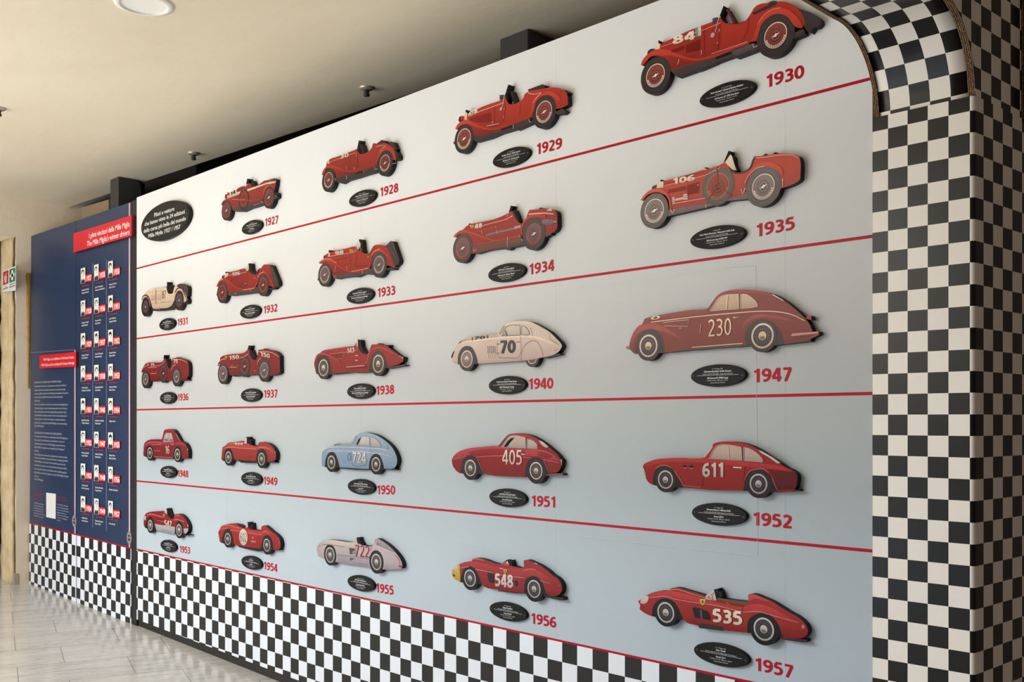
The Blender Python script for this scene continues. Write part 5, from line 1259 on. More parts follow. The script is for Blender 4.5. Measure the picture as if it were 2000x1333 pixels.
c.O('tail_lamp', (214, 150, 146), [(1562, 552), (1620, 528), (1630, 550), (1580, 576)])
c.O('bonnet_stripe', (150, 72, 66), [(384, 366), (398, 364), (398, 410), (385, 412)], [(600, 334), (618, 334), (618, 376), (600, 380)], sm=False, lay=0.0286)
c.N('70', (800, 598), (1015, 592), 186, bold=0.028, rgb=(78, 68, 70)); c.N('70', (418, 400), (570, 386), 44, bold=0.028, rgb=(78, 66, 66), slant=0.3)
c.wheel(310, 680, 173, 126, style='disc', rim=(142, 116, 124), ring=(224, 196, 180), hub=(216, 200, 190), tyre=(82, 72, 72))
# ---- 1951
GAIN = 0.92
c = Car('red rounded coupe cutout numbered 405, above 1951', 870, 835, S4, 880, 430)
c.B('exhaust_pipe', (118, 104, 104), [(1440, 675), (1690, 666), (1704, 680), (1698, 698), (1440, 704)], sm=False)
c.B('tail_lamp', (220, 204, 180), [(1650, 462), (1682, 470), (1680, 545), (1650, 560)], sm=False)
c.B('body', (156, 52, 50), [(92, 470), (112, 430), (145, 390), (200, 350), (320, 310), (460, 292), (640, 280), (768, 266), (800, 225), (850, 160), (915, 106), (1000, 90), (1120, 95), (1230, 120), (1330, 170), (1420, 230), (1520, 310), (1610, 390), (1660, 460), (1675, 520), (1660, 600), (1620, 650), (1500, 672), (1480, 692), (1200, 722), (900, 714), (640, 692), (540, 668), (200, 662), (150, 622), (105, 550)])
c.O('upper_paint', (192, 76, 80), [(112, 458), (150, 388), (200, 353), (320, 313), (460, 295), (770, 272), (1000, 318), (1330, 322), (1480, 357), (1600, 428), (1658, 495), (1500, 462), (1300, 420), (1000, 408), (780, 412), (600, 420), (450, 430), (300, 402), (200, 440), (118, 465)])
c.O('upper_shade', (160, 54, 56), [(330, 360), (500, 322), (760, 310), (1000, 335), (1150, 340), (1150, 400), (900, 402), (600, 412), (450, 420), (360, 400)], [(1345, 335), (1440, 355), (1560, 420), (1500, 450), (1330, 410)], lay=0.0272)
c.O('roof_paint', (184, 62, 64), [(800, 290), (860, 200), (925, 118), (1000, 95), (1120, 98), (1230, 123), (1330, 173), (1350, 200), (1345, 320), (1330, 312), (1325, 245), (1270, 195), (1160, 148), (1000, 118), (920, 138)])
c.O('wheel_arch', (66, 56, 58), [(213, 662), (225, 560), (270, 450), (350, 405), (420, 420), (470, 480), (520, 590), (555, 684), (400, 670)], [(1150, 720), (1160, 580), (1200, 480), (1290, 432), (1370, 440), (1430, 510), (1480, 610), (1505, 672), (1400, 700)])
w1 = [(808, 286), (870, 200), (920, 140), (1000, 120), (1160, 148), (1165, 306), (1000, 300)]; w2 = [(1178, 306), (1185, 172), (1270, 195), (1325, 245), (1332, 312)]
c.O('side_window', (206, 188, 172), w1); c.O('quarter_window', (206, 186, 170), w2)
c.O('open_pane', (20, 18, 20), [(845, 285), (900, 200), (950, 158), (1000, 150), (940, 220), (890, 286)], sm=False, lay=0.0278)
c.L('window_frame', (186, 172, 170), 10, w1, w2, closed=True)
c.L('windscreen', (170, 156, 152), 8, [(775, 268), (820, 215), (892, 122)])
c.O('rear_window', (216, 206, 196), [(1350, 190), (1400, 208), (1450, 245), (1492, 282), (1460, 296), (1400, 262), (1370, 225)])
c.L('shine', (216, 124, 126), 9, [(118, 462), (240, 440), (300, 410)], [(455, 432), (640, 418), (850, 415)], [(1120, 432), (1245, 442)], [(1420, 470), (1540, 492), (1640, 512)], [(1345, 335), (1480, 365), (1590, 430)])
c.L('arch_shine', (198, 118, 116), 8, [(462, 455), (510, 560), (552, 660)], [(1425, 490), (1470, 580), (1502, 662)], [(98, 480), (110, 550), (150, 615)])
c.L('door_handle', (232, 212, 196), 14, [(1098, 388), (1152, 394)], sm=False)
c.N('405', (825, 538), (1110, 545), 212, bold=0.01, rgb=(236, 216, 194))
for a in ((362, 590, 174, 120), (1312, 630, 190, 128)): c.wheel(*a, style='disc', rim=(86, 76, 86), ring=(220, 200, 186), hub=(212, 196, 184), tyre=(62, 54, 57))
# ---- 1956
GAIN = 0.90
c = Car('red racer cutout numbered 548 with a yellow nose, above 1956', 870, 1070, S4, 880, 430)
c.B('exhaust_pipe', (56, 50, 54), [(1420, 680), (1480, 690), (1600, 712), (1700, 722), (1712, 745), (1700, 768), (1650, 764), (1440, 718)], sm=False)
c.B('side_exhaust', (50, 44, 46), [(758, 608), (1020, 635), (1160, 645), (1152, 668), (1010, 664), (768, 632)], sm=False)
c.B('windscreen', (24, 21, 22), [(832, 222), (886, 178), (902, 205), (868, 250)], sm=False)
c.B('steering_wheel', (24, 21, 22), [(912, 198), (946, 184), (968, 262), (930, 268)], sm=False)
c.B('body', (172, 52, 50), [(92, 335), (130, 282), (200, 242), (290, 210), (380, 196), (385, 170), (430, 155), (560, 175), (700, 225), (800, 242), (840, 212), (880, 205), (920, 252), (1000, 275), (1110, 296), (1135, 272), (1130, 190), (1170, 180), (1280, 220), (1380, 270), (1480, 340), (1540, 395), (1620, 450), (1670, 520), (1685, 600), (1660, 670), (1600, 702), (1500, 692), (1450, 672), (1150, 657), (900, 637), (760, 612), (560, 567), (520, 532), (220, 502), (130, 452), (100, 420)])
c.O('nose_paint', (226, 184, 66), [(94, 337), (130, 284), (204, 244), (210, 350), (214, 503), (140, 462), (102, 420)], sm=False)
c.O('headlight', (226, 204, 186), [(104, 322), (130, 276), (172, 252), (182, 310), (140, 346)], lay=0.0274); c.O('nose_intake', (36, 30, 24), [(105, 384), (132, 392), (142, 425), (112, 412)], lay=0.0274)
c.O('upper_paint', (192, 66, 62), [(206, 247), (292, 214), (385, 200), (560, 230), (720, 272), (1100, 310), (1180, 300), (1300, 320), (1420, 380), (1560, 500), (1450, 490), (1380, 445), (1250, 422), (1100, 434), (900, 410), (650, 370), (460, 320), (350, 282), (212, 302)])
c.O('lower_paint', (150, 42, 42), [(540, 520), (760, 560), (1140, 610), (1140, 654), (900, 633), (762, 608), (565, 564)], [(1450, 610), (1660, 640), (1656, 668), (1600, 698), (1500, 688), (1466, 676)])
c.L('shine', (224, 152, 146), 9, [(212, 302), (280, 287), (340, 277)], [(440, 315), (560, 338), (700, 370)], [(720, 380), (900, 412), (1150, 440)], [(1140, 335), (1230, 312), (1310, 322)], [(1370, 470), (1440, 500), (1520, 520)], [(390, 178), (430, 165), (560, 185)])
c.O('wheel_arch', (42, 38, 41), [(214, 503), (235, 400), (270, 310), (340, 280), (420, 300), (460, 370), (500, 460), (525, 534), (400, 520)], [(1140, 656), (1140, 560), (1170, 460), (1240, 425), (1330, 440), (1390, 500), (1430, 590), (1456, 684), (1300, 670)])
c.O('side_vent', (52, 44, 50), [(610, 360), (680, 362), (698, 382), (698, 512), (640, 505), (620, 440)], [(1000, 480), (1028, 478), (1040, 500), (1040, 562), (1010, 556)], lay=0.0286)
c.O('cockpit_paint', (206, 84, 78), [(805, 250), (845, 212), (880, 206), (925, 256), (910, 270)], lay=0.0284); c.O('screen_glass', (226, 206, 198), [(876, 232), (900, 186), (926, 250)], sm=False, lay=0.0286)
c.L('mirror', (228, 202, 194), 12, [(792, 300), (840, 310)], [(1290, 228), (1335, 238)], sm=False); c.L('vent_catch', (216, 150, 140), 9, [(592, 420), (590, 440)], [(1645, 540), (1650, 560)], sm=False)
c.shield(870, 345, 50, 72)
c.N('548', (720, 560), (985, 588), 188, bold=0.028, rgb=(232, 216, 208))
for a in ((357, 445, 173, 124), (1283, 600, 186, 130)): c.wheel(*a, style='disc', rim=(76, 70, 82), ring=(212, 204, 196), hub=(212, 204, 202), tyre=(42, 38, 42))
S3 = 8.33
# ---- 1928
GAIN = 0.90
c = Car('red open tourer cutout numbered 30 with two rear spares, above 1928', 610, 260, S3, 800, 450)
c.B('underbody', DARK, [(378, 730), (640, 640), (840, 580), (1055, 520), (1072, 592), (1000, 642), (860, 682), (740, 722), (560, 772), (480, 822), (400, 802)], sm=False)
c.B('crank_hook', (80, 60, 60), [(150, 825), (175, 790), (195, 830)], sm=False)
c.B('rear_spare', (70, 60, 60), [(1240, 165), (1268, 135), (1322, 150), (1352, 230), (1372, 262), (1335, 270), (1290, 220)], sm=False)
c.B('rear_spare', (62, 54, 56), [(1320, 245), (1345, 260), (1402, 360), (1406, 420), (1372, 442), (1335, 400)], sm=False)
c.B('folded_hood', (62, 52, 52), [(960, 245), (1000, 205), (1130, 113), (1176, 124), (1182, 158), (1070, 215), (985, 250)], sm=False)
c.B('windscreen', (18, 17, 18), [(728, 265), (755, 120), (797, 125), (772, 280), (800, 340), (760, 330)], sm=False)
c.B('steering_wheel', (54, 38, 36), [(768, 190), (812, 185), (852, 328), (800, 340)], sm=False)
c.B('scuttle_lamp', (74, 70, 96), [(698, 268), (732, 260), (738, 312), (704, 322)], sm=False)
c.B('body', (176, 58, 48), [(225, 535), (235, 480), (275, 432), (400, 387), (560, 327), (690, 275), (718, 262), (740, 302), (770, 337), (850, 332), (920, 292), (960, 250), (985, 172), (1010, 165), (1060, 180), (1180, 160), (1280, 210), (1332, 260), (1345, 350), (1372, 440), (1320, 442), (1240, 430), (1100, 440), (1060, 500), (1050, 542), (840, 602), (640, 662), (390, 727), (360, 630), (290, 575), (220, 590), (180, 682), (155, 682), (175, 620), (210, 570)])
c.B('radiator', (240, 214, 180), [(228, 480), (250, 445), (276, 432), (280, 510), (258, 496)], off=0.0275, sm=False)
c.O('bonnet_side', (166, 54, 46), [(290, 492), (400, 450), (560, 395), (700, 345), (740, 380), (745, 560), (680, 600), (600, 605), (480, 570), (380, 535)])
c.O('valance', (150, 50, 44), [(365, 590), (480, 620), (600, 640), (690, 640), (400, 722)])
c.O('rack_slots', (26, 23, 24), [(700, 650), (830, 610), (830, 640), (700, 672)], sm=False)
c.F('front_fender', (194, 68, 52), [(156, 682), (175, 620), (215, 560), (270, 530), (330, 530), (420, 560), (520, 600), (600, 613), (680, 598), (1000, 498), (1050, 440), (1078, 340), (1140, 250), (1220, 215), (1290, 230), (1340, 290), (1362, 380), (1372, 437), (1335, 432), (1300, 345), (1235, 285), (1150, 305), (1095, 385), (1062, 465), (1030, 502), (980, 532), (680, 622), (600, 635), (500, 613), (400, 582), (300, 560), (230, 578), (185, 682)])
c.L('shine', (232, 164, 148), 10, [(282, 478), (400, 433), (560, 378), (705, 320)], [(1040, 228), (1100, 208), (1210, 205)], [(1100, 325), (1140, 250), (1195, 218)])
c.L('door_seam', (120, 38, 36), 5, [(606, 400), (612, 600)], [(735, 330), (742, 555)])
c.L('handles', (222, 196, 180), 9, [(720, 318), (720, 380)], [(556, 545), (562, 590)], [(562, 690), (562, 760)], [(380, 735), (384, 780)], [(840, 610), (838, 650)], [(1015, 560), (1025, 595), (1065, 582)], [(1310, 500), (1368, 490), (1362, 452)], [(676, 575), (698, 572)], sm=False)
c.N('30', (462, 425), (597, 386), 66, bold=0.028, rgb=(246, 232, 214))
c.wheel(265, 768, 188, 124, rim=(128, 48, 46)); c.wheel(1182, 490, 206, 132, rim=(128, 48, 46))
# ---- 1933
GAIN = 0.88
c = Car('red open tourer cutout numbered 98 with a dark rear trunk, above 1933', 610, 450, S3, 760, 470)
c.B('underbody', (90, 74, 76), [(330, 745), (640, 670), (820, 640), (960, 620), (1004, 690), (960, 722), (830, 712), (720, 760), (640, 757), (480, 775), (400, 795)], sm=False)
c.B('crank_hook', (90, 60, 60), [(80, 815), (95, 770), (120, 815)], sm=False)
c.B('trunk', (84, 68, 72), [(1168, 280), (1270, 175), (1312, 180), (1416, 490), (1402, 545), (1345, 592), (1282, 440)], sm=False)
c.L('trunk_ribs', (62, 50, 54), 6, [(1205, 262), (1380, 560)], [(1250, 215), (1410, 520)], sm=False, lay=0.0276)
c.B('rear_axle', (50, 44, 46), [(1200, 620), (1280, 600), (1345, 615), (1330, 640), (1210, 650)], sm=False)
c.B('radiator_cap', (24, 22, 22), [(265, 365), (265, 325), (302, 325), (302, 364)], sm=False); c.B('headlight', (46, 42, 60), [(178, 457), (188, 412), (215, 404), (240, 440)], sm=False)
c.B('windscreen_pillar', (18, 17, 18), [(758, 168), (763, 145), (800, 150), (812, 200), (818, 300), (838, 355), (780, 335), (784, 220)], sm=False)
c.B('body', (180, 54, 42), [(210, 450), (215, 400), (260, 370), (400, 330), (560, 295), (690, 265), (725, 275), (770, 332), (830, 367), (930, 382), (965, 300), (1000, 252), (1090, 235), (1180, 262), (1240, 322), (1280, 432), (1345, 602), (1200, 572), (1100, 560), (960, 560), (930, 642), (640, 692), (330, 742), (310, 640), (240, 560), (160, 535), (115, 542), (120, 510), (180, 470)])
c.B('radiator', (238, 214, 186), [(254, 432), (262, 370), (288, 362), (290, 430)], off=0.0275, sm=False); c.B('lamp_lens', (186, 60, 54), [(214, 452), (216, 404), (250, 398), (255, 440)], off=0.0274, sm=False)
c.O('bonnet_top', (202, 48, 40), [(288, 412), (292, 375), (560, 302), (690, 272), (700, 335), (560, 375), (400, 402)])
c.O('seat', (156, 88, 54), [(938, 375), (968, 295), (1000, 256), (1006, 295), (968, 392)], sm=False, lay=0.0276)
c.O('valance', (152, 46, 38), [(310, 560), (400, 590), (520, 640), (600, 668), (640, 688), (335, 738)])
c.F('front_fender', (204, 62, 46), [(112, 542), (120, 510), (180, 470), (250, 460), (310, 485), (400, 540), (500, 610), (590, 655), (680, 658), (910, 608), (948, 480), (970, 390), (1030, 320), (1110, 300), (1190, 350), (1272, 435), (1245, 440), (1172, 378), (1090, 350), (1012, 375), (968, 455), (945, 600), (910, 637), (680, 692), (590, 683), (480, 627), (380, 560), (290, 518), (220, 508), (150, 535)])
c.L('shine', (238, 190, 164), 9, [(280, 428), (400, 405), (560, 380), (705, 345), (730, 320)], [(960, 420), (1010, 350), (1100, 305)], [(130, 515), (200, 472), (280, 468), (400, 535)], [(640, 672), (800, 645), (915, 615)])
c.O('windscreen', (240, 222, 204), [(724, 302), (740, 230), (772, 178), (780, 250), (762, 312)], sm=False, lay=0.0286); c.L('screen_frame', (214, 196, 184), 9, [(690, 342), (728, 230), (770, 180)], [(776, 250), (802, 352)], sm=False)
c.L('door_seam', (122, 36, 32), 5, [(625, 385), (622, 650)], [(740, 330), (700, 600)], [(310, 505), (590, 440)], [(500, 570), (600, 545)], [(720, 600), (915, 565)])
c.L('handles', (222, 196, 180), 9, [(900, 438), (930, 436)], [(565, 590), (570, 645)], [(385, 580), (372, 680)], [(820, 665), (822, 715)], [(345, 735), (360, 790), (380, 740)], sm=False)
c.L('cockpit_edge', (150, 84, 50), 8, [(800, 355), (850, 378), (930, 388), (960, 360)])
c.shield(640, 347, 52, 74)
c.N('98', (372, 416), (516, 386), 66, bold=0.028, rgb=(244, 230, 212))
for a in ((203, 725, 190, 134), (1087, 562, 208, 140)): c.wheel(*a, rim=(116, 92, 94), ring=(214, 194, 182), hub=(236, 214, 190), tyre=(78, 68, 68))
# ---- 1938
GAIN = 0.87
c = Car('red racer cutout numbered 143 with a pointed tail, above 1938', 600, 645, S3, 840, 480)
c.B('underbody', (66, 56, 56), [(138, 675), (420, 680), (600, 675), (1000, 650), (1065, 690), (820, 702), (760, 690), (600, 708), (420, 727), (150, 718)], sm=False)
c.B('exhaust_pipe', (80, 70, 72), [(1290, 605), (1560, 562), (1602, 570), (1600, 580), (1320, 630)], sm=False)
c.B('bumper_tip', (210, 190, 186), [(110, 660), (150, 655), (150, 672), (118, 676)], sm=False)
c.B('tail_cap', (26, 24, 24), [(1148, 232), (1165, 215), (1192, 232)], sm=False); c.B('tail_cap', (26, 24, 24), [(1300, 262), (1304, 242), (1332, 242), (1332, 275)], sm=False)
c.B('screen_frame', (20, 18, 20), [(818, 152), (870, 165), (880, 262), (920, 340), (962, 388), (920, 392), (850, 340), (826, 275)], sm=False)
c.B('body', (166, 54, 50), [(112, 552), (120, 500), (160, 410), (220, 366), (250, 340), (400, 310), (560, 285), (700, 268), (768, 262), (800, 195), (832, 162), (832, 282), (870, 352), (930, 392), (980, 387), (1010, 332), (1045, 236), (1150, 232), (1270, 250), (1360, 310), (1450, 380), (1510, 420), (1567, 442), (1562, 510), (1500, 552), (1390, 582), (1310, 602), (1000, 682), (600, 692), (420, 702), (140, 675)])
c.O('bonnet_top', (176, 58, 58), [(225, 366), (255, 344), (400, 314), (560, 289), (700, 272), (790, 268), (820, 295), (780, 335), (700, 352), (560, 368), (380, 388), (300, 375)])
c.O('bonnet_side', (146, 46, 44), [(380, 398), (560, 378), (595, 410), (575, 465), (500, 464), (430, 430)])
c.O('wheel_arch', (74, 64, 64), [(140, 678), (150, 540), (180, 450), (250, 412), (320, 430), (370, 520), (402, 695), (250, 700)], [(1005, 684), (1020, 560), (1050, 430), (1110, 350), (1190, 345), (1250, 410), (1290, 520), (1316, 602), (1180, 660)])
c.L('fender_shine', (206, 84, 82), 18, [(132, 510), (170, 412), (240, 380), (310, 397), (420, 442), (540, 522)], [(1040, 332), (1120, 292), (1220, 292), (1340, 342), (1480, 405)])
c.L('shine', (234, 176, 166), 7, [(370, 390), (560, 370), (700, 355), (790, 337), (830, 292)], [(945, 562), (985, 480), (1010, 380), (1035, 340)], [(125, 480), (165, 400), (220, 375)])
c.O('rocker_trim', (226, 144, 146), [(638, 596), (940, 568), (942, 590), (645, 612)], sm=False, lay=0.0286)
c.O('windscreen', (228, 204, 196), [(790, 268), (800, 200), (830, 160), (830, 278)], sm=False, lay=0.0286); c.O('screen_pillar', (172, 60, 58), [(775, 268), (800, 205), (812, 275), (828, 290)], sm=False, lay=0.0288)
c.L('side_vent', (238, 214, 196), 13, [(788, 416), (832, 415)], [(785, 494), (826, 493)], sm=False); c.L('panel_line', (208, 140, 128), 6, [(490, 462), (570, 464), (596, 412), (575, 515)], [(595, 390), (600, 440)], sm=False)
c.L('sill_slots', (90, 32, 34), 7, [(700, 625), (920, 605)], [(925, 580), (965, 570)], [(930, 600), (970, 590)], [(925, 618), (970, 608)], sm=False)
c.O('tail_lamp', (230, 190, 180), [(1500, 420), (1530, 430), (1530, 442), (1500, 430)], [(1540, 442), (1566, 446), (1562, 468), (1545, 460)], sm=False, lay=0.0286)
c.N('143', (655, 382), (772, 366), 84, bold=0.03, rgb=(242, 224, 206))
for a in ((266, 615, 185, 138), (1157, 550, 200, 148)): c.wheel(*a, style='disc', rim=(92, 76, 82), ring=(220, 200, 186), hub=(230, 206, 176), tyre=(74, 64, 64))
# ---- 1950
GAIN = 0.90
c = Car('pale blue coupe cutout numbered 724, above 1950', 610, 830, S3, 780, 470)
BL = (150, 174, 198)
c.B('underbody', (34, 32, 34), [(430, 690), (950, 715), (952, 742), (700, 735), (470, 716)], sm=False)
c.B('exhaust_pipe', (60, 58, 60), [(1120, 702), (1330, 716), (1372, 725), (1350, 742), (1130, 730)], sm=False)
c.B('bonnet_intake', (60, 64, 74), [(357, 370), (360, 320), (402, 314), (404, 325), (374, 334), (372, 370)], sm=False)
c.B('body', BL, [(152, 590), (155, 490), (185, 420), (240, 376), (330, 358), (370, 335), (480, 317), (640, 300), (680, 240), (720, 175), (760, 145), (840, 130), (940, 140), (1040, 170), (1140, 230), (1230, 300), (1310, 390), (1360, 490), (1380, 580), (1362, 670), (1330, 707), (1180, 717), (940, 722), (450, 697), (220, 692), (155, 672)])
c.O('roof_paint', (158, 184, 196), [(640, 305), (680, 245), (722, 180), (762, 150), (840, 135), (940, 145), (1040, 175), (1140, 235), (1228, 305), (1230, 410), (1130, 380), (1120, 320), (1060, 250), (950, 195), (800, 175), (730, 220), (660, 340), (400, 350), (372, 345), (480, 320)])
c.O('lower_paint', (136, 160, 186), [(440, 640), (930, 680), (935, 718), (452, 693)], [(1165, 660), (1365, 640), (1360, 668), (1328, 702), (1178, 713)])
c.O('wheel_arch', (40, 37, 40), [(203, 692), (215, 570), (260, 470), (320, 445), (370, 470), (410, 560), (450, 700), (320, 695)], [(918, 724), (930, 600), (970, 510), (1040, 475), (1100, 510), (1140, 600), (1172, 717), (1040, 722)])
c.L('stripe', (226, 218, 206), 9, [(225, 480), (260, 440), (330, 430), (500, 430), (700, 435), (900, 450), (1100, 475), (1200, 495), (1310, 525)], [(170, 450), (240, 387), (370, 367), (600, 367), (850, 377), (1000, 387), (1130, 397), (1250, 427), (1330, 482)])
c.L('nose_shine', (222, 206, 184), 10, [(165, 460), (190, 420), (250, 375)])
w1 = [(715, 330), (760, 230), (800, 195), (930, 200), (935, 345)]; w2 = [(945, 352), (945, 210), (1020, 225), (1090, 290), (1125, 362)]
c.O('side_window', (212, 200, 196), w1, sm=False); c.O('quarter_window', (206, 186, 188), w2); c.O('open_pane', (22, 20, 22), [(710, 325), (740, 250), (795, 205), (772, 270), (742, 330)], sm=False, lay=0.0278)
c.L('window_frame', (178, 174, 184), 9, w1, w2, closed=True); c.L('windscreen', (176, 172, 178), 8, [(640, 298), (700, 195), (728, 180), (660, 300)], sm=False)
c.L('door_seam', (104, 128, 156), 5, [(632, 460), (650, 640), (690, 672), (880, 660), (905, 560)], [(1228, 340), (1230, 410)], [(950, 380), (950, 440)])
c.L('door_vent', (56, 70, 92), 7, [(600, 585), (580, 560), (578, 510), (600, 468), (625, 490), (628, 560), (612, 585)])
c.L('lamp', (210, 190, 176), 8, [(1308, 610), (1370, 585)], [(1352, 530), (1362, 550)], sm=False)
c.N('724', (662, 615), (878, 626), 168, bold=0.01, rgb=(240, 218, 198))
for a in ((312, 612, 160, 108), (1037, 645, 168, 116)): c.wheel(*a, style='disc', rim=(64, 62, 72), ring=(222, 206, 192), hub=(214, 202, 186), tyre=(42, 38, 40))
# ---- 1955
GAIN = 0.90
c = Car('silver racer cutout numbered 722 in red, above 1955', 605, 1030, S3, 800, 450)
SI = (206, 190, 190)
c.B('windscreen', (26, 24, 25), [(762, 170), (800, 166), (812, 215), (850, 285), (790, 280), (772, 225)], sm=False)
c.B('body', SI, [(112, 370), (120, 320), (170, 260), (210, 226), (300, 210), (420, 215), (640, 246), (735, 238), (760, 185), (775, 260), (800, 275), (850, 292), (1010, 302), (1050, 242), (1055, 196), (1090, 186), (1180, 232), (1290, 312), (1390, 412), (1470, 522), (1502, 612), (1490, 677), (1350, 692), (1220, 692), (980, 652), (450, 577), (220, 517), (140, 482), (125, 430)])
c.O('bonnet_paint', (222, 204, 194), [(180, 262), (215, 232), (300, 215), (420, 220), (640, 250), (735, 244), (748, 330), (560, 330), (420, 300), (300, 282), (200, 290)])
c.O('lower_paint', (178, 164, 174), [(450, 458), (700, 480), (960, 522), (962, 648), (450, 575)], [(1210, 600), (1480, 640), (1486, 672), (1350, 688), (1215, 687)])
c.O('tail_paint', (176, 162, 170), [(1055, 245), (1060, 200), (1090, 190), (1180, 236), (1290, 316), (1388, 414), (1260, 365), (1130, 310)])
c.L('panel_line', (138, 124, 132), 7, [(208, 284), (300, 287), (420, 303), (560, 325)], [(452, 456), (700, 477), (960, 521)], [(748, 285), (752, 480)], [(790, 595), (940, 612)], [(1010, 302), (990, 400)])
c.L('shine', (236, 220, 214), 9, [(1025, 345), (1100, 325), (1250, 370), (1385, 425)])
c.O('headlight', (196, 176, 176), [(122, 325), (160, 262), (188, 250), (180, 300), (150, 345)])
c.O('side_vent', (92, 82, 90), [(640, 340), (732, 350), (738, 372), (692, 400), (686, 446), (655, 442)], [(650, 500), (748, 516), (692, 530), (662, 552)], sm=False); c.O('vent_shade', (158, 146, 154), [(690, 402), (738, 374), (742, 440), (690, 448)], sm=False)
c.L('cockpit_edge', (70, 50, 52), 9, [(850, 292), (920, 302), (1010, 305), (1022, 290)])
o = c.O('flag', (72, 76, 132), [(1080, 245), (1142, 252), (1145, 302), (1085, 292)], sm=False, lay=0.0286)
c.L('flag_white', (226, 214, 212), 14, [(1080, 268), (1144, 278)], [(1112, 248), (1115, 298)], [(1082, 247), (1144, 300)], [(1142, 254), (1084, 290)], sm=False, lay=0.0288, parent=o); c.L('flag_cross', (186, 56, 66), 8, [(1080, 268), (1144, 278)], [(1112, 248), (1115, 298)], sm=False, lay=0.029, parent=o)
c.O('tail_lamp', (196, 70, 74), [(1445, 618), (1492, 625), (1486, 656), (1450, 650)], sm=False, lay=0.0286); c.L('tail_number', (186, 62, 66), 9, [(1390, 462), (1430, 490), (1462, 560), (1470, 605)])
c.N('722', (742, 472), (972, 502), 184, bold=0.0, rgb=(186, 52, 52))
for a in ((332, 456, 172, 126), (1085, 570, 190, 134)): c.wheel(*a, style='disc', rim=(86, 80, 90), ring=(220, 206, 200), hub=(218, 206, 206), tyre=(46, 42, 45))
S2 = 10.256; S1 = 12.12
# ---- 1927
GAIN = 0.90
c = Car('red tourer cutout numbered 14 with a cream waistband, above 1927', 420, 335, S2, 700, 500)
c.B('underbody', (84, 68, 72), [(335, 750), (500, 680), (760, 610), (960, 580), (985, 650), (860, 692), (700, 740), (560, 802), (440, 802), (380, 800)], sm=False)
c.B('headlight', (150, 52, 48), [(192, 545), (204, 460), (238, 455), (245, 535)], sm=False); c.B('rear_axle', (44, 38, 40), [(1185, 440), (1242, 428), (1252, 520), (1200, 555)], sm=False)
c.B('folded_hood', (74, 56, 60), [(928, 235), (970, 190), (1080, 170), (1190, 138), (1228, 165), (1218, 205), (1080, 225)], sm=False)
c.B('windscreen', (18, 17, 18), [(622, 252), (645, 143), (692, 150), (665, 240)], sm=False); c.B('steering_wheel', (42, 32, 34), [(712, 180), (756, 185), (792, 302), (738, 315)], sm=False)
c.B('dashboard', (168, 58, 54), [(615, 300), (640, 270), (680, 230), (730, 272), (725, 315), (640, 335)], sm=False)
c.B('body', (166, 60, 54), [(235, 542), (245, 480), (300, 420), (420, 380), (430, 362), (600, 300), (640, 330), (760, 302), (870, 272), (930, 222), (1000, 195), (1220, 165), (1216, 250), (1196, 350), (1182, 422), (1100, 480), (1000, 470), (970, 562), (900, 592), (700, 642), (340, 752), (320, 670), (260, 605), (180, 615), (140, 682), (122, 672), (150, 610), (200, 565)])
c.O('waistband', (238, 222, 196), [(240, 546), (250, 480), (300, 420), (428, 372), (432, 420), (515, 398), (490, 450), (300, 522)], [(640, 362), (870, 285), (1090, 212), (1222, 195), (1216, 226), (1110, 252), (1040, 252), (650, 402)], sm=False)
c.O('bonnet_top', (150, 46, 46), [(432, 366), (600, 302), (640, 335), (560, 365), (434, 398)], sm=False)
c.F('front_fender', (178, 66, 56), [(122, 676), (150, 610), (210, 560), (290, 540), (400, 550), (800, 568), (940, 548), (950, 570), (820, 605), (620, 592), (450, 578), (300, 574), (240, 586), (180, 616), (150, 684)], [(940, 562), (960, 450), (1000, 330), (1070, 270), (1130, 260), (1200, 315), (1200, 352), (1145, 302), (1080, 302), (1022, 352), (988, 455), (970, 555)])
c.L('shine', (220, 148, 132), 9, [(970, 440), (1000, 350), (1070, 285)], [(300, 530), (490, 462)], [(340, 555), (600, 575)])
c.O('radiator_badge', (196, 60, 66), [(245, 415), (295, 430), (292, 490), (262, 480)], sm=False, lay=0.0286)
c.N('14', (316, 490), (410, 440), 68, bold=0.022, rgb=(54, 48, 46))
c.O('toolbox', (118, 98, 104), [(770, 660), (915, 625), (918, 655), (780, 700)], sm=False, lay=0.0276)
for a in ((230, 785, 196, 150), (1080, 525, 216, 164)): c.wheel(*a, rim=(118, 76, 76), ring=(184, 66, 58), hub=(240, 224, 206), tyre=(70, 62, 58))
c.wheel(578, 560, 205, 150, rim=(150, 56, 52), ring=(186, 84, 72), hub=(190, 90, 78), tyre=(72, 60, 58), name='spare_wheel', off=0.0272)
c.L('handles', (226, 200, 184), 10, [(575, 350), (572, 395)], [(612, 280), (612, 345)], [(930, 590), (935, 630), (970, 612)], [(1205, 490), (1240, 500), (1200, 550)], sm=False)
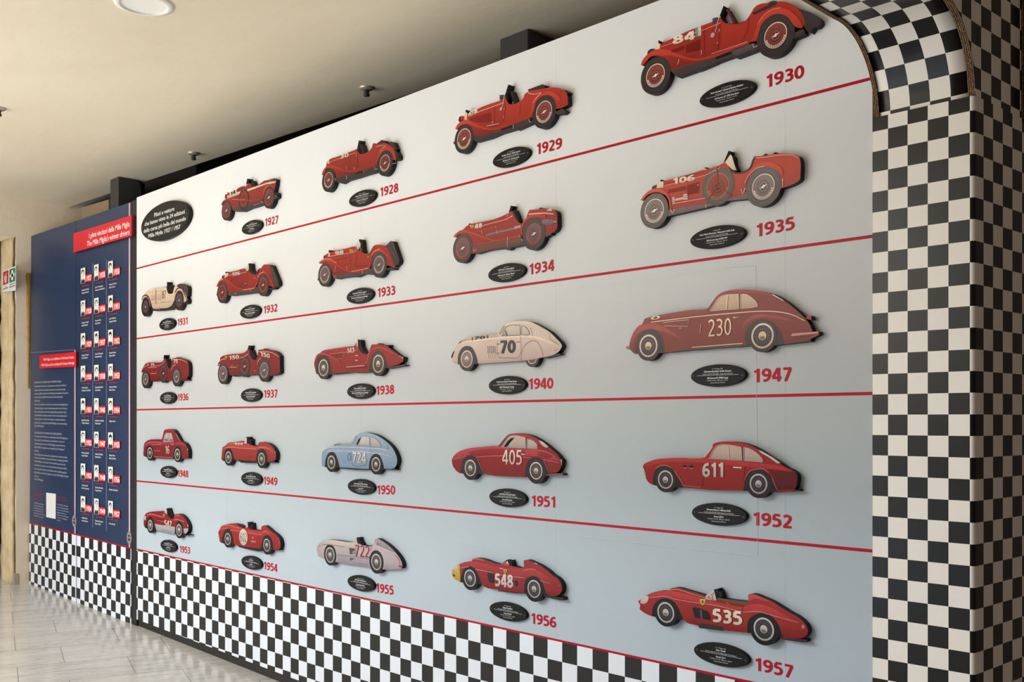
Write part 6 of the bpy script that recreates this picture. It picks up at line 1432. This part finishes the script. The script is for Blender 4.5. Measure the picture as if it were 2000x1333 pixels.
# ---- 1932
GAIN = 0.86
c = Car('red open tourer cutout numbered 106 with a cream radiator, above 1932', 410, 500, S2, 720, 520)
c.B('underbody', (86, 70, 72), [(365, 750), (660, 680), (960, 620), (990, 742), (850, 748), (700, 770), (440, 802), (380, 795)], sm=False)
c.B('crank_hook', (60, 52, 54), [(130, 795), (150, 680), (185, 780), (150, 802)], sm=False)
c.B('trunk', (82, 70, 70), [(1190, 320), (1240, 190), (1372, 520), (1372, 592), (1302, 645), (1240, 480)], sm=False); c.B('rear_axle', (46, 40, 42), [(1180, 640), (1270, 640), (1300, 660), (1200, 680)], sm=False)
c.B('radiator_cap', (24, 22, 22), [(305, 350), (310, 318), (355, 320), (348, 355)], sm=False); c.B('headlight', (50, 44, 46), [(236, 452), (244, 402), (275, 386), (300, 440)], sm=False)
c.B('windscreen_pillar', (18, 17, 18), [(772, 150), (822, 152), (835, 280), (925, 380), (850, 372), (785, 312)], sm=False)
c.B('body', (170, 48, 44), [(300, 450), (310, 382), (365, 342), (520, 302), (720, 267), (745, 300), (785, 305), (830, 352), (930, 382), (952, 300), (985, 255), (1030, 240), (1060, 192), (1150, 170), (1218, 186), (1218, 290), (1302, 652), (1190, 602), (1060, 560), (950, 560), (910, 642), (660, 692), (370, 752), (350, 660), (300, 560), (220, 535), (160, 585), (135, 612), (160, 540), (200, 480)])
c.B('radiator', (240, 218, 186), [(290, 450), (300, 388), (322, 350), (368, 340), (368, 390), (322, 440)], off=0.0275, sm=False); c.B('lamp_lens', (156, 60, 58), [(256, 445), (266, 400), (292, 395), (300, 440)], off=0.0274, sm=False)
c.O('bonnet_side', (158, 44, 42), [(325, 440), (400, 405), (520, 382), (740, 335), (760, 380), (740, 620), (640, 650), (560, 630), (460, 560), (380, 490)])
c.O('seat', (46, 38, 40), [(940, 372), (958, 285), (985, 258), (982, 320)], sm=False, lay=0.0276)
c.F('front_fender', (194, 58, 48), [(133, 617), (160, 540), (210, 475), (290, 455), (370, 485), (480, 570), (580, 640), (650, 660), (890, 628), (928, 520), (960, 400), (1030, 330), (1110, 310), (1180, 370), (1242, 500), (1312, 642), (1275, 628), (1192, 460), (1110, 358), (1032, 368), (975, 448), (945, 580), (902, 662), (650, 692), (560, 668), (440, 578), (350, 510), (270, 495), (200, 540), (160, 618)])
c.L('shine', (236, 172, 156), 12, [(372, 393), (520, 368), (742, 322)], [(660, 690), (900, 645)], [(960, 440), (1010, 360), (1090, 320)], [(150, 590), (200, 500), (270, 470)])
c.O('windscreen', (242, 224, 206), [(724, 295), (750, 200), (778, 152), (786, 230), (772, 305)], sm=False, lay=0.0286)
c.O('tail_paint', (188, 60, 56), [(1035, 240), (1065, 196), (1150, 174), (1214, 190), (1190, 250), (1100, 240)], lay=0.0276)
c.L('door_seam', (116, 34, 34), 5, [(490, 570), (680, 540)], [(400, 500), (600, 450)], [(745, 380), (740, 420)]); c.L('handles', (224, 190, 176), 9, [(890, 438), (922, 455)], [(700, 560), (735, 555)], [(385, 760), (390, 800)], [(500, 760), (540, 745)], [(820, 680), (825, 720)], sm=False)
c.N('106', (452, 412), (612, 382), 76, bold=0.022, rgb=(246, 230, 212))
for a in ((250, 735, 213, 142), (1068, 585, 222, 142)): c.wheel(*a, rim=(130, 44, 46), ring=(190, 100, 90), hub=(240, 218, 196), tyre=(76, 66, 66))
# ---- 1937
GAIN = 0.86
c = Car('dark red racer cutout numbered 150 with a side spare wheel, above 1937', 415, 665, S2, 740, 480)
c.B('underbody', (60, 52, 54), [(340, 690), (560, 670), (1190, 670), (1350, 650), (1300, 690), (1200, 712), (900, 700), (780, 705), (560, 715), (440, 732)], sm=False)
c.B('headlight', (190, 130, 104), [(100, 512), (108, 460), (135, 435), (160, 450), (155, 492), (125, 520)]); c.B('nose', (50, 38, 38), [(148, 392), (155, 345), (190, 325), (200, 380)], sm=False)
c.B('windscreen', (18, 17, 18), [(698, 195), (725, 103), (772, 106), (745, 200)], sm=False); c.B('cockpit_side', (20, 18, 20), [(738, 190), (776, 196), (810, 290), (872, 392), (830, 405), (770, 340)], sm=False); c.B('tail_cap', (26, 24, 24), [(1018, 182), (1040, 165), (1068, 182)], sm=False)
c.B('body', (146, 44, 46), [(150, 402), (165, 340), (210, 312), (400, 280), (640, 245), (690, 200), (738, 190), (755, 300), (800, 382), (870, 402), (898, 330), (920, 192), (1020, 182), (1150, 195), (1280, 242), (1345, 312), (1352, 640), (1290, 682), (1190, 712), (900, 692), (560, 692), (340, 702), (310, 560), (230, 470), (150, 472), (118, 480), (130, 430)])
c.O('bonnet_top', (166, 44, 48), [(200, 380), (220, 318), (400, 286), (640, 251), (690, 212), (735, 200), (730, 270), (640, 318), (540, 360), (400, 378), (260, 378)])
c.O('lower_paint', (128, 38, 42), [(1175, 560), (1348, 560), (1348, 638), (1288, 678), (1192, 706)], [(345, 620), (540, 620), (560, 688), (345, 698)])
c.L('shine', (236, 182, 168), 13, [(540, 362), (640, 330), (725, 270)], [(928, 228), (1100, 232), (1220, 262), (1332, 332)], [(900, 490), (920, 420), (975, 355)], [(140, 430), (190, 390), (260, 375)])
c.L('panel_line', (112, 32, 36), 6, [(330, 470), (540, 462)], [(340, 425), (540, 410)], [(330, 590), (540, 590)]); c.L('handles', (224, 188, 172), 10, [(394, 495), (398, 525)], [(500, 490), (504, 520)], [(350, 540), (490, 540)], [(835, 618), (862, 615)], sm=False)
c.shield(279, 345, 44, 62)
c.N('150', (342, 392), (536, 372), 76, bold=0.028); c.N('150', (972, 318), (1155, 362), 88, bold=0.028)
for a in ((212, 670, 211, 150), (1037, 602, 233, 154)): c.wheel(*a, rim=(112, 92, 98), ring=(190, 164, 160), hub=(240, 224, 204), tyre=(72, 64, 64))
c.wheel(645, 525, 214, 148, rim=(112, 44, 48), ring=(150, 90, 86), hub=(226, 206, 190), tyre=(70, 62, 62), name='spare_wheel', off=0.0276)
# ---- 1949
GAIN = 0.87
c = Car('bright red open roadster cutout numbered 624 on its bonnet, above 1949', 420, 840, S2, 700, 450)
c.B('underbody', (34, 30, 33), [(380, 590), (800, 610), (872, 630), (872, 668), (520, 662), (490, 640)], sm=False); c.B('exhaust_pipe', (56, 50, 52), [(1030, 625), (1200, 635), (1204, 665), (1040, 662)], sm=False)
c.B('windscreen_pillar', (20, 18, 20), [(615, 155), (650, 140), (682, 155), (668, 205), (672, 270), (640, 262)], sm=False); c.B('steering_wheel', (22, 20, 22), [(668, 205), (690, 180), (722, 185), (724, 295), (690, 296)], sm=False)
c.B('body', (172, 52, 50), [(125, 592), (135, 450), (150, 350), (220, 302), (245, 272), (400, 250), (580, 236), (605, 262), (680, 292), (760, 312), (840, 326), (860, 300), (880, 256), (960, 250), (1060, 276), (1140, 332), (1200, 422), (1222, 500), (1212, 602), (1160, 627), (1040, 632), (800, 627), (400, 602), (170, 627)])
c.O('upper_paint', (196, 68, 64), [(160, 420), (200, 340), (260, 310), (400, 300), (600, 310), (760, 330), (860, 340), (960, 320), (1060, 340), (1140, 400), (1180, 470), (1080, 390), (960, 362), (860, 378), (700, 378), (500, 368), (300, 350), (210, 380)])
c.O('wheel_arch', (44, 39, 43), [(160, 627), (180, 480), (220, 390), (270, 370), (320, 390), (360, 480), (392, 603), (280, 620)], [(812, 629), (830, 500), (870, 410), (940, 385), (1000, 410), (1040, 500), (1056, 630)])
c.L('shine', (232, 156, 146), 10, [(200, 375), (280, 352), (500, 367), (700, 377), (835, 387)], [(865, 362), (960, 357), (1080, 382), (1170, 452)], [(235, 295), (400, 272), (590, 268), (700, 302)])
c.O('windscreen', (230, 210, 200), [(588, 250), (622, 160), (642, 172), (642, 262), (605, 295)], sm=False, lay=0.0286)
c.O('tail_lamp', (226, 186, 170), [(1200, 438), (1220, 448), (1216, 470), (1200, 460)], sm=False, lay=0.0286)
c.L('door_seam', (136, 40, 40), 5, [(612, 390), (620, 540)], [(660, 520), (720, 555), (790, 530)])
c.N('624', (402, 300), (562, 306), 46, bold=0.028)
for a in ((268, 552, 168, 118), (932, 587, 184, 126)): c.wheel(*a, style='disc', rim=(74, 68, 78), ring=(218, 202, 192), hub=(212, 198, 184), tyre=(42, 37, 41))
# ---- 1954
GAIN = 0.87
c = Car('red racer cutout with the number 602 in a cream circle, above 1954', 415, 1000, S2, 740, 500)
c.B('underbody', (36, 32, 35), [(505, 680), (760, 700), (980, 730), (1005, 792), (920, 797), (770, 768), (530, 712)], sm=False); c.B('rear_pipe', (40, 36, 38), [(1260, 740), (1340, 740), (1340, 775), (1270, 778)], sm=False)
c.B('bonnet_bulge', (26, 22, 24), [(475, 250), (520, 252), (600, 292), (640, 300), (560, 310)], sm=False)
c.B('screen_frame', (20, 18, 20), [(690, 210), (738, 206), (764, 345), (720, 352)], sm=False); c.B('steering_wheel', (22, 20, 22), [(762, 290), (790, 228), (808, 360), (760, 360)], sm=False)
c.B('body', (180, 48, 48), [(113, 412), (150, 342), (180, 292), (280, 256), (400, 238), (480, 250), (540, 292), (660, 322), (690, 300), (730, 342), (860, 367), (975, 388), (978, 320), (1000, 285), (1040, 280), (1100, 322), (1180, 392), (1290, 482), (1340, 552), (1362, 650), (1352, 742), (1280, 762), (1180, 772), (960, 742), (760, 722), (510, 682), (410, 652), (180, 627), (145, 602)])
c.O('upper_paint', (200, 66, 64), [(130, 395), (165, 325), (280, 270), (400, 262), (540, 312), (700, 360), (860, 392), (980, 408), (1060, 390), (1150, 420), (1260, 500), (1120, 450), (1040, 445), (980, 470), (860, 450), (700, 418), (540, 390), (420, 372), (330, 325), (220, 338)])
c.O('wheel_arch', (44, 39, 43), [(180, 628), (200, 500), (240, 390), (300, 345), (350, 370), (400, 480), (426, 660), (300, 640)], [(962, 746), (985, 620), (1030, 500), (1090, 470), (1150, 500), (1200, 600), (1222, 774), (1090, 760)])
c.L('shine', (232, 150, 144), 9, [(138, 372), (220, 340), (310, 328)], [(365, 370), (460, 380), (560, 400)], [(700, 420), (860, 450), (985, 466)], [(162, 310), (270, 272), (400, 290), (540, 332)], [(1000, 430), (1060, 385), (1140, 420)])
o = c.E('number_roundel', (236, 220, 204), 624, 512, 165, lay=0.0288)
c.N('602', (560, 598), (692, 606), 170, bold=-0.015, rgb=(70, 58, 58), lay=0.0294)
c.N('SC.', (800, 540), (835, 543), 34, bold=0.02, rgb=(234, 196, 186), name='side_lettering'); c.N('LANCIA', (780, 612), (872, 624), 36, bold=0.02, rgb=(234, 196, 186), name='side_lettering')
c.O('windscreen', (226, 212, 206), [(666, 322), (685, 230), (706, 216), (720, 312)], sm=False, lay=0.0286)
c.L('door_seam', (136, 38, 40), 5, [(930, 470), (930, 730)]); c.L('lamps', (230, 180, 170), 9, [(1320, 525), (1340, 555)], [(1340, 610), (1350, 640)], [(150, 490), (155, 510)], sm=False)
for a in ((308, 548, 174, 120), (1090, 672, 190, 130)): c.wheel(*a, style='disc', rim=(78, 70, 82), ring=(214, 200, 194), hub=(214, 204, 202), tyre=(44, 39, 43))
# ---- 1931
GAIN = 0.90
c = Car('cream open tourer cutout numbered 87 with maroon fenders, above 1931', 265, 540, S1, 700, 500)
MR = (104, 36, 46)
c.B('underbody', (64, 52, 58), [(375, 745), (600, 745), (850, 690), (930, 580), (955, 720), (820, 792), (640, 815), (430, 822), (390, 792)], sm=False)
c.B('rear_axle', (40, 38, 42), [(1120, 640), (1200, 575), (1245, 565), (1225, 642), (1150, 662)], sm=False)
c.B('trunk', (82, 66, 72), [(958, 235), (1010, 185), (1072, 170), (1130, 190), (1222, 230), (1242, 300), (1232, 472), (1180, 470), (1090, 340), (1030, 300)], sm=False)
c.B('windscreen', (18, 17, 18), [(736, 350), (740, 133), (788, 135), (788, 300), (800, 395), (760, 395)], sm=False); c.B('seat', (40, 28, 30), [(783, 210), (832, 204), (888, 382), (852, 415), (800, 402)], sm=False)
c.B('hood_cap', (36, 30, 30), [(275, 352), (310, 325), (350, 340), (330, 355)], sm=False); c.B('hood_cap', (40, 34, 36), [(680, 265), (705, 244), (722, 258)], sm=False)
c.B('body', (238, 212, 182), [(210, 420), (215, 386), (280, 356), (310, 332), (480, 302), (620, 277), (730, 252), (745, 350), (765, 400), (830, 417), (880, 402), (898, 320), (920, 242), (960, 230), (1000, 260), (1060, 262), (1110, 310), (1180, 420), (1230, 560), (1130, 622), (1000, 600), (920, 562), (850, 692), (600, 762), (400, 762), (370, 650), (310, 500), (240, 480), (160, 560), (150, 540), (165, 480)])
c.O('louvre_panel', (222, 186, 164), [(345, 445), (470, 428), (470, 570), (362, 582)], [(512, 422), (600, 410), (600, 560), (515, 575)], sm=False)
c.L('fender', MR, 30, [(150, 570), (170, 492), (220, 452), (280, 462), (330, 540), (358, 650), (385, 745), (460, 770), (600, 768)], [(930, 385), (980, 305), (1050, 275), (1105, 305), (1145, 385), (1185, 490), (1225, 580)], lay=0.0284)
c.L('fender_edge', (232, 206, 186), 12, [(230, 490), (300, 510), (340, 640), (360, 720)], [(420, 765), (590, 775)], [(920, 480), (960, 370), (1040, 325), (1100, 350), (1135, 430)], [(1190, 480), (1210, 545)], [(850, 680), (910, 580)])
c.L('bonnet_strap', (120, 42, 48), 16, [(482, 310), (487, 655)], sm=False); c.L('panel_line', (176, 150, 134), 6, [(300, 385), (620, 345)], [(612, 350), (612, 650)], [(650, 540), (650, 640)], [(380, 655), (840, 600)], sm=False)
c.N('87', (630, 535), (716, 525), 186, bold=-0.012, rgb=(58, 46, 46))
for a in ((235, 725, 228, 136), (1030, 572, 235, 150)): c.wheel(*a, rim=(96, 76, 84), ring=(118, 92, 100), hub=(226, 204, 180), tyre=(60, 46, 52))
# ---- 1936
GAIN = 0.86
c = Car('dark red racer cutout numbered 75 with a side spare wheel, above 1936', 265, 685, S1, 700, 500)
c.B('underbody', (54, 48, 50), [(345, 710), (560, 690), (1070, 690), (1200, 672), (1250, 690), (1220, 712), (1070, 722), (800, 716), (560, 722), (420, 738)], sm=False)
c.B('windscreen', (18, 17, 18), [(656, 195), (668, 106), (718, 110), (695, 200)], sm=False); c.B('cockpit_side', (22, 20, 22), [(698, 192), (746, 195), (775, 290), (832, 420), (780, 425), (728, 330)], sm=False); c.B('tail_cap', (26, 24, 24), [(962, 175), (985, 158), (1014, 175)], sm=False)
c.B('body', (148, 42, 46), [(138, 492), (160, 420), (190, 372), (240, 307), (400, 282), (640, 252), (662, 210), (695, 190), (718, 240), (740, 332), (780, 412), (820, 432), (845, 350), (865, 182), (990, 172), (1100, 196), (1220, 262), (1250, 332), (1256, 600), (1200, 682), (1070, 712), (800, 712), (560, 712), (350, 722), (330, 580), (250, 480), (170, 482), (140, 520)])
c.O('bonnet_top', (168, 42, 50), [(230, 360), (250, 312), (400, 288), (640, 258), (685, 205), (695, 245), (640, 312), (580, 350), (450, 366), (280, 380)])
c.O('lower_paint', (128, 36, 40), [(1080, 620), (1252, 590), (1198, 676), (1072, 706)], [(355, 640), (560, 640), (560, 706), (355, 716)])
c.L('shine', (238, 184, 172), 13, [(450, 366), (580, 350), (640, 312), (692, 248)], [(880, 208), (1000, 212), (1120, 232), (1232, 292)], [(852, 470), (870, 400), (945, 330)], [(150, 470), (195, 400), (260, 365)])
c.L('panel_line', (112, 32, 36), 6, [(340, 480), (560, 470)], [(350, 620), (560, 620)]); c.L('handles', (226, 190, 176), 11, [(398, 500), (400, 520)], [(490, 490), (492, 520)], [(360, 548), (490, 548)], [(300, 405), (510, 400)], sm=False)
c.shield(296, 348, 40, 62)
c.N('75', (362, 388), (450, 380), 80, bold=0.028); c.N('75', (905, 300), (1006, 302), 84, bold=0.028)
for a in ((235, 682, 214, 132), (968, 618, 236, 142)): c.wheel(*a, rim=(104, 88, 92), ring=(214, 190, 182), hub=(244, 228, 208), tyre=(70, 62, 62))
c.wheel(658, 545, 222, 160, rim=(104, 42, 46), ring=(130, 80, 78), hub=(226, 200, 184), tyre=(72, 64, 64), name='spare_wheel', off=0.0276)
# ---- 1948
GAIN = 0.86
c = Car('dark red small coupe cutout numbered 16, above 1948', 265, 830, S1, 720, 500)
c.B('rear_pipe', (36, 33, 36), [(1080, 790), (1240, 782), (1245, 800), (1090, 812)], sm=False); c.B('bumper_tip', (210, 196, 190), [(166, 620), (190, 610), (190, 690), (168, 690)], sm=False)
c.B('body', (148, 46, 52), [(180, 742), (185, 640), (195, 480), (230, 412), (330, 357), (450, 347), (600, 347), (628, 330), (645, 250), (668, 145), (700, 117), (800, 108), (890, 125), (940, 182), (1000, 282), (1065, 392), (1100, 407), (1170, 452), (1222, 542), (1247, 640), (1242, 790), (1090, 802), (900, 812), (440, 792), (260, 767)])
c.O('upper_paint', (176, 58, 72), [(212, 560), (230, 470), (290, 432), (400, 417), (630, 427), (900, 432), (1090, 417), (1170, 467), (1220, 552), (1100, 482), (900, 472), (600, 482), (400, 482), (270, 502)])
c.O('roof_paint', (168, 48, 60), [(668, 160), (700, 121), (800, 112), (890, 130), (930, 180), (850, 178), (720, 178), (680, 200)])
c.O('wheel_arch', (42, 38, 40), [(243, 768), (250, 620), (280, 530), (340, 505), (400, 540), (432, 792)], [(888, 812), (900, 640), (940, 540), (1000, 505), (1050, 540), (1080, 650), (1102, 802)])
w1 = [(645, 415), (690, 240), (722, 198), (850, 198), (902, 410)]
c.O('side_window', (204, 184, 182), w1, sm=False); c.L('window_frame', (182, 150, 152), 10, w1, closed=True, sm=False); c.L('window_post', (228, 208, 202), 12, [(778, 205), (785, 410)], sm=False)
c.O('seat_seen_inside', (186, 96, 112), [(680, 380), (690, 340), (765, 335), (768, 385)], [(800, 385), (805, 345), (880, 345), (888, 388)], sm=False, lay=0.0276)
c.L('rear_window', (230, 210, 206), 11, [(962, 222), (1060, 385)], sm=False); c.L('windscreen', (206, 180, 180), 9, [(610, 365), (640, 280), (668, 190)])
c.L('shine', (226, 140, 146), 11, [(208, 540), (260, 452), (400, 412), (620, 425)], [(390, 478), (620, 470)], [(445, 612), (590, 624)], [(450, 760), (880, 780)]); c.L('door_handle', (240, 214, 196), 12, [(840, 462), (900, 470)], sm=False)
c.O('tail_lamp', (230, 200, 194), [(1228, 570), (1244, 565), (1244, 600), (1234, 610)], sm=False, lay=0.0286)
c.N('16', (710, 690), (800, 692), 190, bold=0.02)
for a in ((338, 672, 180, 134), (990, 708, 182, 138)): c.wheel(*a, style='disc', rim=(66, 60, 66), ring=(226, 212, 204), hub=(218, 202, 196), tyre=(42, 37, 40))
# ---- 1953
GAIN = 0.87
c = Car('red roadster cutout numbered 547 with silver lower flanks, above 1953', 265, 980, S1, 720, 500)
c.B('exhaust_pipe', (44, 40, 43), [(1120, 790), (1268, 784), (1302, 800), (1150, 818)], sm=False)
c.B('screen_frame', (20, 18, 20), [(722, 168), (772, 160), (810, 280), (884, 412), (830, 405), (770, 325)], sm=False)
c.B('body', (158, 42, 46), [(188, 560), (190, 362), (240, 292), (330, 250), (480, 235), (600, 235), (690, 262), (730, 300), (762, 332), (830, 402), (890, 417), (908, 370), (932, 312), (1000, 295), (1080, 322), (1170, 412), (1230, 522), (1252, 600), (1242, 702), (1180, 772), (1120, 782), (930, 772), (720, 742), (480, 692), (240, 632), (210, 602)])
c.O('silver_flank', (196, 188, 192), [(448, 532), (680, 572), (930, 602), (922, 770), (720, 740), (500, 692), (470, 640)], [(1128, 640), (1246, 642), (1236, 712), (1180, 768), (1140, 742)], sm=False)
c.L('flank_lines', (140, 132, 138), 6, [(600, 595), (605, 680), (850, 710), (852, 625)], sm=False)
c.O('upper_paint', (182, 52, 58), [(245, 400), (270, 325), (350, 290), (500, 325), (680, 372), (800, 402), (890, 425), (930, 370), (990, 325), (1060, 350), (1150, 430), (1190, 500), (1080, 455), (980, 430), (900, 445), (700, 405), (500, 362), (380, 345), (300, 365)])
c.O('wheel_arch', (42, 39, 43), [(228, 628), (260, 470), (310, 370), (370, 370), (420, 450), (492, 694), (360, 660)], [(922, 772), (940, 600), (980, 490), (1030, 455), (1080, 500), (1130, 640), (1132, 782)])
c.O('headlight', (232, 216, 200), [(198, 352), (240, 345), (242, 450), (205, 442)]); c.L('shine', (238, 180, 172), 11, [(268, 335), (350, 297), (500, 332), (662, 372)], [(920, 362), (980, 322), (1045, 342)], [(895, 445), (980, 432), (1150, 482)])
c.O('side_vent', (50, 26, 28), [(515, 428), (545, 415), (572, 432), (550, 450)], [(580, 440), (605, 430), (632, 446), (610, 462)], [(640, 455), (668, 444), (692, 460), (668, 476)]); c.L('vent_shine', (232, 206, 196), 6, [(520, 440), (545, 455), (572, 442)], [(584, 455), (608, 468), (632, 456)], [(642, 468), (668, 482), (692, 470)])
c.shield(675, 330, 44, 76)
c.O('windscreen', (228, 218, 212), [(684, 262), (700, 190), (726, 170), (755, 305)], sm=False, lay=0.0286)
c.O('tail_lamp', (232, 208, 196), [(1228, 540), (1246, 548), (1250, 600), (1236, 610)], sm=False, lay=0.0286)
c.N('547', (685, 590), (862, 618), 150, bold=0.022, slant=0.0)
for a in ((348, 565, 186, 130), (1027, 680, 194, 142)): c.wheel(*a, style='disc', rim=(112, 102, 116), ring=(220, 208, 206), hub=(226, 216, 210), tyre=(42, 38, 42))
